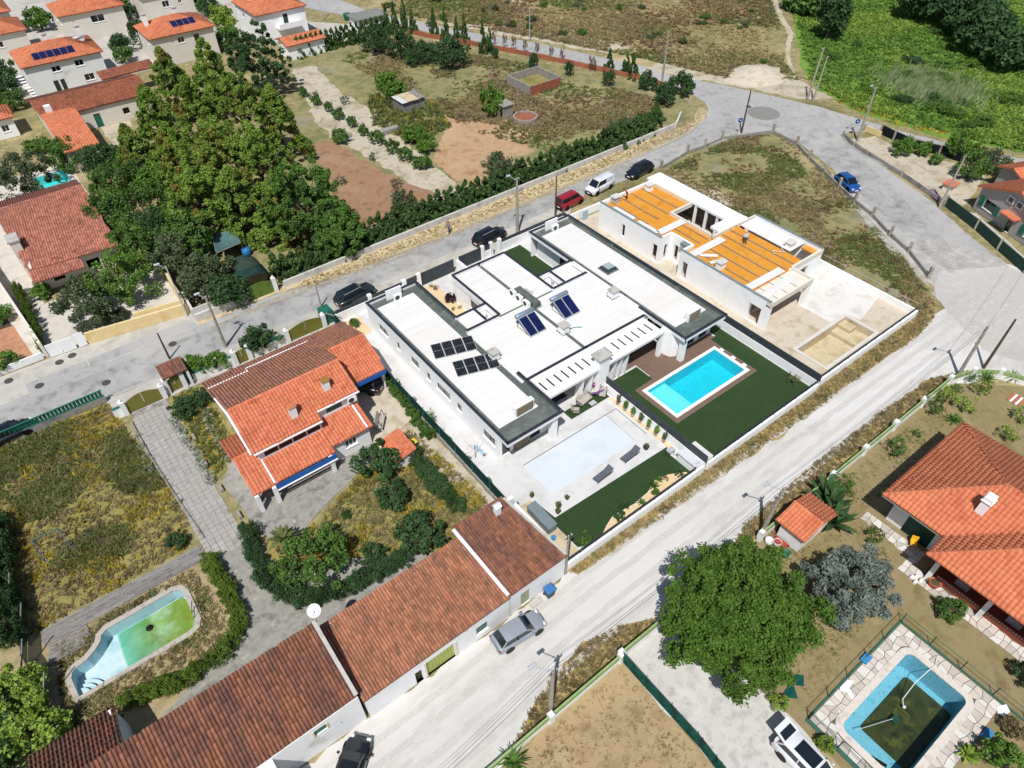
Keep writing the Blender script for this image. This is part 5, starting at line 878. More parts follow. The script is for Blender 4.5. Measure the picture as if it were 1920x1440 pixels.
# ================================================================== villa with salmon tiles
t = thing('villa', 'villa with large salmon tiled hip roof at the right edge', 'house', (48, 0, 0))
VH = 3.55
wall(t, 'x', 43.6, .3, 3.4, 7.7, 0, VH, [(4.2, 6.4, 0, 2.2)], STUCCO_OLD); MB().box(43.68, 43.72, 4.2, 6.4, 0, 2.2).build('garage_door', M('dark_green_door', ['#12443a', '#195246'], 1, .5, k=.7), t); wall(t, 'y', 7.7, -.3, 43.9, 53.6, 0, VH, [], STUCCO_OLD); wall(t, 'x', 43.2, .3, -14, 3.1, 0, VH, [(-1.0, .6, .8, 2.1), (1.4, 2.3, 0, 2.1), (-6, -4.4, .8, 2.1)], STUCCO_OLD); wall(t, 'y', 3.1, -.3, 43.5, 43.9, 0, VH, [], STUCCO_OLD); wall(t, 'x', 53.6, -.3, -14, 7.4, 0, VH, [], STUCCO_OLD)
for h in ((-1.0, .6, .8, 2.1), (-6, -4.4, .8, 2.1)): window(t, 'x', 43.2, .3, h, GREENM, GLASS, STUCCO, 1)
for y in (2.75, -1.15, -5.0): MB().bevbox(41.0, 41.35, y-.17, y+.17, 0, VH).build('column', STUCCO_OLD, t)
MB().box(41.5, 43.19, -14, 3.1, -.02, .1).build('porch_floor', M('red_porch_tile', ['#7d3b2c', '#8c4635'], 2, .7, k=.7), t)
TR = M('terracotta_plinth', ['#c9714f', '#d57f5c'], 1, .8, k=.72)
for y0, y1 in ((-.9, 2.4), (-4.8, -1.4), (-9, -5.2)):
    p = MB().bevbox(41.42, 41.75, y0, y1, 0, .45).build('porch_wall', TR, t)
    for i in range(int((y1-y0)/.2)): MB().box(41.5, 41.62, y0+.06+i*.2, y0+.06+i*.2+.11, .45, .462).build('white_inlay', STUCCO, p)
for y in (.8, -3.0): MB().bevbox(42.3, 42.7, y-.5, y+.5, .1, .5).build('porch_seat', CONC, t)
r = Roof(t, T_NEW, .32, .38, .085, 300, T_NEW)
za, zp = 3.6, 6.0
r.plane((42.22, 8.54, za), (42.22, -14, za), (48.0, -14, zp), (48.0, 2.8, zp)); r.plane((54.4, 8.54, za), (42.22, 8.54, za), (48.0, 2.8, zp)); r.plane((54.4, -14, za), (54.4, 8.54, za), (48.0, 2.8, zp), (48.0, -14, zp))
zb = za+.02; r.plane((39.87, 3.64, zb), (39.87, -14, zb), (46.6, -14, zb+2.8), (46.6, -3.1, zb+2.8)); r.plane((46.0, 3.64, zb), (39.87, 3.64, zb), (46.6, -3.1, zb+2.8), (46.6, 2.9, zb+.3))
r.ridge((42.22, 8.54, za), (48.0, 2.8, zp)); r.ridge((54.4, 8.54, za), (48.0, 2.8, zp)); r.ridge((48.0, 2.8, zp), (48.0, -3.5, zp)); r.ridge((39.87, 3.64, zb), (46.6, -3.1, zb+2.8)); r.done()
MB().box(42.3, 42.4, 3.8, 8.5, 3.3, 3.5).build('eave_board', GREYWALL, t)
c = thing('villa_chimney', 'white stepped chimney on the salmon villa roof', 'chimney', (45.3, 3.0, 4.8)); MB().bevbox(44.95, 45.65, 2.7, 3.3, 4.4, 6.2).build('stack', STUCCO, c); MB().bevbox(44.85, 45.75, 2.6, 3.4, 6.2, 6.3, .03).build('collar', STUCCO, c); MB().bevbox(44.92, 45.68, 2.68, 3.32, 6.3, 6.7, .05).build('hood', STUCCO, c)
t = thing('yellow_chair', 'yellow plastic chair outside the dark green villa door', 'chair', (42.9, 5.0, 0), .5); YP = M('chair_yellow', ['#f0b51f', '#f6c43a'], 2, .5, k=.75)
MB().bevbox(-.25, .25, -.25, .25, .42, .48, .02).build('seat', YP, t, at_=(0, 0, 0)); MB().add([(.2, -.25, .46), (.2, .25, .46), (.32, .25, .9), (.32, -.25, .9), (.25, -.25, .46), (.25, .25, .46), (.37, .25, .9), (.37, -.25, .9)], [(0, 1, 2, 3), (7, 6, 5, 4), (0, 4, 5, 1), (1, 5, 6, 2), (2, 6, 7, 3), (3, 7, 4, 0)]).build('backrest', YP, t, at_=(0, 0, 0))
for x in (-.22, .22):
    for y in (-.22, .22): MB().bar((x, y, 0), (x, y, .43), .02).build('leg', YP, t, at_=(0, 0, 0))
t = thing('terracotta_pot', 'large terracotta pot at the corner of the villa porch', 'pot', (41.2, 2.2, 0)); MB().lathe([(.01, 0), (.3, 0), (.45, .5), (.48, .52), (.4, .54), (.36, .4), (.01, .4)], (40.95, 2.15, 0), 14).build('pot', TR, t, True); MB().lathe([(.01, .42), (.34, .44), (.2, .5), (.01, .52)], (40.95, 2.15, 0), 9).build('soil', M('pot_soil', ['#5b5138', '#6d6244'], 3, .95, k=.7), t)
for i, (x, y) in enumerate(((40.6, 3.3), (40.3, 3.5), (40.5, 2.9), (40.1, 3.1))): o = MB().bevbox(x-.14, x+.14, y-.1, y+.1, 0, .28, .05).build('white_canister', STUCCO); tag(o, 'small white canister heaped at the villa porch corner', 'canister', 'white canisters at the villa corner')
# brick garden shed
t = thing('tool_shed', 'small shed with orange gabled tiles beside the dirt road', 'shed', (37.2, 11.4, 0)); SX0, SX1, SY0, SY1 = 35.0, 39.3, 10.0, 12.5
wall(t, 'x', 35.3, .15, 10.2, 12.3, 0, 1.9, [], STUCCO_OLD); wall(t, 'y', 10.2, .15, 35.45, 39.0, 0, 1.9, [(37.6, 38.1, .8, 1.5)], STUCCO_OLD); window(t, 'y', 10.2, .15, (37.6, 38.1, .8, 1.5), BLACK, GLASS, None, 0); wall(t, 'x', 39.0, -.15, 10.35, 12.3, 0, 1.9, [], STUCCO_OLD); wall(t, 'y', 12.3, -.15, 35.3, 39, 0, 1.9, [], STUCCO_OLD)
r = Roof(t, T_NEW, .3, .36, .085, 300, T_NEW); r.plane((35.0, 12.6, 1.95), (35.0, 9.9, 1.95), (37.1, 9.9, 2.55), (37.1, 12.6, 2.55)); r.plane((39.3, 9.9, 1.95), (39.3, 12.6, 1.95), (37.1, 12.6, 2.55), (37.1, 9.9, 2.55)); r.ridge((37.1, 9.9, 2.56), (37.1, 12.6, 2.56)); r.done()
for i, (x, y, lb) in enumerate(((34.6, 11.6, 'grey tub among the clutter beside the small shed'), (34.2, 12.1, 'pale tub among the clutter near the green wall'), (34.3, 10.6, 'dark green barrel among the clutter beside the shed'))): o = MB().lathe([(.01, 0), (.28, 0), (.34, .5), (.3, .5), (.26, .1), (.01, .1)], (x, y, 0), 12).build('tub', (CONC, PAVE, GREENM)[i], None, True); tag(o, lb, 'tub')
t = thing('garden_cart', 'red framed garden trolley beside the small shed', 'trolley', (34.8, 11.0, 0)); MB().bevbox(34.5, 35.1, 10.9, 12.0, .35, .42).build('tray', M('red_paint', ['#b0483c', '#c2554a'], 2, .6, k=.7), t); MB().bar((34.6, 12.0, .4), (34.6, 12.4, .9), .025).bar((35.0, 12.0, .4), (35.0, 12.4, .9), .025).build('handle', MATS['red_paint'], t)
for x, y in ((34.5, 11.0), (35.1, 11.0), (34.5, 11.9), (35.1, 11.9)): MB().lathe([(.0, -.03), (.16, -.03), (.16, .03), (.0, .03)], (x, y, .17), 10, 'x').build('wheel', RUBBER, t)
# pale green garden walls with piers
def green_wall(label, pts, h=1.0, every=4.6):
    t = thing('green_wall', label, 'wall', (pts[0][0], pts[0][1], 0)); d0 = 0
    for (x0, y0), (x1, y1) in zip(pts, pts[1:]):
        d = Vector((x1-x0, y1-y0)); e = d.normalized(); n = Vector((-e.y, e.x))*.09
        MB().prism([(x0-n.x, y0-n.y), (x1-n.x, y1-n.y), (x1+n.x, y1+n.y), (x0+n.x, y0+n.y)], -.05, h*.5).build('footing', STUCCO_OLD, t); n2 = n*.8
        MB().prism([(x0-n2.x, y0-n2.y), (x1-n2.x, y1-n2.y), (x1+n2.x, y1+n2.y), (x0+n2.x, y0+n2.y)], h*.5, h).build('panel', GREENP, t)
        k = max(1, round(d.length/every))
        for i in range(k): p = Vector((x0, y0))+d*i/k; MB().bevbox(p.x-.2, p.x+.2, p.y-.2, p.y+.2, -.05, h+.25, .06).build('pier', STUCCO_OLD, t)
    x, y = pts[-1]; MB().bevbox(x-.2, x+.2, y-.2, y+.2, -.05, h+.25, .06).build('pier', STUCCO_OLD, t); return t
green_wall('pale green wall with white piers along the villa garden', [(33.9, 12.75), (62.5, 12.75), (65.3, 11.9), (67.2, 10.2), (68.5, 7.5), (71, 2)])
green_wall('pale green wall with white piers before the straw coloured plot', [(18.3, 12.4), (5.5, 12.2), (-2, 11.6)], 1.0, 5.6)
green_wall('pale green metal gate wall at the concrete yard by the big tree', [(18.4, 12.5), (23.2, 12.5)], 1.1, 6)
t = thing('shade_net_fence', 'dark green shade net fence between straw plot and concrete yard', 'fence', (20, 6, 0)); NG = netting('dark_green_net', '#14584a', .12); P = [at(1166, 1240), at(1212, 1292), at(1260, 1345), at(1310, 1400), at(1345, 1445), at(1390, 1500)]; V = []
for p, q in zip(P, P[1:]):
    mb_ = MB(); k = 6
    for i in range(k):
        a = p.lerp(q, i/k); b = p.lerp(q, (i+1)/k); w_ = lambda s: .10*math.sin(s*5.1)+.06*math.sin(s*11)
        mb_.quad((a.x, a.y, 0), (b.x, b.y, 0), (b.x+w_(b.x+b.y), b.y, .75), (a.x+w_(a.x+a.y), a.y, .75)); mb_.quad((a.x+w_(a.x+a.y), a.y, .75), (b.x+w_(b.x+b.y), b.y, .75), (b.x, b.y, 1.45), (a.x, a.y, 1.45))
    mb_.build('net', NG, t); MB().bar((p.x, p.y, 0), (p.x, p.y, 1.6), .035).build('post', METAL_D, t)
# ================================================================== far village houses
def village_house(name, label, x0, x1, y0, y1, ez, rh, wm, tm, wins=(), ov=.45, hip=True, cat='house', chim=(), solar=None, n_parts=0, gable='x'):
    t = thing(name, label, cat, ((x0+x1)/2, (y0+y1)/2, 0)); a0, a1, b0, b1 = x0+ov, x1-ov, y0+ov, y1-ov
    hy = [(w[1], w[2], w[3], w[4]) for w in wins if w[0] == 'y']; hx = [(w[1], w[2], w[3], w[4]) for w in wins if w[0] == 'x']
    wall(t, 'y', b0, .25, a0, a1, 0, ez, hy, wm); wall(t, 'x', a0, .25, b0+.25, b1, 0, ez, hx, wm); wall(t, 'x', a1, -.25, b0+.25, b1, 0, ez, [], wm); wall(t, 'y', b1, -.25, a0+.25, a1-.25, 0, ez, [], wm)
    for h in hy: window(t, 'y', b0, .25, h, GREENM if h[3]-h[2] > 1.3 else STUCCO, GLASS, STUCCO, 1)
    for h in hx: window(t, 'x', a0, .25, h, GREENM, GLASS, STUCCO, 1)
    r = Roof(t, tm, .36, .46, .07, n_parts, tm); z = ez+.02; w_, d_ = x1-x0, y1-y0
    if hip:
        k = min(w_, d_)/2; zr = z+rh
        A, B = ((x0+k, y0+k, zr), (x1-k, y0+k, zr)) if w_ >= d_ else ((x0+k, y0+k, zr), (x0+k, y1-k, zr))
        if w_ >= d_: r.plane((x0, y0, z), (x1, y0, z), B, A); r.plane((x1, y1, z), (x0, y1, z), A, B); r.plane((x0, y1, z), (x0, y0, z), A); r.plane((x1, y0, z), (x1, y1, z), B)
        else: r.plane((x0, y1, z), (x0, y0, z), A, B); r.plane((x1, y0, z), (x1, y1, z), B, A); r.plane((x0, y0, z), (x1, y0, z), A); r.plane((x1, y1, z), (x0, y1, z), B)
        r.ridge(A, B)
        for c in ((x0, y0, z), (x1, y0, z)): r.ridge(c, A if c[0] == x0 or w_ < d_ else B)
    else:
        ym = (y0+y1)/2; r.plane((x0, y0, z), (x1, y0, z), (x1, ym, z+rh), (x0, ym, z+rh)); r.plane((x1, y1, z), (x0, y1, z), (x0, ym, z+rh), (x1, ym, z+rh)); r.ridge((x0, ym, z+rh), (x1, ym, z+rh))
        for x, s in ((a0, .25), (a1, -.25)): MB().add([(x, b0, ez), (x, b1, ez), (x, ym, ez+rh*.9), (x+s, b0, ez), (x+s, b1, ez), (x+s, ym, ez+rh*.9)], [(0, 1, 2), (5, 4, 3), (0, 2, 5, 3), (1, 4, 5, 2)]).build('gable', wm, t)
    r.done()
    for cx, cy, zz, hh in chim: MB().bevbox(cx-.35, cx+.35, cy-.35, cy+.35, zz-.5, zz+hh).build('chimney', STUCCO, t); MB().bevbox(cx-.45, cx+.45, cy-.45, cy+.45, zz+hh, zz+hh+.15, .03).build('chimney_cap', CONC, t)
    if solar:
        sx, sy, n, sl = solar
        for i in range(n):
            z0 = ez+.16+(sy-y0)*sl; MB().add([(sx+i*1.1, sy, z0), (sx+i*1.1+1.02, sy, z0), (sx+i*1.1+1.02, sy+1.6, z0+1.6*sl), (sx+i*1.1, sy+1.6, z0+1.6*sl), (sx+i*1.1, sy, z0+.06), (sx+i*1.1+1.02, sy, z0+.06), (sx+i*1.1+1.02, sy+1.6, z0+.06+1.6*sl), (sx+i*1.1, sy+1.6, z0+.06+1.6*sl)], [(3, 2, 1, 0), (4, 5, 6, 7), (0, 1, 5, 4), (1, 2, 6, 5), (2, 3, 7, 6), (3, 0, 4, 7)]).build('solar_panel', PVB, t)
    return t
t = village_house('village_house', 'white two storey house with six solar panels on its orange hip roof', 7.0, 20.2, 145.1, 155.5, 5.1, 1.9, STUCCO_OLD, T_FAR, [('y', 11.4, 12.8, 3.4, 4.3), ('y', 15.2, 16.6, 3.5, 4.5), ('y', 10.8, 11.6, .1, 2.1), ('y', 15.8, 17.4, .9, 2.0), ('y', 11.9, 12.6, .1, 2.1)], chim=((13.0, 151, 6.5, 1.4), (18.4, 150.5, 6.4, 1.9)), solar=(9.6, 146.2, 6, .36))
MB().lathe([(.01, 0), (.25, 0), (.25, 1.6), (.01, 1.6)], (16.9, 149.0, 6.9), 10, 'x').build('heater_tank', METAL_L, t, True)
for i in range(8): MB().box(6.0+.12*i, 6.9+.12*i, 149.5-i*.55, 150-i*.55, 2.6-.33*i, 2.7-.33*i).build('stair_tread', STUCCO_OLD, t)
village_house('village_house', 'cream two storey house with four solar panels behind the tall trees', 28.2, 40.6, 145.5, 155.6, 5.1, 1.9, CREAM, T_FAR, [('y', 33.2, 34.4, 3.4, 4.4), ('y', 36.2, 37.2, 2.9, 4.4), ('x', 148.6, 149.6, 3.4, 4.4)], chim=((29.9, 151.3, 6.3, 1.5), (35.8, 152.5, 6.6, 1.0)), solar=(33.4, 147.2, 4, .36))
t = village_house('village_house', 'tall white house with balcony and orange hip roof near the far road', 48.0, 58.8, 144.4, 156.8, 5.5, 1.9, STUCCO, T_FAR, [('y', 53.6, 54.6, 2.9, 4.8), ('x', 147.5, 148.5, 3.4, 4.3), ('x', 152.0, 153.0, 3.4, 4.3)], chim=((50.5, 152.0, 6.6, 1.2),))
MB().box(51.8, 56.8, 143.0, 144.8, 2.6, 2.75).build('balcony_slab', STUCCO, t); MB().box(51.8, 56.8, 143.0, 143.1, 2.75, 3.6).build('balcony_wall', STUCCO, t)
village_house('annex_house', 'small annex with orange gabled roof beside the tall white house', 48.8, 57.0, 133.5, 139.0, 2.6, .8, STUCCO, T_FAR, (), hip=False)
village_house('village_house', 'cream house with rounded hip roof at the top edge', 18.2, 31.0, 170.5, 181.0, 5.0, 1.8, CREAM, T_FAR, [('y', 24.0, 26.5, 2.8, 4.1), ('x', 172, 173, 3.2, 4.2), ('x', 175.5, 176.5, 3.2, 4.2)])
village_house('village_house', 'cream house with green shutters at the top edge behind a hedge', 34.0, 47.0, 170.5, 182.0, 5.6, 1.8, CREAM, T_FAR, [('y', 38.2, 39.6, 3.0, 4.2), ('y', 44.6, 46.2, 2.6, 4.6), ('y', 41.5, 42.2, 3.2, 4.0)])
village_house('village_house', 'cream house with orange roof in the upper left corner', 3.0, 12.2, 167.5, 177.0, 4.8, 1.7, CREAM, T_FAR, [('y', 6.0, 7.4, 2.6, 3.6)])
village_house('village_house', 'house with orange roof just cut by the upper left corner', 4.0, 12.0, 182.0, 192.0, 4.8, 1.7, CREAM, T_FAR)
village_house('village_house', 'white cottage with orange roof cut by the left edge', -4.0, 2.6, 131.0, 137.0, 3.0, 1.1, STUCCO, T_FAR, [('y', .2, 1.2, 1.0, 2.0)])
t = thing('long_outbuilding', 'long low outbuilding with brown and orange tiled roofs beside the tall trees', 'outbuilding', (12, 130, 0)); r = Roof(t, M('brown_far_tile', ['#9a5a44', '#ad6a50', '#84503f'], 1, .9, rv=.15, k=.65, big=('#6b4f44', .3, .6, .12, .5)), .36, .46, .07, 0)
r.plane((5.8, 126.3, 3.2), (22, 126.3, 3.2), (22, 131.5, 4.4), (5.4, 131.5, 4.4)); r.plane((22, 136.6, 3.2), (4.9, 136.6, 3.2), (5.4, 131.5, 4.4), (22, 131.5, 4.4)); r.ridge((5.4, 131.5, 4.4), (22, 131.5, 4.4)); r.plane((17.2, 136.6, 3.4), (26, 136.9, 3.4), (26, 139.2, 4.0), (17.0, 139.0, 4.0)); r.done()
wall(t, 'y', 126.6, .25, 10.3, 22, 0, 3.2, [(12.6, 13.6, 0, 2.1), (17, 18, .9, 1.9)], CREAM); MB().box(12.6, 13.6, 126.7, 126.75, 0, 2.1).build('green_door', GREENM, t); wall(t, 'x', 5.9, .25, 113.5, 136.5, 0, 3.2, [], CREAM); wall(t, 'y', 112.8, .25, 5.9, 10.2, 0, 3.1, [(8.4, 9.5, .8, 1.9)], CREAM); window(t, 'y', 112.8, .25, (8.4, 9.5, .8, 1.9), GREENM, GLASS, STUCCO, 1); wall(t, 'x', 10.2, -.25, 113, 126.5, 0, 3.1, [], CREAM)
r = Roof(t, T_FAR, .36, .46, .07, 0); r.plane((5.7, 112.4, 3.2), (10.5, 112.4, 3.2), (10.3, 125.3, 4.3), (5.7, 125.3, 4.3)); r.done(); MB().bevbox(6.6, 7.5, 125.4, 126.2, 3, 5.3).build('chimney', STUCCO_OLD, t)
# mottled roof house at left
t = thing('village_house', 'single storey house with mottled red roof and broad chimney at left', 'house', (0, 90, 0)); r = Roof(t, T_MIX, .27, .40, .09, 300, T_DK)
r.plane((-4.45, 84.5, 2.95), (5.15, 83.6, 2.95), (5.1, 97.95, 4.6), (-5.05, 97.95, 4.6)); r.plane((-4.5, 82.4, 2.5), (.85, 82.2, 2.5), (.75, 84.4, 2.85), (-4.45, 84.5, 2.85)); r.plane((5.1, 103.5, 3.0), (-5.0, 103.5, 3.0), (-5.05, 97.95, 4.6), (5.1, 97.95, 4.6)); r.ridge((-5.0, 97.95, 4.6), (5.1, 97.95, 4.6)); r.done()
wall(t, 'x', -4.2, .25, 84.6, 103, 0, 3.2, [], CREAM); wall(t, 'y', 84.4, .25, -3.9, 5, 0, 2.9, [(1.2, 2.6, .9, 2.0), (-2.6, -1.4, .8, 2.0)], CREAM); wall(t, 'x', 4.9, -.25, 84.6, 103, 0, 3, [], CREAM); MB().bevbox(-4.9, -3.9, 88.5, 90.3, 0, 4.7).build('chimney', CREAM, t); MB().bevbox(-5.05, -3.75, 88.4, 90.4, 4.7, 4.95, .04).build('chimney_cap', CONC, t)
# right edge houses
t = village_house('grey_house', 'grey rendered house with green shutters and orange roof at the right edge', 93.3, 102.3, 15.1, 27.1, 3.0, 2.3, GREYWALL, T_OR, [('x', 16.6, 18.4, .9, 2.1), ('x', 23.6, 25.4, .9, 2.1), ('x', 20.4, 21.2, .1, 2.1)], hip=False)
MB().bevbox(92.6, 94.0, 19.6, 22.0, 2.3, 2.5).build('door_canopy', T_OR, t); 
for a, b in ((15.85, 16.55), (18.45, 19.15), (22.85, 23.55), (25.45, 26.15)): MB().bevbox(93.66, 93.72, a, b, .85, 2.15).build('shutter', GREENM, t)
for y in (20.2, 21.6): MB().box(93.62, 93.72, y, y+.95, 3.35, 4.15).build('attic_window', STUCCO, t); MB().box(93.6, 93.62, y+.1, y+.85, 3.45, 4.05).build('attic_pane', GLASS, t)
t.rotation_euler = (0, 0, -.42); t = village_house('grey_annex', 'small grey annex with orange roof behind the grey house', 102.5, 109, 23.5, 28.5, 2.8, .8, GREYWALL, T_OR, hip=False); t.rotation_euler = (0, 0, -.42)
# ================================================================== street side on the left
t = thing('yellow_wall', 'peeling yellow garden wall beside the sidewalk', 'wall', (3, 71.5, 0)); MB().prism([(-2.4, 71.5), (7.8, 69.9), (7.9, 70.1), (-2.3, 71.75)], 0, 1.35).build('wall', YELLOW, t); MB().prism([(7.55, 70.1), (7.85, 70.05), (8.2, 80), (7.95, 80)], 0, 1.5).build('wall', YELLOW, t); MB().prism([(2.6, 71.1), (7.8, 70.15), (7.85, 70.3), (2.65, 71.3)], 1.35, 1.8).build('raised_wall', YELLOW, t)
t = thing('white_gate', 'white double driveway gate with arched top on the sidewalk', 'gate', (-4.8, 71.6, 0)); MB().box(-6.1, -4.85, 71.6, 71.68, .05, 1.6).build('leaf', STUCCO, t); MB().box(-4.8, -3.55, 71.5, 71.58, .05, 1.6).build('leaf', STUCCO, t)
t = thing('white_gate', 'narrow white pedestrian gate beside the yellow wall', 'gate', (-2.9, 71.5, 0)); MB().box(-3.35, -2.5, 71.45, 71.53, .05, 1.7).build('leaf', STUCCO, t)
t = thing('ivy_wall', 'tall cream wall dark with ivy between the two yards', 'wall', (-7, 80, 0)); MB().prism([(-6.5, 72), (-6.2, 72), (-8.8, 100), (-9.1, 100)], 0, 1.9).build('wall', CREAM, t)
t = thing('white_fence', 'low white wall with dark rail before the terracotta yard', 'wall', (-10, 71.9, 0)); MB().box(-26, -6.7, 71.9, 72.1, 0, .8).build('wall', STUCCO_OLD, t); rails(t, -26, 72.0, -9, 72.0, .8, (.3, .6), METAL_D)
t = thing('hedge_wall', 'long low white wall under the cypress hedge', 'wall', (40, 68.3, 0)); MB().prism([(18.2, 67.9), (84.2, 68.5), (88, 71), (87.8, 71.2), (84.1, 68.75), (18.2, 68.15)], 0, .75).build('wall', M('worn_white_wall', ['#cfccc4', '#dedbd4', '#b9b5ab'], .8, .95, k=.78, big=('#9b9588', .5, .64, .08, .6)), t)
t = thing('hedge_wall', 'low white wall between green gate and street light', 'wall', (11, 68, 0)); MB().prism([(8.0, 67.9), (13.4, 67.8), (13.4, 68.05), (8.0, 68.15)], 0, .95).build('wall', MATS['worn_white_wall'], t); MB().prism([(7.85, 68.15), (8.1, 68.15), (8.3, 72), (8.05, 72)], 0, 1.6).build('wall', MATS['worn_white_wall'], t); MB().prism([(8.1, 68.16), (10.2, 68.12), (10.2, 68.3), (8.1, 68.35)], .95, 1.6).build('wall', MATS['worn_white_wall'], t)
def arch_gate(label, x0, x1, y, h, mat, rise=.35, piers=True, z0=0):
    t = thing('metal_gate', label, 'gate', ((x0+x1)/2, y, 0)); n = 10
    for s in (0, 1):
        a, b = (x0, (x0+x1)/2-.02) if s == 0 else ((x0+x1)/2+.02, x1); top = [(a+(b-a)*i/n, h+rise*math.sin(math.pi*((a+(b-a)*i/n)-x0)/(x1-x0))) for i in range(n+1)]; V = [(x, y-.03, .05) for x, _ in top]+[(x, y-.03, z) for x, z in top]+[(x, y+.03, .05) for x, _ in top]+[(x, y+.03, z) for x, z in top]; k = n+1
        MB().add(V, [(i, i+1, k+i+1, k+i) for i in range(n)]+[(2*k+i+1, 2*k+i, 3*k+i, 3*k+i+1) for i in range(n)]+[(k+i, k+i+1, 3*k+i+1, 3*k+i) for i in range(n)]).build('leaf', mat, t)
    if piers:
        for x in (x0-.25, x1+.25): MB().bevbox(x-.22, x+.22, y-.22, y+.22, 0, h+.35, .04).build('pier', STUCCO_OLD, t); MB().ball((x, y, h+.45), .14, 8, 5).build('finial', STUCCO_OLD, t)
    return t
arch_gate('bright green arched driveway gate in the hedge wall', 13.75, 16.9, 67.9, 1.5, M('grass_green_paint', ['#5f7a2c', '#6f8a37', '#56702a'], 1, .6, k=.72), .4)
arch_gate('olive arched double gate of the paved driveway', -1.95, 1.2, 58.4, 1.35, OLIVEP, .45); arch_gate('olive arched driveway gate near the dark green car', 14.7, 18.4, 58.6, 1.35, OLIVEP, .4); arch_gate('narrow olive garden gate beside the telegraph pole', 9.0, 10.0, 58.6, 1.5, OLIVEP, .12); arch_gate('narrow olive side gate under the tiled porch roof', 2.2, 3.3, 58.8, 1.5, OLIVEP, .12)
t = thing('gate_porch', 'small tiled canopy over the side gate of the farmhouse', 'porch', (3, 59.2, 0)); r = Roof(t, T_DK, .26, .36, .05, 300); r.plane((1.9, 58.4, 2.1), (4.3, 58.4, 2.1), (4.3, 60.2, 2.5), (1.9, 60.2, 2.5)); r.done()
for x in (2.0, 4.2): MB().box(x-.12, x+.12, 58.5, 58.75, 0, 2.05).build('post', STUCCO_OLD, t); MB().box(x-.12, x+.12, 59.9, 60.15, 0, 2.3).build('post', STUCCO_OLD, t)
for x0, x1, y, lb in ((4.5, 8.6, 59.0, 'white wall with green rail before the citrus hedge'), (10.3, 14.2, 58.7, 'white wall with green coping beside the dark bush'), (-3.2, -2.3, 58.7, 'short white wall curving to the olive gate')):
    t = thing('garden_wall', lb, 'wall', ((x0+x1)/2, y, 0)); MB().box(x0, x1, y-.1, y+.1, 0, .95).build('wall', STUCCO_OLD, t); MB().bevbox(x0, x1, y-.14, y+.14, .95, 1.03, .02).build('coping', GREENM, t)
t = thing('louvre_fence', 'concrete wall topped with a long green louvred metal fence', 'fence', (-10, 61.5, 0)); MB().box(-30, -3.2, 61.35, 61.6, 0, .75).build('wall', CONC_D, t)
for i in range(82): x = -29.9+i*.325; MB().add([(x, 61.40, .78), (x+.26, 61.46, .78), (x+.26, 61.49, .78), (x, 61.43, .78), (x, 61.40, 1.45), (x+.26, 61.46, 1.45), (x+.26, 61.49, 1.45), (x, 61.43, 1.45)], [(3, 2, 1, 0), (4, 5, 6, 7), (0, 1, 5, 4), (1, 2, 6, 5), (2, 3, 7, 6), (3, 0, 4, 7)]).build('slat', GREENM, t)
for z in (.76, 1.46): MB().box(-30, -3.2, 61.36, 61.53, z, z+.06).build('rail', GREENM, t)
t = thing('green_cabinet', 'dark green netting and posts at the corner by the dark green car', 'cabinet', (19.2, 59.4, 0)); MB().box(18.7, 19.9, 58.7, 60.0, 0, 1.6).build('net_wrap', GREENM, t); MB().plank((19.0, 58.5, 1.7), (20.2, 57.2, 1.2), .12, .08).build('plank', TIMBER_G, t)
# arched shade tunnel and ragged shelter
t = thing('shade_tunnel', 'dark green shade net tunnel behind the green gate', 'shelter', (15.3, 70.8, 0)); NT = netting('tunnel_net', '#2b4642', .08); n = 10; V = []; F = []
for j in range(7):
    for i in range(n+1): a = math.pi*i/n; V.append((15.3-2.3*math.cos(a), 68.9+j*.75, 2.5*math.sin(a)**.8+.04*math.sin(j*2+i)))
for j in range(6):
    for i in range(n): p = j*(n+1)+i; F.append((p, p+1, p+n+2, p+n+1))
MB().add(V, F).build('net', NT, t, True)
for j in range(0, 7, 3):
    mb_ = MB(); q = [V[j*(n+1)+i] for i in range(n+1)]
    for a, b in zip(q, q[1:]): mb_.bar((a[0], a[1], a[2]-.03), (b[0], b[1], b[2]-.03), .03, n=5)
    mb_.build('hoop', METAL_D, t)
t = thing('ragged_shelter', 'ragged shelter of branches with a torn teal tarpaulin', 'shelter', (14, 76, 0)); P = [at(405, 475, 2), at(452, 455, 2), at(438, 432, 2.2), at(398, 440, 2.2)]; mb_ = MB(); k = 6; vv = []
for i in range(k+1):
    for j in range(k+1): a = P[0].lerp(P[1], i/k); b = P[3].lerp(P[2], i/k); p = a.lerp(b, j/k); vv.append((p.x, p.y, p.z-.5*math.sin(math.pi*i/k)*math.sin(math.pi*j/k)+.08*math.sin(i*3+j)))
mb_.add(vv, [(i*(k+1)+j, (i+1)*(k+1)+j, (i+1)*(k+1)+j+1, i*(k+1)+j+1) for i in range(k) for j in range(k)]).build('tarpaulin', M('teal_tarpaulin', ['#4f7470', '#5d837f', '#3f615d'], 1, .8, k=.7), t, True)
for p in P: MB().bar((p.x, p.y, 0), (p.x, p.y, 2.3), .06, .04).build('branch_post', POLE_W, t)
for a, b in zip(P, P[1:]+P[:1]): MB().bar(a, b, .05, .04).build('branch', TIMBER_G, t)
MB().lathe([(.01, 0), (.5, 0), (.55, .5), (.5, 1.0), (.01, 1.05)], at(464, 478)[:], 12).build('blue_barrel', M('barrel_blue', ['#2f7fc4', '#3c8cd0'], 2, .45, k=.7), None, True); tag(bpy.data.objects['blue_barrel'], 'blue plastic barrel beside the dark shade tunnel', 'barrel')
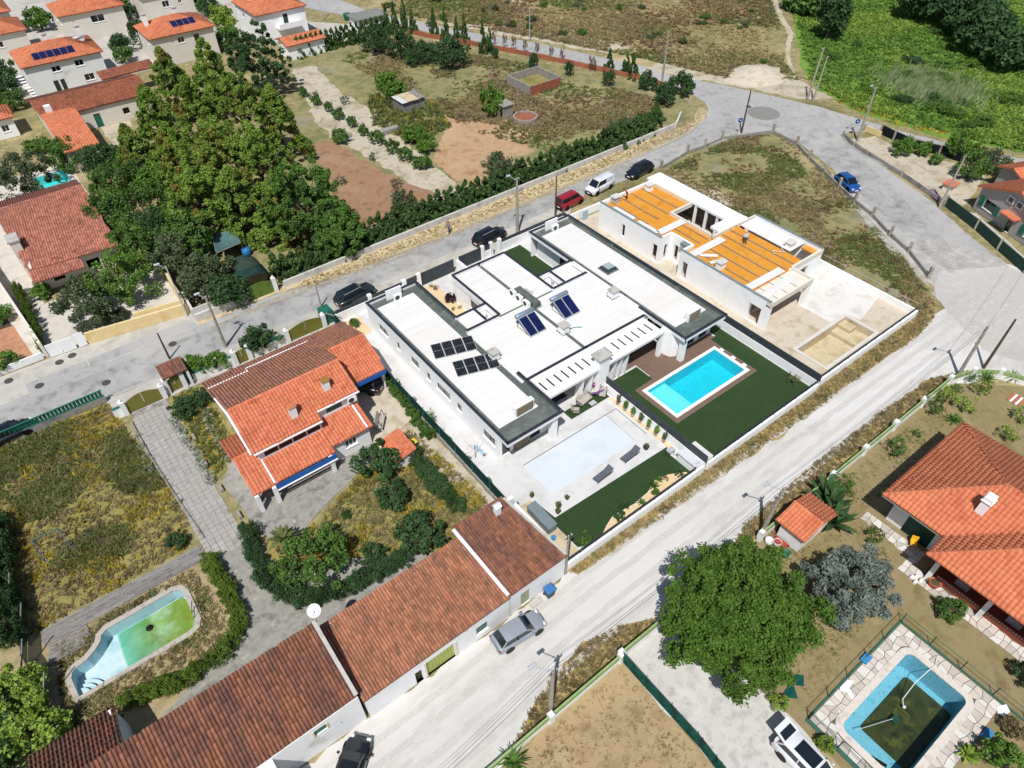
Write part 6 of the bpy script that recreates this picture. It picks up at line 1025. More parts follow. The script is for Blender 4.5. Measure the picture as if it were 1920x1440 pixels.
# ================================================================== orchard buildings
def Q(x, y): return at(560+x/3, y/3)
t = thing('water_tank', 'open red brick and concrete water tank in the dry orchard', 'tank', tuple(Q(1340, 490))); a, b, c = Q(1215, 470), Q(1310, 545), Q(1465, 450); d_ = Q(1380, 400); X0, Y0 = a.x, b.y
X0, X1, Y0, Y1 = 78.2, 86.2, 86.2, 91.6
X0, X1 = sorted((Q(1310, 545).x, Q(1465, 480).x)); Y0 = (Q(1310, 545).y+Q(1465, 480).y)/2; Y1 = Y0+6.5
CB = M('tank_concrete', ['#9a948a', '#aba59b', '#88827a'], .9, .95, k=.74)
MB().box(X0, X1, Y1-.25, Y1, 0, 1.6).build('wall', CB, t); MB().box(X0, X0+.25, Y0+.2, Y1-.25, 0, 1.6).build('wall', CB, t); MB().box(X1-.25, X1, Y0+.2, Y1-.25, 0, 1.6).build('wall', CB, t); MB().box(X0+.02, X1-.02, Y0+.06, Y0+.2, 0, 1.58).build('wall', CB, t); bw = MB().box(X0, X1, Y0+.03, Y0+.06, 0, 1.5).build('brick_face', M('mortar', ['#a58f7d'], k=.7), t)
for j in range(6):
    n = int((X1-X0)/.55)
    for i in range(n): o_ = .27 if j % 2 else 0; xa_ = X0+i*.55+o_; MB().box(xa_+.01, min(xa_+.53, X1), Y0-.01, Y0+.03, j*.26+.015, j*.26+.245).build('brick', BRICK, bw)
MB().box(X0+.25, X1-.25, Y0+.2, Y1-.25, .25, .3).build('tank_floor', FIELD_Y, t)
t = thing('round_well', 'round red brick well rim in the bare yard', 'well', tuple(Q(1275, 665))); c = Q(1275, 670)
for i in range(22): a0 = 2*math.pi*i/22; a1 = 2*math.pi*(i+.93)/22; MB().prism([(c.x+r_*math.cos(a_), c.y+r_*math.sin(a_)) for r_, a_ in ((2.0, a0), (2.0, a1), (1.7, a1), (1.7, a0))], 0, .55).build('rim_block', CB if i % 2 else M('rim_grey', ['#a59b90', '#b3a99e'], 1, .9, k=.74), t)
MB().prism([(c.x+1.7*math.cos(a*.4), c.y+1.7*math.sin(a*.4)) for a in range(16)], -.02, .3).build('brick_floor', BRICK, t)
t = thing('well_hut', 'small concrete hut with flat roof beside the round bush', 'hut', tuple(Q(1160, 650))); c = Q(1160, 655); wall(t, 'x', c.x-.9, .15, c.y-1, c.y+1, 0, 2.1, [(c.y-.6, c.y+.2, 0, 1.8)], CB); wall(t, 'y', c.y-1, .15, c.x-.75, c.x+.9, 0, 2.1, [], CB); wall(t, 'x', c.x+.9, -.15, c.y-.85, c.y+1, 0, 2.1, [], CB); wall(t, 'y', c.y+1, -.15, c.x-.75, c.x+.75, 0, 2.1, [], CB); MB().bevbox(c.x-1.1, c.x+1.1, c.y-1.2, c.y+1.2, 2.1, 2.25, .03).build('roof', CONC_D, t)
t = thing('plank_shed', 'ramshackle plank shed with pale sheet roof among weeds', 'shed', tuple(Q(620, 600))); c = Q(625, 605)
for i in range(9): MB().box(c.x-2+i*.45, c.x-2+i*.45+.42, c.y-1.6, c.y-1.54, 0, 1.7+.05*(i % 3)).build('plank', TIMBER_G, t); MB().box(c.x-2.06, c.x-2.0, c.y-1.6+i*.36, c.y-1.6+i*.36+.33, 0, 1.7+.05*(i % 2)).build('plank', TIMBER_G, t)
for i in range(4): MB().box(c.x-2.3+i*1.1, c.x-1.25+i*1.1, c.y-1.9, c.y+1.7, 1.8+.04*(i % 2), 1.86+.04*(i % 2)).build('roof_sheet', (PAVE, SANDC, SANDC, TIMBER_G)[i], t)
lowb = thing('low_wall', 'short grey concrete trough beside the orchard path', 'trough', tuple(Q(510, 740))); c = Q(510, 745); MB().bevbox(c.x-1.6, c.x+1.6, c.y-.5, c.y+.5, 0, .7).build('body', CB, lowb)
t = thing('brick_boundary', 'low red brick wall along the far road behind the orchard', 'wall', tuple(at(1000, 100))); PB = [at(u, v) for u, v in ((765, 62), (800, 70), (880, 84), (990, 105), (1100, 128), (1200, 150), (1270, 172))]
for p, q in zip(PB, PB[1:]):
    k = max(1, int((q-p).length/2.4))
    for i in range(k): a = p.lerp(q, i/k); b = p.lerp(q, (i+.985)/k); MB().prism([(a.x, a.y), (b.x, b.y), (b.x+.12, b.y+.12), (a.x+.12, a.y+.12)], 0, .75+.1*(i % 2)).build('brick_panel', BRICK, t)
t = thing('road_hut', 'small white hut with grey roof beside the far road', 'hut', tuple(at(690, 48))); c = at(692, 50); MB().bevbox(c.x-3.2, c.x+3.2, c.y-2, c.y+2, 0, 2.2).build('wall', STUCCO_OLD, t); MB().bevbox(c.x-3.6, c.x+3.6, c.y-2.4, c.y+2.4, 2.2, 2.45, .05).build('roof', M('grey_sheet_roof', ['#85867f', '#94958e'], 1, .8, k=.74), t)
for i, (u, v) in enumerate(((652, 37), (663, 38))):
    t = thing('waste_container', 'dark green waste container by the far road, %s one' % ('left', 'right')[i], 'container', tuple(at(u, v)), 0, 'green containers by the far road'); MB().bevbox(-.65, .65, -.5, .5, .1, 1.15, .05).build('body', GREENM, t, at_=(0, 0, 0)); MB().bevbox(-.68, .68, -.52, .52, 1.15, 1.35, .15).build('lid', GREENM, t, at_=(0, 0, 0))
# concrete posts around the vacant plot
PP = [(1239, 318), (1288, 288), (1321, 277), (1354, 262), (1449, 249), (1493, 272), (1517, 298), (1545, 325), (1572, 352), (1602, 379), (1635, 406), (1668, 442), (1703, 473), (1740, 520)]
t = thing('plot_kerb', 'low concrete kerb around the vacant plot', 'kerb', tuple(at(1500, 280))); W_ = [at(u, v) for u, v in PP]
for p, q in zip(W_, W_[1:]): d = (q-p).normalized(); n_ = Vector((-d.y, d.x, 0))*.1; MB().prism([(p.x-n_.x, p.y-n_.y), (q.x-n_.x, q.y-n_.y), (q.x+n_.x, q.y+n_.y), (p.x+n_.x, p.y+n_.y)], 0, .45).build('kerb_stretch', CONC_D, t)
for i, p in enumerate(W_):
    s = thing('concrete_post', 'squat concrete post on the kerb of the vacant plot', 'post', tuple(p), .3*i, 'concrete posts around the vacant plot'); MB().bevbox(-.16, .16, -.16, .16, 0, 1.5, .05).build('shaft', POLE_C, s, at_=(0, 0, 0)); MB().bevbox(-.2, .2, -.2, .2, 0, .15, .02).build('base', CONC_D, s, at_=(0, 0, 0))
# walls of the lot by the right road
for pts, h, mt_, lb in (([(1580, 255), (1600, 275), (1690, 330), (1770, 385)], .6, CONC_D, 'low grey concrete wall along the right road'), ([(1770, 385), (1828, 430), (1870, 468), (1920, 512), (1960, 550)], 1.3, M('green_fence_panel', ['#25443a', '#2d4f44'], 1, .7, k=.7), 'dark green fence on a low wall before the grey house'), ([(1620, 245), (1650, 258)], .9, YELLOW, 'short peeling yellow wall at the junction corner'), ([(1650, 250), (1675, 262), (1710, 278), (1760, 290), (1800, 303)], 1.3, netting('black_net', '#20262a', .1), 'black shade net fence along the upper right road')):
    t = thing('plot_fence', lb, 'fence', tuple(at(*pts[0]))); W_ = [at(u, v) for u, v in pts]
    for p, q in zip(W_, W_[1:]): d = (q-p).normalized(); n_ = Vector((-d.y, d.x, 0))*.07; MB().prism([(p.x-n_.x, p.y-n_.y), (q.x-n_.x, q.y-n_.y), (q.x+n_.x, q.y+n_.y), (p.x+n_.x, p.y+n_.y)], 0, h).build('panel', mt_, t); MB().bevbox(p.x-.14, p.x+.14, p.y-.14, p.y+.14, 0, h+.2, .03).build('post', POLE_C, t)
sheet('right_lot', E((1595, 262), (1640, 255), (1700, 285), (1800, 310), (1850, 330), (1800, 395), (1770, 380), (1690, 325)), 0, SAND, .2); sheet('grey_house_yard', E((1775, 390), (1830, 400), (1920, 480), (1940, 530), (1870, 462)), 0, CONCR, .1)
# timber deck by the old pool
t = thing('timber_deck', 'weathered grey timber deck along the old pool', 'deck', (-7, 38.5, 0))
for i in range(8):
    y = 38.35+i*.19; x0 = -13.6; x1 = -1.7-.2*(i % 2)
    while x0 < x1-.3: L_ = min(rnd.uniform(2.2, 3.6), x1-x0); MB().bevbox(x0+.01, x0+L_-.01, y, y+.175, .0, .06+rnd.uniform(0, .012), .008).build('board', TIMBER_G, t); x0 += L_
for i in range(8):
    y = 36.7+i*.2; MB().bevbox(-13.7+i*.05, -10.75 if i > 2 else -11.2, y, y+.185, .0, .06+rnd.uniform(0, .012), .008).build('board', TIMBER_G, t)
# pavers in the drive
t = thing('paver_drive', 'strip of pale concrete pavers on the driveway of the farmhouse', 'paving', (-.3, 50, 0)); pm = MB().bevbox(0, .46, 0, .46, 0, .03, .006); me = bpy.data.meshes.new('paver'); me.from_pydata(pm.v, [], pm.f); me.materials.append(PAVER)
b = org(t)
for j in range(38):
    for i in range(6):
        x, y = -1.98+.52*i+.010*j, 57.0-.52*j
        if rnd.random() < .97: o = link('paver', me, PAVER, t, (x-b.x, y-b.y, -.014+rnd.uniform(0, .004)-b.z)); o.rotation_euler = (0, 0, rnd.uniform(-.02, .02))
t = thing('swing_frame', 'bare blue metal swing frame in the yellow flowered field', 'swing frame', tuple(at(75, 1035))); a, b = at(60, 1012, 1.9), at(107, 992, 1.9); SB = M('swing_blue', ['#4f6f9c', '#5d7dab'], 2, .5, k=.72); MB().bar(a, b, .04).build('top_bar', M('swing_green', ['#4f7f6c'], 1, .5, k=.7), t)
for p, s in ((a, -1), (b, 1)):
    for dy in (-.9, .9): MB().bar(p, (p.x+s*.15, p.y+dy, 0), .035).build('leg', SB, t)
for i in range(5): x = 1.55+.12*math.sin(i); y = 56.5-3.4*i; tag(MB().bevbox(-.12, .12, -.4, .4, 0, .35).build('kerb_block', CONC_D), None, None)
for i, o in enumerate([o for o in bpy.data.objects if o.name.startswith('kerb_block')]): o.location = (1.7+.15*math.sin(i*2), 55-3.6*i, 0); tag(o, 'short concrete kerb block at the edge of the paved driveway', 'kerb block', 'kerb blocks along the driveway')
t = thing('driveway_kerb', 'thin concrete kerb between yellow field and driveway', 'kerb', (-2, 50, 0)); W_ = [(-2.2, 57), (-2.1, 52), (-1.75, 46), (-1.3, 40.3)]
for p, q in zip(W_, W_[1:]): MB().prism([(p[0]-.08, p[1]), (p[0]+.08, p[1]), (q[0]+.08, q[1]), (q[0]-.08, q[1])], 0, .16).build('kerb_stretch', CONC_D, t)
# pool garden fence posts
t = thing('pool_fence', 'green wire fence with dark posts around the mosaic pool paving', 'fence', (31, 2, 0))
for a, b in (((25.4, 2.05), (36.4, 2.05)), ((36.4, 2.05), (36.4, -9)), ((25.35, 2.0), (25.2, -9))):
    d = Vector((b[0]-a[0], b[1]-a[1])); n = round(d.length/2.3)
    for i in range(n+1): p = Vector(a)+d*i/n; MB().bar((p.x, p.y, 0), (p.x, p.y, 1.2), .035).build('post', M('dark_green_post', ['#14332c', '#1b3e36'], 2, .5, k=.7), t)
    MB().plank((a[0], a[1], 1.1), (b[0], b[1], 1.1), .03, .03).build('top_rail', GREENM, t); MB().quad((a[0], a[1], .05), (b[0], b[1], .05), (b[0], b[1], 1.08), (a[0], a[1], 1.08)).build('mesh', netting('wire_mesh', '#2c4a40', .94), t); MB().box(min(a[0], b[0])-.07, max(a[0], b[0])+.07, min(a[1], b[1])-.07, max(a[1], b[1])+.07, -.02, .08).build('sill', M('sill_green', ['#3d6a5a', '#4a7767'], 1, .8, k=.7), t)
o = MB(); P = [at(u, v) for u, v in ((1483, 1265), (1506, 1268), (1505, 1290), (1488, 1285), (1495, 1312), (1478, 1312), (1468, 1300), (1478, 1288))]; o.add([(p.x, p.y, .05+.12*((i*7) % 3)) for i, p in enumerate(P)], tessellate_polygon([[Vector((p.x, p.y, 0)) for p in P]])); tag(o.build('shade_cloth', M('crumpled_green', ['#0f5247', '#17655a'], 2, .85, .05, 3, k=.7)), 'crumpled green shade cloth lying on the dry lawn', 'cloth')
o = MB(); P = [at(u, v) for u, v in ((1588, 1275), (1600, 1278), (1592, 1290), (1600, 1308), (1596, 1312), (1586, 1298), (1575, 1296), (1574, 1290))]; o.add([(p.x, p.y, .07+.05*(i % 2)) for i, p in enumerate(P)], tessellate_polygon([[Vector((p.x, p.y, 0)) for p in P]])); tag(o.build('white_sheet', STUCCO), 'crumpled white sheet on the crazy paving', 'cloth')
o = MB(); P = [at(u, v) for u, v in ((1868, 1325), (1885, 1322), (1893, 1335), (1880, 1345), (1870, 1338))]; o.add([(p.x, p.y, .07+.06*(i % 2)) for i, p in enumerate(P)], tessellate_polygon([[Vector((p.x, p.y, 0)) for p in P]])); tag(o.build('white_sheet', STUCCO), 'crumpled white cloth outside the pool fence at right', 'cloth')
for u, v, lb in ((1623, 1236, 'small blue crate on the crazy paving by the fence'), (1850, 1378, 'small blue board in the flower bed beside the pool')): p = at(u, v); tag(MB().bevbox(p.x-.4, p.x+.4, p.y-.25, p.y+.25, .02, .22, .02).build('blue_crate', MATS['blue_plastic']), lb, 'crate')

# left edge: green net on leaning timber posts
t = thing('net_fence', 'torn green net fence with leaning timber posts at the left edge', 'fence', (-14.6, 42, 0)); P = [(-14.9, 47), (-14.6, 43.6), (-14.4, 40.4), (-14.9, 37.4), (-14.2, 34)]
for a, b in zip(P, P[1:]): MB().quad((a[0], a[1], 0), (b[0], b[1], 0), (b[0]+.3, b[1], 1.7), (a[0]+.2, a[1], 1.8)).build('net', NG, t)
for i, a in enumerate(P): MB().bar((a[0]-.4, a[1]-.3, .2), (a[0]+.9, a[1]+.5, 2.6), .07, .05).build('leaning_post', TIMBER_G, t)
q = at(1778, 356); t = thing('playhouse', 'small orange roofed toy playhouse behind the right road wall', 'playhouse', tuple(q)); MB().bevbox(q.x-.7, q.x+.7, q.y-.6, q.y+.6, 0, .9).build('body', CREAM, t); MB().bevbox(q.x-.9, q.x+.9, q.y-.8, q.y+.8, .9, 1.05, .04).build('roof', T_OR, t)
P = [at(u, v, .3) for u, v in ((1735, 354), (1752, 354), (1768, 372), (1760, 378))]; o = MB(); o.quad(*[tuple(p) for p in P]).quad(*[(p.x, p.y, 0) for p in P]); tag(o.build('groundsheet', M('mauve_tarpaulin', ['#8a6f80', '#9a7f90'], 1, .8, k=.7)), 'mauve tarpaulin spread behind the right road wall', 'tarpaulin')
q = at(1905, 750); t = thing('painted_board', 'pallet of white and red painted boards on the villa lawn', 'pallet', tuple(q))
for i in range(5): MB().bevbox(q.x-.7, q.x+.7, q.y-.6+i*.25, q.y-.4+i*.25, .05, .1, .01).build('board', STUCCO if i % 2 else TR, t)
# ================================================================== foliage
def leafmat(name, cols, rv=.30, big=None, k=.84, tr=.34, scale=.5): return M(name, cols, scale, .8, rv=rv, big=big, k=k, transl=tr, spec=.15, detail=1)
LF = {
 'mid': leafmat('leaf_mid_green', ['#57793a', '#6a8f44', '#4a6930']), 'dark': leafmat('leaf_dark_green', ['#44623a', '#527244', '#395530']),
 'bright': leafmat('leaf_bright_green', ['#64893a', '#769c45', '#547830']), 'olive': leafmat('leaf_olive', ['#5d6b46', '#707e58', '#4b5a38']),
 'tall': leafmat('leaf_tall_olive_green', ['#78943f', '#8ca94c', '#657f36'], big=('#98703f', .2, .59, .06, .7)), 'cyp': leafmat('leaf_cypress', ['#4f6c3a', '#607f46', '#435f33']),
 'blue': leafmat('leaf_blue_grey', ['#838f85', '#98a499', '#6d7a70'], k=.74), 'yel': leafmat('leaf_yellow_green', ['#8aa446', '#9cb654', '#78923a']),
 'fig': leafmat('leaf_big_tree', ['#52762f', '#658a39', '#426224'], k=.8, big=('#7f9a48', .5, .6, .12, .6)), 'pink': leafmat('leaf_pink', ['#b03c78', '#c8508c'], k=.7), 'purple': leafmat('leaf_purple', ['#3a2030', '#4b2b3d']),
 'box': leafmat('leaf_box_hedge', ['#637a30', '#758d3a', '#536a29']), 'grey': leafmat('leaf_grey_green', ['#5c6a52', '#6b7a60', '#4d5a44']), 'white': leafmat('leaf_white_flower', ['#4d6a3a', '#d9ddcc', '#5c7a45'], scale=3),
 'dry': leafmat('leaf_dry_brown', ['#a3926a', '#b3a37b', '#8f7f5a'], rv=.2, k=.85, tr=.45), 'straw': leafmat('leaf_straw', ['#bda879', '#cbb88b', '#a89467'], rv=.2, k=.85, tr=.45), 'yfl': leafmat('leaf_yellow_bloom', ['#c7ae3c', '#d4bd4c', '#a39c48'], rv=.2, k=.85, tr=.4), 'weed': leafmat('leaf_weed_green', ['#7c8650', '#8b955c', '#6c7644'], rv=.22, k=.82, tr=.45), 'reed': leafmat('leaf_reed', ['#9aa878', '#aab888', '#87966a'], rv=.2, k=.85, tr=.45), 'rust': leafmat('leaf_rust', ['#96735a', '#a38068', '#86664f'], rv=.2, k=.82, tr=.45)}
BARK = M('bark', ['#5d4f40', '#716251', '#4a3e32'], 3, .95, k=.7); BARK_P = M('pale_bark', ['#9a8e7e', '#ada190'], 3, .95, k=.72)
def leaves(C, Rr, per, size, rng, aspect=1.5, out=.5, upb=.25, shell=.3, flat=1.0):
    """rhombic leaf faces spread through balls C of radius Rr"""
    C = np.asarray(C, float); n = len(C); Rr = np.broadcast_to(np.asarray(Rr, float), (n,)); idx = np.repeat(np.arange(n), per); m_ = len(idx)
    d = rng.normal(size=(m_, 3)); d /= np.linalg.norm(d, axis=1)[:, None]; rad = Rr[idx]*(shell+(1-shell)*rng.random(m_)**.7); p = C[idx]+d*rad[:, None]*np.array([1, 1, flat])
    nn = d*out+rng.normal(size=(m_, 3))*.55+np.array([0, 0, upb]); nn /= np.linalg.norm(nn, axis=1)[:, None]; a = np.cross(nn, rng.normal(size=(m_, 3))); a /= np.linalg.norm(a, axis=1)[:, None]; b = np.cross(nn, a)
    s = size*(.65+.7*rng.random(m_))[:, None]; V = np.stack([p+a*s*aspect*.5, p+b*s*.5, p-a*s*aspect*.5, p-b*s*.5], 1).reshape(-1, 3); return V, np.arange(m_*4).reshape(-1, 4)
def crown(seed, rx, ry, rz, zc, nclump, cr, per, size, shape='round', **kw):
    rng = np.random.default_rng(seed); C = []; R_ = []
    while len(C) < nclump:
        d = rng.normal(size=3); d /= np.linalg.norm(d)
        if shape == 'round':
            if d[2] < -.55: continue
            f = .35+.65*rng.random()**.5; lump = 1+(.38 if nclump != 400 else .42)*mnoise.noise(Vector(d*(2.2 if nclump != 400 else 3.1)+seed)); p = d*f*lump*np.array([rx, ry, rz])+[0, 0, zc]; r_ = cr*(.7+.6*rng.random())
        elif shape == 'cone':
            h = rng.random()**1.2; a = rng.random()*6.283; q = (1-h)**.75*(.5+.5*rng.random())*(1+.2*math.sin(3*a+seed)); p = np.array([rx*q*math.cos(a), ry*q*math.sin(a), zc+rz*(2*h-1)]); r_ = cr*((1.15-.75*h) if nclump != 170 else 1.2-.35*h)
        C.append(p); R_.append(r_)
    return leaves(C, R_, per, size, rng, **kw)
def trunk_mesh(h, r, lean=(0, 0), limbs=5, seed=0, spread=1.5, top=1.0):
    R = random.Random(seed); mb_ = MB(); P = [Vector((lean[0]*t*t+R.uniform(-.05, .05)*h*.1, lean[1]*t*t+R.uniform(-.05, .05)*h*.1, h*t)) for t in (0, .3, .6, 1)]
    mb_.bar(P[0], P[1], r*1.25, r, 8).bar(P[1], P[2], r, r*.75, 8).bar(P[2], P[3], r*.75, r*.5, 7)
    for i in range(limbs): a = 6.283*i/limbs+R.uniform(-.4, .4); p = P[2].lerp(P[3], R.random()); q = p+Vector((math.cos(a)*spread, math.sin(a)*spread, top*R.uniform(.5, 1.1))); mb_.bar(p, q, r*.45, r*.14, 5); q2 = q+Vector((R.uniform(-1, 1), R.uniform(-1, 1), R.uniform(.2, .8)))*spread*.5; mb_.bar(q, q2, r*.14, r*.05, 4)
    me = bpy.data.meshes.new('trunk'); me.from_pydata(mb_.v, [], mb_.f); me.update(); return me
def tree(name, label, loc, rx, ry, rz, zc, mat, nclump=60, cr=1.0, per=110, size=.28, seed=1, trunk_r=.22, group=None, shape='round', bark=None, cat='tree', **kw):
    t = thing(name, label, cat, (loc[0], loc[1], 0), 0, group); V, F = crown(seed, rx, ry, rz, zc, nclump, cr, per, size, shape, **kw); link('crown', fast_mesh('crown', V, F), LF[mat], t); link('trunk', trunk_mesh(zc*.95, trunk_r, seed=seed, limbs=7, spread=rx*.55, top=rz*.5), bark or BARK, t); return t
# ---- shrub prototypes (unit size), copied about
def proto(seed, shape, nclump, cr, per, size, **kw):
    V, F = crown(seed, 1, 1, .62 if shape == 'round' else 1.0, .72 if shape == 'round' else 1.0, nclump, cr, per, size, shape, **kw); return fast_mesh('foliage', V, F)
PROTO = {}
for s in range(4): PROTO['round%d' % s] = proto(10+s, 'round', 30, .28, 70, .11)
for s in range(3): PROTO['cyp%d' % s] = proto(30+s, 'cone', 44, .24, 44, .11, aspect=2.4, upb=.0, out=.9)
for s in range(2): PROTO['fine%d' % s] = proto(50+s, 'round', 44, .26, 64, .08)
for s in range(2): PROTO['thin%d' % s] = proto(60+s, 'round', 16, .28, 26, .12)
STEM = trunk_mesh(.8, .07, limbs=4, spread=.45, top=.4); STEM.materials.append(BARK)
PM = {}
def shrub(label, p, r, h, mat='mid', kind='round', group=None, name='shrub', cat='shrub', z=0):
    k = [q for q in PROTO if q.startswith(kind)]; q = rnd.choice(k); key = (q, mat)
    if key not in PM: me = PROTO[q].copy(); me.materials.clear(); me.materials.append(LF[mat]); PM[key] = me
    t = thing(name, label, cat, (p[0], p[1], z), rnd.uniform(0, 6.28), group); r *= .86; t.scale = (r, r*rnd.uniform(.88, 1.1), h/(1.42 if kind != 'cyp' else 2.0)); o = link('foliage', PM[key], LF[mat], t); o2 = link('stem', STEM, BARK, t); return t
def shrubs(lst, label, mat, kind='round', group=None, h=None, name='shrub', cat='shrub'):
    """lst of (u,v,r[,h]); label with %s gets ordinal words when several"""
    for i, it in enumerate(lst): u, v, r = it[:3]; p = at(u, v); shrub(label if isinstance(label, str) else label[i], p, r, it[3] if len(it) > 3 else (h or r*1.5), mat, kind, group, name, cat)
# ---- the big tree over the concrete yard and the blue conifer
p = at(1388, 1150, 4.2); tree('broad_tree', 'huge bright green leafy tree spreading over the concrete yard', (p.x, p.y), 4.9, 4.6, 3.0, 4.0, 'fig', 400, .6, 200, .145, 5, .35, upb=.5, shell=.1, flat=.8)
p = at(1590, 1098, 2.6); tree('blue_conifer', 'blue grey conifer with loose drooping boughs on the dry lawn', (p.x, p.y), 3.0, 2.9, 2.2, 2.8, 'blue', 70, .5, 160, .12, 8, .2, aspect=3.0)
# ---- tall grove
G_ = 'tall trees of the grove'
for i, (u, v, z, r, mt_, lb) in enumerate(((318, 150, 6, 4.6, 'tall', 'tall olive green tree at the far left end of the grove'), (395, 135, 6, 4.8, 'tall', 'tall olive green tree at the back of the grove'), (485, 120, 5, 5.4, 'dark', 'round dark green tree at the far corner of the grove'), (290, 225, 6, 4.6, 'tall', 'tall olive green tree beside the long outbuilding'), (370, 215, 7, 5.0, 'tall', 'tall tree with rusty tips in the heart of the grove, left'), (450, 215, 7, 5.2, 'tall', 'tall tree with rusty tips in the heart of the grove, right'), (520, 225, 6, 4.6, 'tall', 'tall olive green tree on the orchard side of the grove'), (330, 295, 6, 4.2, 'tall', 'tall green tree above the dark garden trees'), (405, 305, 7, 4.8, 'tall', 'tall rusty tipped tree at the middle front of the grove'), (485, 305, 7, 4.8, 'tall', 'tall rusty tipped tree at the right front of the grove'), (445, 375, 5, 4.2, 'tall', 'tall rusty tipped tree nearest the ragged shelter'), (575, 385, 5, 5.2, 'mid', 'broad green tree at the near corner of the grove'), (520, 395, 4, 4.0, 'tall', 'lower green tree between shelter and broad corner tree'), (640, 440, 2.5, 3.0, 'mid', 'low green tree behind the cypress hedge at the grove corner'), (375, 385, 5, 4.0, 'tall', 'tall olive green tree between garden trees and ragged shelter'), (355, 445, 3, 3.0, 'mid', 'lower green tree left of the ragged shelter'), (250, 285, 4, 3.6, 'tall', 'olive green tree beside the courtyard of the outbuilding'))):
    q = at(u, v, z); tree('grove_tree', lb, (q.x, q.y), r*.95, r*.92, r*1.05, z, mt_, 170, .46, 110, .165, 100+i, .25, G_, 'round' if i % 3 == 2 or z < 4 else 'cone', aspect=2.3, upb=.6)
G_ = 'dark garden trees beside the mottled roof house'
for i, (u, v, z, r, mt_, lb) in enumerate(((225, 335, 3, 3.6, 'mid', 'dark green garden tree near the small pool'), (200, 400, 3, 3.2, 'mid', 'dark green garden tree touching the mottled roof'), (265, 385, 3, 3.8, 'mid', 'dark green garden tree in the middle of the back garden'), (300, 335, 3, 3.4, 'bright', 'brighter garden tree next to the grove'), (255, 445, 2.5, 3.2, 'mid', 'dark garden tree nearest the street light'), (300, 430, 2.5, 3.0, 'dark', 'dark garden tree between shelter and street light'), (190, 300, 2.4, 2.8, 'dark', 'dark bush tree behind the small pool'), (120, 290, 2, 2.6, 'mid', 'round green bush tree behind the small pool, left'), (225, 520, 2.6, 3.8, 'bright', 'bright green tree before the mottled roof house'), (172, 560, 2.2, 3.4, 'olive', 'dark olive tree in the mottled house yard'), (45, 335, 3.4, 4.4, 'olive', 'grey green drooping tree beside the small pool'), (330, 480, 2.4, 3.2, 'olive', 'grey olive tree by the street light'), (390, 520, 2.2, 3.2, 'olive', 'grey olive tree near the green gate'), (430, 545, 1.8, 2.0, 'dark', 'round dark bush beside the green gate'))):
    q = at(u, v, z); tree('garden_tree', lb, (q.x, q.y), r, r*.95, r*.72, z, mt_, 52, .66, 120, .19, 200+i, .16, G_)
# ---- cypress hedge along the street
for i in range(62):
    x = 18.3+i*1.07; y = 69.9+.15*math.sin(i*1.7) if x < 80 else 69.9+(x-80)*.75
    shrub('young cypress in the clipped row along the street wall', (x, y), rnd.uniform(1.5, 1.8), rnd.uniform(2.8, 3.7), 'cyp', 'cyp', 'cypress hedge along the street wall', 'cypress', 'cypress')
shrubs([(605, 415, 2.2, 3.2), (760, 395, 2.0, 3.0), (935, 330, 2.4, 3.2), (1165, 255, 2.0, 3.0)], ['grey olive bush rising behind the hedge near the tilled soil', 'grey olive bush behind the hedge at the path end', 'grey olive bush behind the hedge by the bare yard', 'grey olive bush behind the hedge at its far end'], 'olive', 'fine', 'olive bushes behind the hedge')
shrubs([(1245, 195, 2.4, 3.4), (1275, 178, 2.4, 3.6), (1215, 165, 2.0, 2.6)], ['large green bush at the junction corner, middle one', 'large green bush at the junction corner, outermost one', 'large green bush at the junction corner, innermost one'], 'dark', 'round', 'bushes at the junction corner')
def Qp(x, y): return (560+x/3, y/3)
shrubs([Qp(x, y)+(r,) for x, y, r in ((32, 545, .9), (108, 590, .9), (172, 630, .8), (232, 668, 1.1), (302, 715, .9), (372, 760, 1.0))], ['small citrus bush on the sandy path, %s from the far end' % o for o in ('first', 'second', 'third', 'fourth', 'fifth', 'sixth')], 'mid', 'round', 'citrus bushes along the sandy path', 1.7, 'citrus_bush')
shrubs([Qp(x, y)+(r,) for x, y, r in ((445, 810, 1.25), (525, 858, 1.25), (240, 800, 1.5), (605, 905, 1.15), (690, 945, 1.6))], ['citrus bush beside the concrete trough', 'citrus bush past the concrete trough', 'wide citrus bush at the edge of the tilled soil', 'citrus bush before the two bright round bushes', 'large citrus bush at the near end of the path'], 'mid', 'round', 'larger citrus bushes by the path', 2.0, 'citrus_bush')
shrubs([Qp(x, y)+(r, h) for x, y, r, h in ((645, 800, 2.0, 2.9), (720, 850, 1.8, 2.6), (490, 510, 2.3, 3.4), (550, 555, 2.1, 3.0), (1085, 650, 2.2, 4.6))], ['bright round bush behind the citrus row, left', 'bright round bush behind the citrus row, right', 'bright round tree behind the plank shed, far one', 'bright round tree behind the plank shed, near one', 'tall rounded bush beside the concrete hut'], 'bright', 'round', 'bright round bushes in the orchard')
shrubs([Qp(x, y)+(r, h) for x, y, r, h in ((430, 290, 3.6, 5.0), (570, 320, 3.4, 4.8), (645, 370, 2.2, 3.0), (725, 350, 2.7, 3.8), (865, 375, 3.7, 5.0))], ['big dark rounded pine bush at the back of the orchard, leftmost', 'big dark rounded pine bush, second from the left', 'smaller dark pine bush between larger ones', 'dark rounded pine bush, fourth from the left', 'big dark rounded pine bush, rightmost of the row'], 'dark', 'fine', 'dark pine bushes of the orchard', None, 'pine_bush')
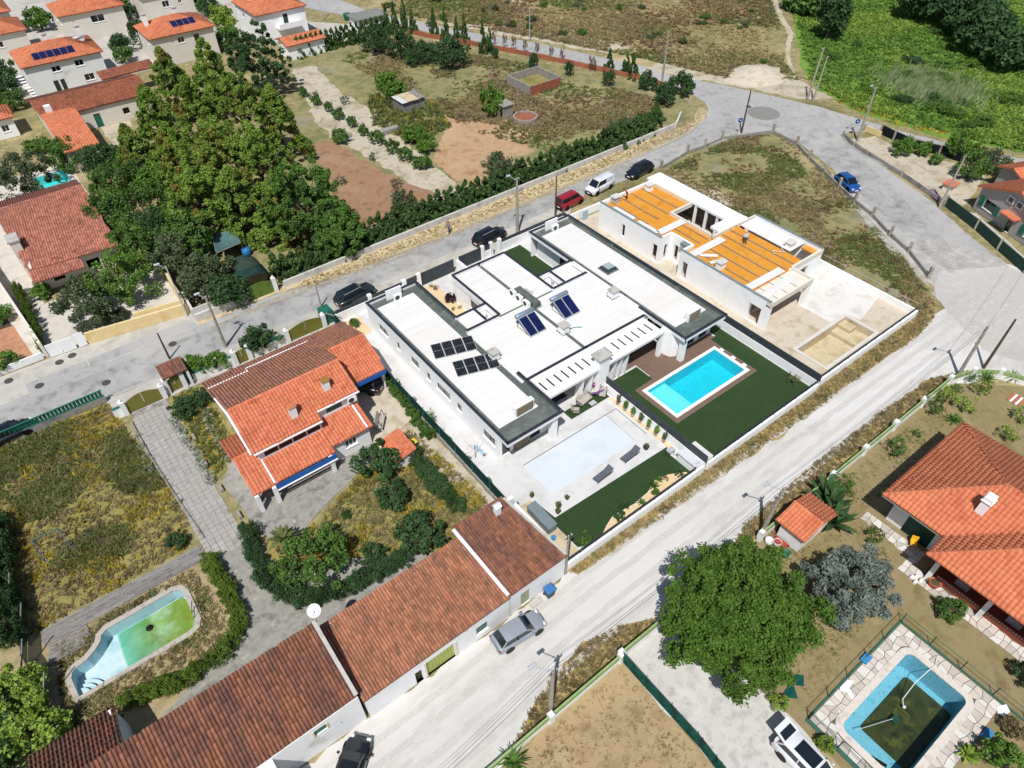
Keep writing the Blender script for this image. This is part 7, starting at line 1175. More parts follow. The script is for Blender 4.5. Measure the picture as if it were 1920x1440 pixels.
for i, (x, y) in enumerate(((500, 160), (545, 165), (600, 175), (645, 190), (765, 205), (830, 225), (890, 235), (935, 240), (1040, 300), (1075, 295))): q = at(*Qp(x, y)); shrub('slim dark cypress standing along the far brick wall', (q.x, q.y), 1.1, 4.4+.8*(i % 3), 'cyp', 'cyp', 'slim cypresses along the far brick wall', 'cypress', 'cypress')
for i in range(19): u = 562+i*9.2; v = 107-i*2.4; q = at(u, v); shrub('dense dark cypress of the tall hedge beside the white far house', (q.x, q.y), 1.5, 3.6, 'cyp', 'cyp', 'tall cypress hedge by the far house', 'cypress', 'cypress')
shrubs([Qp(x, y)+(r, h) for x, y, r, h in ((1105, 330, .9, 2.0), (1320, 385, 1.2, 2.6), (1520, 425, 1.0, 2.4), (1740, 485, 1.4, 2.8))], ['small dark bush before the brick wall near the cypress pair', 'small dark bush above the brick water tank', 'small dark bush right of the brick water tank', 'small dark bush at the right end of the brick wall'], 'dark', 'fine', 'small bushes before the brick wall')
shrubs([Qp(x, y)+(r, h) for x, y, r, h in ((1745, 400, 1.2, 3.8), (1870, 440, 1.6, 4.2), (1840, 410, 1.2, 3.2))], ['ragged cypress near the junction, left', 'ragged cypress near the junction, right', 'ragged cypress near the junction, between two others'], 'cyp', 'cyp', 'ragged cypresses near the junction', None, 'cypress', 'cypress')
for i, x in enumerate((1100, 1160, 1210, 1275, 1340, 1420, 1480, 1640, 1660)): q = at(*Qp(x, 250+(x-1100)*.27)); shrub('thin leafless sapling beside the far brick wall', (q.x, q.y), .55, 2.6, 'rust', 'thin', 'thin saplings by the far brick wall', 'sapling', 'sapling')
shrubs([(648, 195, 1.0, 1.4), (590, 190, 1.2, 1.6), (700, 300, .9, 1.2), (640, 345, .9, 1.1), (745, 350, 1.0, 1.2), (632, 258, .8, 1.0)], 'scrubby grey green plant along the sandy orchard path', 'grey', 'thin', 'scrubby plants along the sandy path')
# ---- farmhouse garden
def row(pts, r, h, label, mat, kind, group, step, name='hedge_bush', jit=.15):
    P = [at(u, v) for u, v in pts]
    for a, b in zip(P, P[1:]):
        k = max(1, round((b-a).length/step))
        for i in range(k): q = a.lerp(b, i/k); shrub(label, (q.x+rnd.uniform(-jit, jit), q.y+rnd.uniform(-jit, jit)), r*rnd.uniform(.9, 1.12), h*rnd.uniform(.88, 1.12), mat, kind, group, name, 'hedge plant')
row([(472, 1005), (482, 1050), (500, 1085), (535, 1122), (590, 1130), (660, 1105), (720, 1075), (775, 1048)], .95, 1.5, 'dark bush of the garden hedge curving behind the barns', 'dark', 'fine', 'dark garden hedge behind the barns', .95)
row([(765, 845), (800, 890), (840, 935), (868, 965)], 1.0, 1.2, 'dark bush in the row beside the green mesh fence', 'dark', 'fine', 'dark bushes beside the mesh fence', .9)
row([(728, 720), (765, 765), (800, 815), (812, 830)], .6, 1.1, 'green bush in the row along the farmhouse yard fence', 'mid', 'round', 'green bushes along the yard fence', .75)
row([(398, 1055), (415, 1085), (432, 1120), (447, 1160), (446, 1195), (420, 1235), (375, 1265), (330, 1285), (285, 1305), (245, 1318), (218, 1315)], .85, 1.25, 'yellow green bush of the curved hedge around the old pool', 'box', 'fine', 'curved hedge around the old pool', .75)
row([(338, 705), (360, 700), (385, 695), (410, 690), (440, 685)], 1.25, 1.9, 'bright citrus bush of the hedge before the farmhouse', 'bright', 'round', 'citrus hedge before the farmhouse', 1.2)
shrubs([(712, 885, 2.2, 2.6), (740, 945, 1.7, 2.0), (790, 1015, 2.1, 2.4), (702, 1050, 1.1, 1.4), (486, 655, 2.0, 2.6), (350, 775, 1.5, 1.5), (385, 755, 1.2, 1.5), (335, 1020, .9, 1.0), (650, 970, .45, .7)], ['large rounded bush beside the tiny tiled shed', 'dark grey bush among yellow flowers', 'large dark bush above the barn roof', 'bright green bush between hedge and barn roof', 'dark dense bush between the two olive gates', 'dark rosemary bush beside the olive gate', 'green bush beside the farmhouse gable', 'small bright bush at the corner of the yellow field', 'small spiky bush in the garden lawn'], 'dark', 'round', 'garden bushes of the farmhouse')
q = at(588, 1050, 1.8); tree('garden_tree', 'spreading dark tree beside the palm in the farmhouse garden', (q.x, q.y), 2.8, 2.6, 1.7, 2.0, 'mid', 60, .55, 90, .16, 301, .14)
row([(324, 792), (340, 815), (373, 856), (391, 895), (404, 920)], .55, .8, 'small bush with white blooms along the driveway edge', 'white', 'thin', 'white blooming bushes along the driveway', 1.1, 'flowering_bush')
row([(262, 820), (285, 880), (300, 905)], .4, .6, 'low bush with white blooms on the field side of the driveway', 'white', 'thin', 'low blooming bushes beside the field', 1.6, 'flowering_bush')
shrubs([(55, 1305, 1.9, 2.6), (85, 1385, 2.0, 2.6), (70, 1345, 1.6, 2.2)], ['bright bush at the lower left beside the timber deck', 'bright bush at the lower left beside the rear barn', 'bright bush at the lower left between two others'], 'yel', 'round', 'bright bushes at the lower left'); shrubs([(15, 1400, 2.0, 2.4), (20, 1430, 2.0, 2.4), (15, 1340, 1.5, 2)], ['dark bush in the lower left corner, middle one', 'dark bush in the lower left corner, lowest one', 'dark bush in the lower left corner, topmost one'], 'dark', 'fine', 'dark bushes in the lower left corner')
row([(2, 1000), (12, 1080), (25, 1160), (38, 1230)], 1.3, 2.8, 'dark tall hedge plant at the left edge of the field', 'dark', 'fine', 'dark hedge at the left edge', 1.2)
# ---- palms and spiky plants
def rosette(name, label, loc, n, L_, w_, mat, zc=0.0, droop=.6, trunk=0, cat='palm', group=None, seed=1, lift=(.2, 1.2)):
    t = thing(name, label, cat, (loc[0], loc[1], 0), 0, group); R = random.Random(seed)
    for i in range(n):
        a = 2.4*i; e = lift[0]+(lift[1]-lift[0])*(i/n); mb_ = MB(); d = Vector((math.cos(a), math.sin(a), 0)); s = Vector((-d.y, d.x, 0)); P = []; k = 5
        for j in range(k+1): u = j/k; P.append(Vector((0, 0, zc))+d*(L_*u*math.cos(e))+Vector((0, 0, L_*u*math.sin(e)-droop*L_*u*u*math.cos(e))))
        for j in range(k): wa = w_*math.sin(math.pi*min(.98, (j/k)*.85+.12)); wb = w_*math.sin(math.pi*min(.98, ((j+1)/k)*.85+.12)) if j < k-1 else .01; mb_.quad(P[j]-s*wa, P[j]+s*wa, P[j+1]+s*wb, P[j+1]-s*wb)
        mb_.build('frond', LF[mat], t, at_=(0, 0, 0))
    if trunk: MB().bar((0, 0, 0), (0, 0, zc), trunk*1.2, trunk, 8).build('trunk', BARK, t, at_=(0, 0, 0))
    return t
q = at(530, 1010, 1.6); rosette('fan_palm', 'fan palm with pale green fronds in the farmhouse garden', q, 26, 1.5, .16, 'weed', 1.6, .5, .18, seed=3)
for i, (u, v, L_, lb, ct) in enumerate(((1848, 715, 1.1, 'spiky yucca inside the green wall corner, left', 'yucca'), (1895, 712, 1.0, 'spiky yucca inside the green wall corner, right', 'yucca'), (1788, 790, 1.0, 'dark agave in the dry villa lawn', 'agave'), (962, 1432, 1.3, 'dark green yucca at the bottom edge beside the green wall', 'yucca'), (1812, 1418, .8, 'yellowing palm in the bed by the mosaic pool', 'palm'))): q = at(u, v); rosette('yucca', lb, q, 26, L_, .07 if i < 4 else .14, 'yel' if i == 4 else 'mid', .25 if i != 2 else .1, .25, .1, ct, seed=i)
for i, (u, v) in enumerate(((1545, 935), (1553, 958), (1560, 985))): q = at(u, v); rosette('bird_of_paradise', 'broad leafed plant in the clump behind the small shed, %s' % ('far one', 'middle one', 'near one')[i], q, 18, 2.4, .24, 'dark', .3, .35, 0, 'plant', 'broad leafed clump behind the shed', i, (.5, 1.35))
# ---- villa garden fruit bushes
def R4(x, y): return (1380+x/2.769, 560+y/2.769)
for i, (x, y, r, lb) in enumerate(((1205, 430, .7, 'small round bush close inside the green wall near the yucca'), (1260, 485, 1.0, 'fruit bush below the left yucca'), (1085, 535, 1.1, 'fruit bush close to the green wall, uppermost'), (1015, 585, 1.1, 'fruit bush close to the green wall, second'), (1142, 485, .6, 'tiny bush between two fruit bushes by the wall'), (1178, 575, 1.0, 'yellow green fruit bush beside the agave'), (815, 800, 1.1, 'dark fruit bush alone on the lawn'), (540, 995, 1.2, 'fruit bush by the broad leafed clump'), (1465, 625, 1.0, 'fruit bush at the right edge of the lawn'), (1395, 725, 1.0, 'fruit bush near the ridge of the salmon roof'), (710, 1255, .9, 'small fruit bush before the villa path'), (935, 710, .5, 'bare little sapling on the lawn'))): q = at(*R4(x, y)); shrub(lb, (q.x, q.y), r, r*1.5, 'yel' if i in (1, 2, 5, 8, 9) else 'mid', 'thin', 'fruit bushes of the villa garden', 'fruit_bush')
for u, v, r, lb, mt_ in ((1778, 1155, 1.1, 'fruit bush between conifer and villa path', 'mid'), (1458, 1322, .7, 'small bright bush on the strip beside the concrete yard', 'yel'), (1541, 1398, .7, 'small bright bush beside the white car', 'yel'), (1865, 1425, 1.3, 'bright bush at the lower right by the pool', 'bright'), (1892, 1372, .8, 'brown bush in the bed right of the pool', 'dry'), (1915, 1275, 1.0, 'dark bush at the right edge near the villa path', 'dark')): q = at(u, v); shrub(lb, (q.x, q.y), r, r*1.5, mt_, 'round', None, 'garden_bush')
# ---- right lot trees
def R3(x, y): return (1120+x/2.4, y/2.4)
for i, (x, y, r, lb) in enumerate(((1365, 700, 1.9, 'round citrus tree nearest the junction corner'), (1465, 700, 1.5, 'round citrus tree second from the junction corner'), (1512, 740, 1.3, 'small citrus tree in front of the second one'), (1610, 700, 2.6, 'large leafy tree beside the black net fence'), (1660, 800, 2.8, 'large citrus tree behind the right road pole'), (1690, 715, 1.6, 'smaller leafy tree at the end of the black net'))): q = at(*R3(x, y)); r *= .8; shrub(lb, (q.x, q.y), r, r*1.7, 'bright' if i != 4 else 'mid', 'round', 'citrus trees of the right lot', 'citrus_tree', 'tree')
q = at(*R3(1760, 780)); shrub('grey olive tree beside the grey annex', (q.x, q.y), 2.6, 3.6, 'olive', 'fine', None, 'olive_tree', 'tree')
# ---- meadow growth
q = at(1550, 70); tree('meadow_pine', 'dark pine standing alone at the edge of the green meadow', (q.x, q.y), 3.2, 3.2, 4.0, 4.5, 'dark', 50, 1.1, 80, .4, 401, .25)
for i, (u, v, r, z) in enumerate(((1760, 0, 4.5, 4), (1815, 25, 4.5, 4), (1850, 55, 4.5, 4), (1895, 95, 4, 3), (1735, -6, 4.5, 4), (1830, 5, 4.5, 3), (1525, 8, 3, 2), (1500, -2, 3, 2))): q = at(u, v, z); tree('thicket_tree', 'dark rounded tree in the thicket at the upper right, number %s from its left' % ('third', 'fourth', 'fifth', 'seventh', 'second', 'sixth', 'first', 'outer first')[i], (q.x, q.y), r, r, r*.7, z, 'dark' if i < 6 else 'mid', 50, 1.5, 70, .55, 410+i, .3, 'thicket at the upper right')
q = at(1745, 165); t = thing('reed_bed', 'pale grey green reed clump in the green meadow', 'reeds', (q.x, q.y, 0)); rng = np.random.default_rng(3); n = 5200; X = rng.normal(size=(n, 2))*[3.0, 3.4]; h = .8+.9*rng.random(n); b = np.stack([X[:, 0], X[:, 1], np.zeros(n)], 1); lean = np.stack([rng.normal(size=n)*.35+.5, rng.normal(size=n)*.35-.4, h], 1); sd = rng.normal(size=(n, 3))*[.09, .09, 0]; V = np.stack([b-sd, b+sd, b+lean], 1).reshape(-1, 3); tag(link('reeds', fast_mesh('reeds', V, np.arange(n*3).reshape(-1, 3)), LF['reed'], t), kind='stuff')
for i in range(46):
    u = rnd.uniform(1560, 1920); v = rnd.uniform(20, 270)
    if v < 40+(u-1500)*.05 or v > 150+(u-1500)*.3: continue
    q = at(u, v); shrub('low bramble mound in the green meadow', (q.x, q.y), rnd.uniform(1.2, 2.6), rnd.uniform(.8, 1.6), rnd.choice(['mid', 'bright', 'mid', 'dark']), 'fine', 'bramble mounds in the green meadow', 'bramble', 'bramble')
for i in range(34):
    u = rnd.uniform(700, 1460); v = rnd.uniform(2, 60+max(0, (u-1000)*.14)); q = at(u, v); shrub('low scrub bush on the dry grassland beyond the far road', (q.x, q.y), rnd.uniform(.6, 1.5), rnd.uniform(.6, 1.3), rnd.choice(['grey', 'weed', 'olive', 'mid']), 'fine', 'scrub bushes beyond the far road', 'scrub_bush')
o = MB(); q = at(1418, 142); R = random.Random(3); n = 16; V = [(q.x, q.y, 1.6)]
for k_, (rr, zz) in enumerate(((1.8, 1.0), (3.6, .35), (5.0, -.03))): V += [(q.x+rr*1.2*math.cos(6.283*i/n)*R.uniform(.85, 1.15), q.y+rr*math.sin(6.283*i/n)*R.uniform(.85, 1.15), zz+(R.uniform(-.1, .1) if k_ < 2 else 0)) for i in range(n)]
o.add(V, [(0, 1+i, 1+(i+1) % n) for i in range(n)]+[(1+k_*n+i, 1+(k_+1)*n+i, 1+(k_+1)*n+(i+1) % n, 1+k_*n+(i+1) % n) for k_ in range(2) for i in range(n)]); tag(o.build('sand_heap', SANDM, None, True), 'heap of pale sand beside the junction', 'sand heap')
# ---- vegetation around the village houses
for u, v, r, h, mt_, lb in ((80, 55, 3.0, 4, 'mid', 'green tree between the upper left houses'), (195, 40, 3, 3, 'grey', 'flat grey hedge tree before the rounded roof house'), (230, 25, 2.5, 3.4, 'bright', 'bright shrub between the two top houses'), (245, 35, 2, 3, 'dark', 'dark shrub between the two top houses'), (230, 100, 2.4, 3.4, 'dark', 'dark bush beside the solar roof house'), (235, 118, 2.2, 3, 'mid', 'green bush beside the solar roof house'), (415, 45, 2.6, 4, 'yel', 'yellow green tall shrub right of the four panel house'), (425, 65, 2.4, 4, 'yel', 'yellow green tall shrub lower beside the four panel house'), (268, 85, 2.0, 4.5, 'dark', 'dark slim tree left of the four panel house'), (300, 95, 2.0, 4.5, 'dark', 'dark slim tree before the four panel house'), (10, 160, 3.4, 4, 'dark', 'dark tree mass at the left edge, upper'), (15, 185, 3.0, 3.6, 'dark', 'dark tree mass at the left edge, lower'), (30, 205, 2.4, 3, 'mid', 'green bush beside the long outbuilding corner'), (150, 52, 1.6, 2, 'purple', 'dark purple bush behind the solar roof house'), (215, 215, 1.6, 2, 'weed', 'potted bush in the outbuilding courtyard'), (75, 285, 2.6, 2.2, 'mid', 'clipped hedge bush above the small pool, left'), (150, 295, 2.4, 2.6, 'mid', 'clipped hedge bush above the small pool, right'), (110, 375, 1.6, 1.2, 'dark', 'low dark hedge behind the mottled roof, right'), (85, 378, 1.6, 1.2, 'dark', 'low dark hedge behind the mottled roof, left'), (395, 30, 2.6, 3.6, 'dark', 'dark bush near the tall white house'), (430, 90, 2.8, 4.0, 'mid', 'green tree below the tall white house')): q = at(u, v); shrub(lb, (q.x, q.y), r, h, mt_, 'round', None, 'village_bush')
row([(78, 560), (88, 535), (120, 515), (150, 500)], 1.0, 1.3, 'vine covered bush along the porch of the mottled roof house', 'bright', 'round', 'vines on the porch of the mottled roof house', 1.0); row([(160, 622), (190, 610), (220, 600), (248, 592)], .9, 1.2, 'rounded grey green bush behind the yellow wall', 'grey', 'fine', 'rounded bushes behind the yellow wall', .9); row([(90, 665), (72, 620), (50, 575), (35, 545)], .5, 2.0, 'ivy clump on the tall cream wall', 'box', 'fine', 'ivy on the tall cream wall', .9, 'ivy'); shrubs([(15, 690, 1.5, 1.8), (5, 600, 1.5, 1.6)], ['bright round bush inside the white front wall at left', 'grey bush in the terracotta yard at the left edge'], 'bright', 'round')
# ---- modern house planting
for x, y, r, h, mt_, k_, lb in ((31.8, 53.7, .75, 1.0, 'purple', 'round', 'dark purple bush in the courtyard gravel'), (31.7, 56.7, .4, .5, 'rust', 'thin', 'small reddish shrub in the courtyard gravel, near the gate'), (31.5, 57.4, .3, .4, 'rust', 'thin', 'tiny brown shrub in the courtyard gravel'), (31.15, 52.3, .3, .4, 'mid', 'thin', 'tiny green shrub at the courtyard wall, left'), (31.85, 52.1, .28, .4, 'weed', 'thin', 'tiny green shrub at the courtyard wall, right'), (21.2, 56.6, .7, 1.0, 'mid', 'fine', 'round green shrub in the front gravel'), (35.2, 33.5, .8, 1.8, 'pink', 'round', 'pink bougainvillea against the divider wall'), (26.6, 21.2, .55, .6, 'dark', 'round', 'dark low shrub in the gravel bed, leftmost'), (27.6, 21.7, .5, .5, 'dark', 'round', 'dark low shrub in the gravel bed, second from left'), (30.6, 21.0, .4, .5, 'mid', 'round', 'green shrub in the middle of the gravel bed'), (33.6, 21.0, .5, .6, 'dark', 'thin', 'dark shrub in the gravel bed near the counter'), (22.6, 20.9, .8, 1.1, 'bright', 'thin', 'bright shrub with white blooms in the turf corner'), (32.4, 21.5, .35, .4, 'rust', 'thin', 'reddish shrub in the gravel bed'), (50.9, 22.2, .8, .9, 'weed', 'thin', 'wispy shrub in the corner of the dark turf')): shrub(lb, (x, y), r, h, mt_, k_, None, 'garden_plant', 'plant')
for i, (x, y, L_, lb) in enumerate(((31.0, 21.6, .7, 'spiky cycad in the gravel bed'), (29.0, 21.0, .5, 'small agave in the gravel bed, left of the cycad'), (31.9, 21.8, .45, 'small agave in the gravel bed, right of the cycad'))): rosette('cycad', lb, (x, y), 20, L_, .05, 'mid', .12, .35, 0, 'cycad', seed=20+i)
for i in range(7):
    y = 24.6+i*1.0; t = thing('espalier_plant', 'potted climbing plant in the row on the divider wall, %s from the pool counter' % ('first', 'second', 'third', 'fourth', 'fifth', 'sixth', 'seventh')[i], 'potted plant', (35.4, y, 0), 0, 'potted climbers on the divider wall'); MB().lathe([(.01, 0), (.13, 0), (.18, .3), (.15, .3), (.01, .26)], (0, 0, 0), 10).build('pot', CONC_D, t, True, at_=(0, 0, 0)); V, F = leaves([(.05, 0, .55+.25*j) for j in range(3)], [.22, .26, .2], 26+14*(i % 2), .13, np.random.default_rng(70+i)); link('foliage', fast_mesh('foliage', V, F), LF['bright' if i % 3 else 'grey'], t)
for x, y, r, lb in ((33.55, 25.0, .28, 'round planter on the white paving beside the lounger'), (23.3, 25.0, .26, 'potted plant at the turf edge of the white paving, middle'), (24.4, 25.2, .2, 'potted plant at the turf edge of the white paving, right'), (22.9, 24.6, .24, 'potted plant at the turf edge of the white paving, left'), (22.2, 27.2, .2, 'dark urn near the grey storage chest')):
    t = thing('potted_plant', lb, 'potted plant', (x, y, 0)); MB().lathe([(.01, 0), (r*.7, 0), (r, r*1.3), (r*.85, r*1.3), (.01, r)], (0, 0, 0), 12).build('pot', METAL_D, t, True, at_=(0, 0, 0)); V, F = leaves([(0, 0, r*1.8)], [r*1.1], 60, .1, np.random.default_rng(int(x*100))); link('foliage', fast_mesh('foliage', V, F), LF['weed'], t)
for i in range(6): shrub('young shrub in the gravel border of the white house path', (20.05, 30.5+i*3.1), .45+.25*(i == 3), .8+.5*(i == 3), 'bright' if i % 2 else 'mid', 'thin', 'young shrubs along the house path', 'border_shrub', 'shrub')
# ================================================================== weeds and grass (nobody could count them)
def weeds(name, label, pts, n, mat, size=.22, hgt=.3, seed=1, holes=(), clump=.0):
    P = pts; xs = [p[0] for p in P]; ys = [p[1] for p in P]; rng = np.random.default_rng(seed); out = []
    while len(out) < n:
        x, y = rng.uniform(min(xs), max(xs)), rng.uniform(min(ys), max(ys))
        if in_poly(P, x, y) and not any(in_poly(h, x, y) for h in holes) and (clump == 0 or mnoise.noise(Vector((x*clump, y*clump, seed))) > -.05+.25*rng.random()): out.append((x, y))
    X = np.array(out); size *= .5; n_ = n; k = 10; idx = np.repeat(np.arange(n), k); m_ = n*k; sc = (.6+.8*rng.random(n))[idx]; b = np.stack([X[idx, 0]+rng.normal(size=m_)*size*.5*sc, X[idx, 1]+rng.normal(size=m_)*size*.5*sc, np.full(m_, -.02)], 1); tip = b+np.stack([rng.normal(size=m_)*size*1.1*sc, rng.normal(size=m_)*size*1.1*sc, hgt*.55*sc*(.5+rng.random(m_))], 1); sd = rng.normal(size=(m_, 3))*[size*.42, size*.42, .03]; V = np.stack([b-sd, b+sd, tip], 1).reshape(-1, 3)
    return tag(link(name, fast_mesh(name, V, np.arange(m_*3).reshape(-1, 3)), LF[mat]), label, 'weeds', kind='stuff')
FL = [(-16, 40.0), (-2.6, 40.2), (-1.4, 44), (-2.2, 50), (-3.0, 57), (-3.4, 61.0), (-16, 61.2)]
weeds('dry_grass', 'dry brown grass of the yellow flowered field', FL, 2400, 'dry', .3, .35, 1); weeds('green_weeds', 'olive green weeds of the yellow flowered field', FL, 3200, 'weed', .3, .4, 2, clump=.18); weeds('yellow_flowers', 'yellow flowers scattered over the left field', FL, 900, 'yfl', .22, .45, 3, clump=.25)
GD = [(2.8, 37.0), (4.4, 35.2), (9.2, 37.2), (14.0, 38.9), (18.0, 40), (18.8, 33), (18.8, 27.4), (14.2, 27.0), (8, 31.2), (3.2, 33.2)]
weeds('dry_grass', 'dry grass of the farmhouse garden', GD, 1700, 'dry', .26, .28, 4); weeds('yellow_flowers', 'yellow flowers of the farmhouse garden', GD, 650, 'yfl', .24, .4, 5, clump=.3); weeds('green_weeds', 'green weeds of the farmhouse garden', GD, 600, 'weed', .26, .3, 6)
FG = [(1.8, 46), (4.6, 47), (4.6, 54), (4.2, 58), (2, 58)]; weeds('green_weeds', 'weeds of the strip beside the farmhouse gable', FG, 500, 'weed', .26, .35, 7); weeds('yellow_flowers', 'yellow flowers of the strip beside the farmhouse gable', FG, 120, 'yfl', .2, .4, 8)
PG = [(-14, 30), (-3.2, 30), (-2.4, 33), (-3.0, 38.2), (-13, 38)]; weeds('dry_grass', 'dry weeds around the old pool', PG, 800, 'dry', .24, .25, 9, [grow(OLD_POOL, .5)]); weeds('green_weeds', 'green weeds around the old pool', PG, 300, 'weed', .24, .25, 10, [grow(OLD_POOL, .5)], .3)
VP = [(70.2, 21.5), (69.6, 45), (69.4, 60), (88.4, 60.5), (93, 58.3), (93.8, 55.5), (90.2, 45.4), (85.6, 38.1), (78.8, 27), (75, 22)]
weeds('dry_grass', 'brown dry grass of the vacant plot', VP, 2900, 'dry', .32, .3, 11, clump=.12); weeds('green_weeds', 'olive weeds of the vacant plot', VP, 3600, 'weed', .32, .3, 12, clump=.15); weeds('pink_flowers', 'pink wild flowers of the vacant plot', VP, 45, 'pink', .3, .35, 13, clump=.35); weeds('rust_weeds', 'reddish weeds of the vacant plot', VP, 500, 'rust', .34, .35, 14, clump=.2)
V1 = [(20, 20.0), (20.4, 19.3), (30, 19.0), (40, 18.8), (50, 18.6), (60, 18.7), (66, 18.4), (71, 19), (73.8, 20.3), (75.6, 24.5), (74.2, 25.3), (70.2, 20.2)]; weeds('dry_grass', 'straw grass along the white garden walls', V1, 2300, 'straw', .22, .3, 15); weeds('green_weeds', 'green weeds along the white garden walls', V1, 260, 'weed', .25, .3, 16, clump=.4)
V2 = [(8.5, 12.4), (12, 13.9), (17, 14.9), (20, 14.3), (22.6, 13.0), (19, 12.7)]; weeds('dry_grass', 'dry grass along the green wall at the straw plot', V2, 700, 'dry', .2, .28, 17); V3 = [(30, 13.1), (34, 14.3), (44, 14.7), (54, 14.6), (62, 14.1), (65.6, 12.7), (62, 12.95), (48, 13.3)]; weeds('dry_grass', 'dry grass along the villa garden wall', V3, 1300, 'dry', .2, .26, 18)
weeds('dry_grass', 'straw stubble of the fenced straw plot', [(6, -4), (17.5, -4), (17.9, 4), (18.1, 9), (18.0, 12), (11, 11.9), (7, 11)], 1500, 'straw', .16, .1, 19); weeds('dry_grass', 'short dry grass of the villa lawn', [(26.5, 2.4), (40, 4.5), (43, 9.2), (56, 9.6), (62, 12), (34, 12.3), (27.5, 7)], 2200, 'straw', .16, .1, 20); weeds('green_weeds', 'green tufts of the villa lawn', [(26.5, 2.4), (40, 4.5), (43, 9.2), (56, 9.6), (62, 12), (34, 12.3), (27.5, 7)], 700, 'weed', .16, .09, 21, clump=.3)
OG = E((640, 110), (720, 75), (980, 118), (1250, 190), (1230, 230), (1050, 290), (900, 250), (760, 180)); weeds('dry_grass', 'dry grass of the orchard', OG, 4200, 'dry', .5, .45, 22, clump=.08); weeds('rust_weeds', 'reddish dry weeds of the orchard', OG, 900, 'rust', .45, .4, 23, clump=.1); weeds('green_weeds', 'green weeds of the orchard', OG, 1600, 'weed', .45, .4, 24, clump=.12)
PS = E((690, 180), (760, 170), (820, 200), (845, 240), (780, 270), (700, 235)); weeds('tall_weeds', 'tall green weeds around the plank shed', PS, 700, 'weed', .5, .9, 25); weeds('yellow_flowers', 'pale flowers around the plank shed', PS, 120, 'yfl', .35, .8, 26)
VV = [(20, 65.9), (84, 66.2), (90, 69), (88, 70.5), (80, 68.3), (20, 67.7)]; weeds('dry_grass', 'straw grass on the verge below the cypress hedge', VV, 1500, 'straw', .16, .18, 27)
FF = E((640, -10), (1440, -10), (1460, 40), (1470, 120), (1500, 150), (1380, 150), (1200, 108), (990, 68), (880, 50), (720, 20)); weeds('dry_grass', 'dry grass of the open land beyond the far road', FF, 5000, 'dry', .6, .35, 28, clump=.05); weeds('green_weeds', 'green weeds of the open land beyond the far road', FF, 3600, 'weed', .6, .35, 29, clump=.06); weeds('rust_weeds', 'reddish weeds of the open land beyond the far road', FF, 1300, 'rust', .65, .45, 30, clump=.045); weeds('pale_flowers', 'pale flowering weeds of the open land', FF, 2200, 'straw', .6, .45, 31, clump=.07)
MD = E((1480, -10), (1500, 60), (1520, 150), (1600, 200), (1750, 245), (1930, 285), (1990, 200), (1990, -10)); weeds('meadow_growth', 'lush green growth of the meadow', MD, 8000, 'bright', .8, .5, 32); weeds('meadow_growth', 'bright green growth of the meadow', MD, 6000, 'yel', .8, .55, 33, clump=.05); weeds('yellow_flowers', 'yellow green blooms of the meadow edge', E((1540, 170), (1600, 190), (1700, 225), (1800, 258), (1700, 240), (1580, 200)), 70, 'yfl', .4, .5, 34)
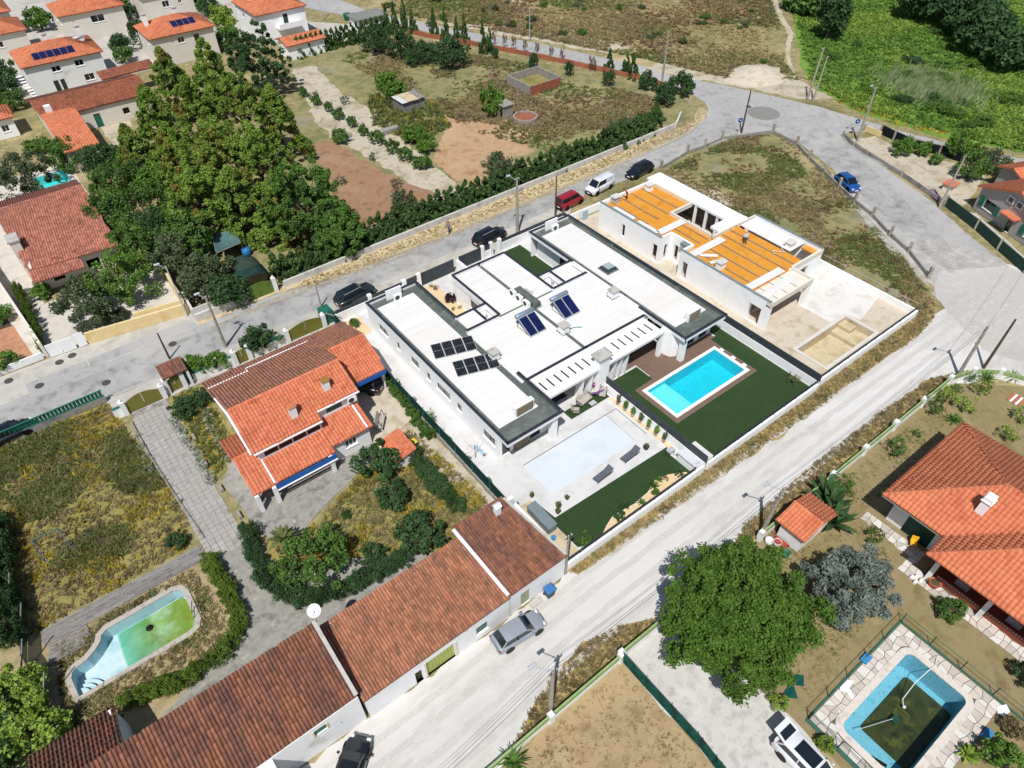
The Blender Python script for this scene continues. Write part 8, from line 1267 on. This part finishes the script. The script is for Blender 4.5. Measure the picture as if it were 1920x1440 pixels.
# ================================================================== vehicles
def car(label, loc, rz, paint, kind='hatch', L=4.1, W=1.76, H=1.48, cat='car', name='parked_car', roofrack=False, tailgate=False, plate=True, glassroof=False):
    t = thing(name, label, cat, (loc[0], loc[1], 0), rz); hl = L/2; z0 = .22; zb = H*.62
    # lower body: stations (x, half width, top height) from rear to nose
    if kind == 'van': st = [(-hl, .84, zb*.95), (-hl+.08, .97, zb), (-.2*L, 1, zb), (.14*L, 1, zb*.98), (.30*L, .98, zb*.93), (hl-.28, .94, zb*.80), (hl-.06, .80, zb*.66), (hl, .70, zb*.55)]
    elif kind == 'suv': st = [(-hl, .80, zb*.92), (-hl+.12, .96, zb*1.0), (-.25*L, 1, zb*1.0), (.10*L, 1, zb*.98), (.24*L, .99, zb*.95), (hl-.35, .95, zb*.86), (hl-.08, .82, zb*.74), (hl, .70, zb*.62)]
    else: st = [(-hl, .78, zb*.90), (-hl+.14, .95, zb*1.0), (-.25*L, 1, zb*1.0), (.08*L, 1, zb*.97), (.22*L, .98, zb*.92), (hl-.4, .93, zb*.80), (hl-.1, .80, zb*.68), (hl, .66, zb*.56)]
    ring_ = []; V = []
    for x, w_, zt in st:
        hw = W/2*w_; V += [(x, -hw*.92, z0), (x, -hw, z0+.2), (x, -hw, zt*.72), (x, -hw*.94, zt*.95), (x, -hw*.80, zt), (x, 0, zt+.02), (x, hw*.80, zt), (x, hw*.94, zt*.95), (x, hw, zt*.72), (x, hw, z0+.2), (x, hw*.92, z0)]
    k = 11; n = len(st); F = [(i*k+j, (i+1)*k+j, (i+1)*k+(j+1) % k, i*k+(j+1) % k) for i in range(n-1) for j in range(k)]+[tuple(range(k))[::-1], tuple(range((n-1)*k, n*k))]
    MB().add(V, F).build('body', paint, t, True, at_=(0, 0, 0))
    # greenhouse: glass loft with painted roof and pillars
    xr0, xr1, xb0, xb1 = {'van': (-hl+.12, .20*L, -hl+.05, .33*L), 'suv': (-.36*L, .10*L, -hl+.18, .25*L), 'hatch': (-.33*L, .08*L, -hl+.22, .25*L), 'wagon': (-.38*L, .08*L, -hl+.15, .25*L)}[kind]
    wb, wr = W/2*.90, W/2*.74; zt = H
    B = [(xb0, -wb*.92, zb*.97), (xb1, -wb*.88, zb*.94), (xb1, wb*.88, zb*.94), (xb0, wb*.92, zb*.97)]; T = [(xr0, -wr, zt-.05), (xr1, -wr*.97, zt-.05), (xr1, wr*.97, zt-.05), (xr0, wr, zt-.05)]
    gm = GLASS if kind != 'van' else GLASS
    MB().add(B+T, [(0, 1, 5, 4), (1, 2, 6, 5), (2, 3, 7, 6), (3, 0, 4, 7)]).build('windows', gm, t, at_=(0, 0, 0))
    rm = MB(); m_ = 4; rv = []
    for i in range(m_+1):
        x = xr0-.03+(xr1-xr0+.06)*i/m_; bul = .05*math.sin(math.pi*i/m_)
        rv += [(x, -wr*1.02, zt-.07), (x, -wr*.8, zt-.02+bul*.6), (x, 0, zt+bul*.8), (x, wr*.8, zt-.02+bul*.6), (x, wr*1.02, zt-.07)]
    rm.add(rv, [(i*5+j, (i+1)*5+j, (i+1)*5+j+1, i*5+j+1) for i in range(m_) for j in range(4)]); rf = rm.build('roof', paint, t, True, at_=(0, 0, 0))
    if glassroof: MB().bevbox(xr0+.5, xr1-.12, -wr*.7, wr*.7, zt+.025, zt+.05, .01).build('glass_roof', GLASS, rf, at_=(0, 0, 0))
    for s in (-1, 1):
        for x0_, x1_ in ((xb1, xr1), (xb0, xr0)): MB().plank((x0_, s*wb*.90, zb*.95), (x1_, s*wr*.99, zt-.05), .09, .06).build('pillar', paint, t, at_=(0, 0, 0))
        xm = (xr0+xr1)/2+.05; MB().plank((xm, s*wb*.93, zb*.97), (xm, s*wr*1.0, zt-.06), .07, .05).build('pillar', paint if kind != 'hatch' else BLACK, t, at_=(0, 0, 0))
        if kind == 'van': MB().add([(xb0+.02, s*(wb*.93), zb*.96), (xm, s*(wb*.94), zb*.96), (xm, s*(wr*1.01), zt-.08), (xr0+.02, s*(wr*1.01), zt-.08)], [(0, 1, 2, 3)]).build('side_panel', paint, t, at_=(0, 0, 0)) if name != 'red_van' else None
        MB().bevbox(xb1-.35, xb1-.2, s*(W/2+.02) if s > 0 else s*(W/2+.17), s*(W/2+.17) if s > 0 else s*(W/2+.02), zb*.98, zb*.98+.14, .03).build('wing_mirror', paint, t, at_=(0, 0, 0))
        MB().bevbox(hl-.22, hl-.02, min(s*W*.24, s*W*.40), max(s*W*.24, s*W*.40), zb*.60, zb*.74, .03).build('headlight', M('lamp_glass', ['#dfe4e8', '#eef1f3'], 2, .1, k=.8, spec=.7), t, at_=(0, 0, 0))
        MB().bevbox(-hl-.01, -hl+.16, min(s*W*.30, s*W*.44), max(s*W*.30, s*W*.44), zb*.68, zb*.92, .03).build('tail_light', M('tail_red', ['#8a1414', '#a01c1c'], 2, .2, k=.7, spec=.6), t, at_=(0, 0, 0))
        for x in (-.30*L, .31*L):
            w_ = MB().lathe([(.17, -.1), (.30, -.1), (.325, -.07), (.325, .07), (.30, .1), (.17, .1)], (0, 0, 0), 16, 'y').build('wheel', RUBBER, t, True, at_=(0, 0, 0)); w_.location = (x, s*(W/2-.1), .325); MB().lathe([(.0, -.08), (.2, -.09), (.21, -.02), (.21, .02), (.2, .09), (.0, .08)], (0, 0, 0), 12, 'y').build('rim', METAL_L, w_, at_=(0, 0, 0))
            MB().lathe([(.0, 0), (.385, 0)], (x, s*(W/2+.003), .36), 16, 'y').build('wheel_arch', BLACK, t, at_=(0, 0, 0))
        if roofrack: MB().plank((xr0+.1, s*wr*.86, zt+.06), (xr1-.1, s*wr*.86, zt+.06), .04, .04).build('roof_rail', METAL_L, t, at_=(0, 0, 0))
    MB().bevbox(hl-.1, hl+.03, -W*.38, W*.38, z0, z0+.24, .04).build('front_bumper', paint if kind != 'van' else BLACK, t, at_=(0, 0, 0)); MB().bevbox(-hl-.03, -hl+.1, -W*.38, W*.38, z0, z0+.24, .04).build('rear_bumper', paint if kind != 'van' else BLACK, t, at_=(0, 0, 0))
    MB().box(hl+.0, hl+.02, -W*.18, W*.18, zb*.5, zb*.62).build('grille', BLACK, t, at_=(0, 0, 0))
    if plate: MB().box(-hl-.045, -hl-.032, -.26, .26, .48, .6).build('number_plate', STUCCO, t, at_=(0, 0, 0)); MB().box(hl+.032, hl+.045, -.26, .26, .36, .48).build('number_plate', STUCCO, t, at_=(0, 0, 0))
    if tailgate:
        g = MB().add([(xr0, -wr, zt-.02), (xr0, wr, zt-.02), (xr0-.95, wr*.95, zt+.32), (xr0-.95, -wr*.95, zt+.32), (xr0, -wr, zt-.07), (xr0, wr, zt-.07), (xr0-.95, wr*.95, zt+.27), (xr0-.95, -wr*.95, zt+.27)], [(0, 1, 2, 3), (7, 6, 5, 4), (0, 3, 7, 4), (1, 5, 6, 2), (3, 2, 6, 7)]).build('tailgate', paint, t, at_=(0, 0, 0)); MB().add([(xr0-.1, -wr*.8, zt+.045), (xr0-.1, wr*.8, zt+.045), (xr0-.6, wr*.75, zt+.225), (xr0-.6, -wr*.75, zt+.225)], [(0, 1, 2, 3)]).build('rear_window', GLASS, g, at_=(0, 0, 0))
    return t
def PNT(n, a, b, rough=.3): return M('car_paint_'+n, [a, b], .8, rough, spec=.5, coat=.8, k=.72, space='object')
def mid(u0, v0, u1, v1, z=.5): a, b = at(u0, v0, z), at(u1, v1, z); d = b-a; return (a+b)/2, math.atan2(d.y, d.x)
c, a = mid(935, 1205, 1008, 1160, .6); car('silver hatchback parked nose to the right on the dirt road', c, a, PNT('silver', '#9aa1ab', '#aab0b9'), 'hatch', 4.0, 1.68, 1.42)
c = at(666, 553, .5); car('dark green estate car parked before the left modern house', c, .12, PNT('dkgreen', '#1f2a2c', '#263336'), 'wagon' if False else 'suv', 4.8, 1.9, 1.6, roofrack=True, glassroof=True)
c = at(918, 444, .5); car('black sport utility car parked near the tall street pole', c, .10, PNT('black', '#0e1014', '#16181d'), 'suv', 4.6, 1.88, 1.6, roofrack=True)
c = at(1068, 378, .5); car('red small van parked on the street', c, .08, PNT('red', '#a3182a', '#b3202f'), 'van', 4.15, 1.7, 1.78, 'van', 'red_van')
c = at(1124, 350, .5); car('white delivery van parked behind the red van', c, math.pi+.10, PNT('white', '#eef0f2', '#f6f7f8'), 'van', 4.4, 1.82, 1.82, 'van', 'white_van')
c = at(1199, 320, .5); car('black estate car parked at the head of the row', c, math.pi+.08, PNT('black2', '#11141a', '#191d25'), 'suv', 4.6, 1.8, 1.52)
c = at(1589, 343, .5); car('blue hatchback parked on the verge of the right road', c, -1.93, PNT('blue', '#17529c', '#1f5fae'), 'hatch', 4.06, 1.74, 1.45)
c, a = mid(1478, 1392, 1560, 1478, .7); car('white sport utility car with raised tailgate at the bottom edge', c, a, PNT('white2', '#eef0f2', '#f6f7f8'), 'suv', 4.5, 1.84, 1.6, tailgate=True, glassroof=True)
c = at(655, 1446, .5); car('dark car half cut by the bottom edge before the barn', c, .7, PNT('black3', '#14171b', '#1d2126'), 'hatch', 4.2, 1.76, 1.45)
c = at(18, 812, .5); car('dark car behind the green louvred fence at the left edge', c, .06, PNT('black4', '#12151b', '#1a1e26'), 'hatch', 4.2, 1.76, 1.45)
car('dark car in the shade of the farmhouse carport', (17.3, 47.6, 0), 2.2, PNT('black5', '#15171c', '#1e2127'), 'hatch', 4.0, 1.7, 1.42)
# ================================================================== poles and lamps
def pole(label, base, h, mat, lamp=None, r=.14, lean=(0, 0), name='utility_pole', cross=True):
    t = thing(name, label, 'pole', (base[0], base[1], 0)); top = (base[0]+lean[0], base[1]+lean[1], h)
    MB().bar((base[0], base[1], 0), top, r*1.15, r*.7, 8).build('shaft', mat, t)
    if cross: MB().plank((top[0]-.35, top[1], h-.25), (top[0]+.35, top[1], h-.25), .08, .08).build('cross_arm', METAL_D, t)
    for s in ((-.3, .3) if cross else ()): MB().lathe([(.01, 0), (.06, 0), (.06, .14), (.01, .16)], (top[0]+s, top[1], h-.2), 8).build('insulator', CONC, t)
    if lamp: e = (top[0]+lamp[0], top[1]+lamp[1], h+.35); MB().bar((top[0], top[1], h-.3), e, .035).build('lamp_arm', METAL_L, t); MB().bevbox(e[0]-.28, e[0]+.28, e[1]-.12, e[1]+.12, e[2]-.06, e[2]+.08, .04).build('lamp_head', METAL_L, t)
    return top
T1 = pole('concrete pole with street lamp beside the silver car', at(1031.7, 1336.7)[:], 6.6, POLE_C, (-.9, .9), .17); T2 = pole('leaning concrete pole with street lamp by the small shed', at(1427, 1002)[:], 6.0, POLE_C, (-1.0, .9), .16, (.3, -.1)); T3 = pole('concrete pole with lamp at the green wall corner', at(1797, 703)[:], 6.2, POLE_C, (-1.0, .9), .16)
pole('dark timber pole leaning at the right end of the dirt road', at(1844, 690)[:], 6.0, POLE_W, None, .13, (.5, 0), cross=False); TB = pole('thin grey pole at the corner of the brown barn', (19.75, 19.95), 5.2, POLE_C, None, .09)
T4 = pole('tall concrete pole between the black car and red van', at(970, 437)[:], 7.6, POLE_C, (-.9, .5), .18); pole('dark timber pole behind the right wing of the modern house', at(1041, 404)[:], 5.6, POLE_W, None, .1, cross=False)
pole('slim metal street lamp behind the yellow wall', at(351, 592)[:], 6.6, METAL_L, (-.7, .3), .09, cross=False, name='street_lamp'); T5 = pole('old concrete pole with lamp beside the olive garden gate', at(423, 650)[:], 6.6, POLE_C, (-.6, .4), .15); pole('short dark pole at the citrus hedge', at(318, 672)[:], 3.4, POLE_W, None, .1, cross=False); pole('short grey pole beside the dark green estate car', at(602, 575)[:], 3.0, POLE_C, None, .1, cross=False)
T6 = pole('timber pole with lamp at the junction corner by the yellow wall', at(*R3(1170, 635))[:], 8.0, POLE_C, (-.8, .3), .18); pole('dark timber pole at the vacant plot corner', at(*R3(648, 598))[:], 6.5, POLE_W, None, .13, cross=False); T7 = pole('timber pole beside the far road at the orchard corner', at(*R3(292, 360))[:], 8.0, POLE_C, None, .17); T8 = pole('double timber pole beyond the junction, left leg', at(*R3(945, 445))[:], 8.0, POLE_C, None, .17, (.6, 0)); pole('double timber pole beyond the junction, right leg', at(*R3(970, 455))[:], 7.0, POLE_C, None, .15, (.5, 0)); T9 = pole('timber pole before the citrus trees on the right road', at(*R3(1538, 935))[:], 7.0, POLE_C, None, .15, (.6, 0))
pole('thin grey lamp post beyond the far road', at(993, 75)[:], 6, METAL_L, None, .08, cross=False, name='street_lamp'); pole('thin grey lamp post by the far waste containers', at(605, 38)[:], 6.5, METAL_L, (-.6, 0), .08, cross=False, name='street_lamp')
def cable(label, a, b, sag=.6, dy=0):
    t = thing('power_cable', label, 'cable', tuple(a), 0, 'overhead cables'); P = [Vector(a).lerp(Vector(b), i/14)-Vector((0, 0, sag*4*(i/14)*(1-i/14))) for i in range(15)]; mb_ = MB()
    for p, q in zip(P, P[1:]): mb_.bar(p, q, .013, n=4)
    mb_.build('wire', METAL_D, t)
o_ = Vector((-.3, 0, -.1)); 
cable('thin overhead cable from the silver car pole to the shed pole', Vector(T1), Vector(T2)); cable('second overhead cable from the silver car pole to the shed pole', Vector(T1)+o_+Vector((0, .35, -.4)), Vector(T2)+o_+Vector((0, .35, -.4)), .7); cable('thin overhead cable from the shed pole to the corner pole', Vector(T2), Vector(T3)); cable('second overhead cable from the shed pole to the corner pole', Vector(T2)+o_+Vector((0, .35, -.4)), Vector(T3)+o_+Vector((0, .35, -.4)), .7); cable('overhead cable leaving the corner pole to the right', Vector(T3), Vector(T3)+Vector((22, 4, 0))); cable('overhead cable from the silver car pole to the bottom edge', Vector(T1), Vector((-4, 11.5, 6.4))); cable('second overhead cable from the silver car pole to the bottom edge', Vector(T1)+Vector((0, .35, -.4)), Vector((-4, 11.9, 6.0)), .7)
cable('overhead cable between the junction pole and the far road pole', Vector(T6), Vector(T8)); cable('overhead cable along the far road behind the junction', Vector(T8), Vector(T7)); cable('overhead cable from the junction pole towards the grey house', Vector(T6), Vector(T9))
for u, v, h, lb in (*[(R3(*p)[0], R3(*p)[1], h, lb) for p, h, lb in (((630, 600), 2.4, 'blue round sign at the vacant plot corner'), ((1148, 612), 2.6, 'blue round sign at the junction corner by the yellow wall'))],):
    q = at(u, v); t = thing('road_sign', lb, 'sign', tuple(q)); MB().bar((0, 0, 0), (0, 0, h), .04).build('post', METAL_L, t, at_=(0, 0, 0)); d = MB().lathe([(.0, 0), (.36, 0), (.36, .03), (.0, .03)], (0, 0, 0), 18, 'y').build('sign_plate', M('sign_blue', ['#1c4fa0', '#2359ad'], 2, .4, k=.72), t, at_=(0, 0, 0)); d.location = (0, -.06, h-.3); d.rotation_euler = (0, 0, -.6); MB().lathe([(.0, 0), (.1, 0), (.1, .01), (.0, .01)], (0, -.012, 0), 10, 'y').build('white_mark', STUCCO, d, at_=(0, 0, 0))
for i, (x, y) in enumerate(((-8.0, 67.9), (-5.6, 70.4), (-4.3, 70.7), (4.6, 66.0), (-2.6, 64.2), (99.2, 66.5), (45.3, 62.4), (-10.3, 70.6))): t = thing('manhole_cover', ('dark round manhole cover on the patched sidewalk asphalt', 'dark round manhole cover by the white double gate, left', 'dark round manhole cover by the white double gate, right', 'dark round manhole cover in the street near the old pole', 'grey round manhole cover in the street near the olive gate', 'dark round manhole cover in the middle of the junction', 'dark round manhole cover near the tall street pole', 'dark round manhole cover on the sidewalk at the left edge')[i], 'manhole cover', (x, y, 0), 0, 'manhole covers'); MB().lathe([(.0, .012), (.38, .012), (.42, .008), (.42, -.02)], (0, 0, 0), 16).build('lid', M('cast_iron', ['#4f4b47', '#5d5954'], 4, .8, k=.7), t, at_=(0, 0, 0))
KP = ([(1120, 322), (1200, 294), (1287, 251), (1312, 234), (1327, 218), (1329, 206), (1322, 192), (1305, 181)], [(1770, 384), (1690, 328), (1610, 285), (1588, 268), (1580, 256), (1590, 247), (1640, 246)], [(1320, 277), (1387, 252), (1449, 246), (1490, 262), (1530, 292)])
for i, pts in enumerate(KP):
    P = [at(*p) for p in pts]; t = thing('street_kerb', ('pale kerb curving round the orchard corner', 'pale kerb round the corner by the yellow wall', 'pale kerb along the tip of the vacant plot')[i], 'kerb', tuple(P[0]))
    for a, b in zip(P, P[1:]): d = (b-a).normalized(); n_ = Vector((-d.y, d.x, 0))*.08; MB().prism([(a.x-n_.x, a.y-n_.y), (b.x-n_.x, b.y-n_.y), (b.x+n_.x, b.y+n_.y), (a.x+n_.x, a.y+n_.y)], -.04, .1).build('kerb_stone', CONC, t)
# ================================================================== people
def person(label, loc, rz, top, legs, pose, hair='#3a2c22', z=0, hat=None):
    """one skinned body; pose gives joint places in metres, facing +x"""
    t = thing('person', label, 'person', (loc[0], loc[1], z), rz); J = pose; names = list(J); idx = {n: i for i, n in enumerate(names)}
    E_ = [('pelvis', 'waist'), ('waist', 'chest'), ('chest', 'neck'), ('neck', 'head'), ('head', 'crown')]+[(a+s, b+s) for s in 'LR' for a, b in (('hip', 'knee'), ('knee', 'ankle'), ('ankle', 'toe'), ('shoulder', 'elbow'), ('elbow', 'wrist'), ('wrist', 'hand'))]+[('pelvis', 'hip'+s) for s in 'LR']+[('chest', 'shoulder'+s) for s in 'LR']
    for s in 'LR':
        w_, h_ = Vector(J['wrist'+s][:3]), Vector(J['hand'+s][:3]); d = (h_-w_).normalized(); sd = d.orthogonal().normalized()
        for f in range(5):
            nm = 'f%d%s' % (f, s); base = w_.lerp(h_, .45 if f == 4 else .9)+sd*((f-1.5)*.022 if f < 4 else .05); tip = base+d*(.07 if f < 4 else .04)+sd*(.0 if f < 4 else .04)+Vector((0, 0, -.015)); J[nm] = (*tip, .011); names.append(nm); idx[nm] = len(names)-1; E_.append(('hand'+s, nm))
    me = bpy.data.meshes.new('body'); me.from_pydata([J[n][:3] for n in names], [(idx[a], idx[b]) for a, b in E_], []); o = bpy.data.objects.new('body', me); COL.objects.link(o); o.parent = t
    md = o.modifiers.new('skin', 'SKIN'); sk = me.skin_vertices[0].data
    for n in names: r_ = J[n][3]; sk[idx[n]].radius = (r_, r_)
    sk[idx['pelvis']].use_root = True
    s_ = o.modifiers.new('sub', 'SUBSURF'); s_.levels = 1; s_.render_levels = 1
    mt = bpy.data.materials.new('clothed_body'); mt.use_nodes = True; N_ = mt.node_tree.nodes; L_ = mt.node_tree.links; bs = N_['Principled BSDF']; bs.inputs['Roughness'].default_value = .85; tc = N_.new('ShaderNodeTexCoord'); sx = N_.new('ShaderNodeSeparateXYZ'); L_.new(tc.outputs['Object'], sx.inputs[0]); cr = N_.new('ShaderNodeValToRGB'); cr.color_ramp.interpolation = 'CONSTANT'; dv = N_.new('ShaderNodeMath'); dv.operation = 'DIVIDE'; dv.inputs[1].default_value = 2.0; L_.new(sx.outputs['Z'], dv.inputs[0]); L_.new(dv.outputs[0], cr.inputs[0]); zz = [0, .05, J['pelvis'][2]/2+.01, J['neck'][2]/2-.005]; cs = ['#2a2522', legs, top, '#b98a6c']; e = cr.color_ramp.elements
    while len(e) < 4: e.new(.5)
    for i in range(4): e[i].position = zz[i]; e[i].color = lin(cs[i], .7)
    L_.new(cr.outputs[0], bs.inputs['Base Color']); me.materials.append(mt)
    h = Vector(J['head'][:3]).lerp(Vector(J['crown'][:3]), .5); fd = Vector(J['head'][:3])-Vector(J['neck'][:3])
    MB().ball((h.x-.015, h.y, h.z+.035), .105, 10, 7, 1.0).build('hat' if hat else 'hair', M('hair_'+(hat or hair).strip('#'), [hat or hair, hat or hair], 3, .8, k=.7), t, True, at_=(0, 0, 0))
    for s in (-1, 1): MB().ball((h.x+.09, h.y+s*.03, h.z-.02), .012, 6, 4).build('eye', BLACK, t, at_=(0, 0, 0))
    MB().add([(h.x+.09, h.y-.012, h.z-.03), (h.x+.09, h.y+.012, h.z-.03), (h.x+.125, h.y, h.z-.055), (h.x+.09, h.y, h.z-.01)], [(0, 1, 2), (0, 2, 3), (1, 3, 2)]).build('nose', M('skin_tone', ['#b98a6c', '#c39678'], 2, .7, k=.75), t, at_=(0, 0, 0))
    return t
def stand(stride=.14, bend=0.0):
    c, s = math.cos(bend), math.sin(bend)
    def up(x, y, z): return (x*c+(z-.95)*s, y, .95+(z-.95)*c-x*s)
    J = {'pelvis': (0, 0, .95, .14), 'waist': (*up(0, 0, 1.1), .13), 'chest': (*up(0, 0, 1.33), .15), 'neck': (*up(.01, 0, 1.5), .06), 'head': (*up(.03, 0, 1.58), .085), 'crown': (*up(.03, 0, 1.70), .085)}
    for q, y, d in (('L', .1, 1), ('R', -.1, -1)):
        J.update({'hip'+q: (0, y, .9, .095), 'knee'+q: (.04+d*stride*.6, y, .5, .062), 'ankle'+q: (d*stride, y, .09, .045), 'toe'+q: (d*stride+.17, y, .04, .036)})
        J.update({'shoulder'+q: (*up(0, y*1.9, 1.42), .062), 'elbow'+q: (*up(-.03-d*stride*.5, y*2.3, 1.14), .045), 'wrist'+q: (*up(.08-d*stride*.8, y*2.3, .92), .034), 'hand'+q: (*up(.11-d*stride*.8, y*2.25, .84), .03)})
    return J
q = at(842, 438); person('pedestrian in grey top and dark trousers walking on the asphalt', (q.x, q.y), .3, '#8d8f96', '#2b3550', stand(.18))
q = at(1175, 374, 3.22); person('worker in an orange vest bending at the street end of the orange roof', (q.x, q.y), 2.6, '#e8571c', '#3a3f48', stand(.12, .75), z=3.22)
q = at(1396, 458, 3.22); person('worker in pale clothes stooping beside the patio slab', (q.x, q.y), .8, '#c9cdd4', '#5a6474', stand(.1, 1.0), z=3.22, hat='#e6e8ea')
q = at(1465, 470, 3.3); t = thing('rope_coil', 'loose cream straps lying on the orange roof by the right chimney', 'straps', tuple(q)); mb_ = MB(); R = random.Random(5); P = [(q.x-1.2+.3*i, q.y+.5*math.sin(i*1.3)+R.uniform(-.1, .1), 3.36) for i in range(9)]
for a, b in zip(P, P[1:]): mb_.bar(a, b, .04)
mb_.build('strap', CREAM, t)
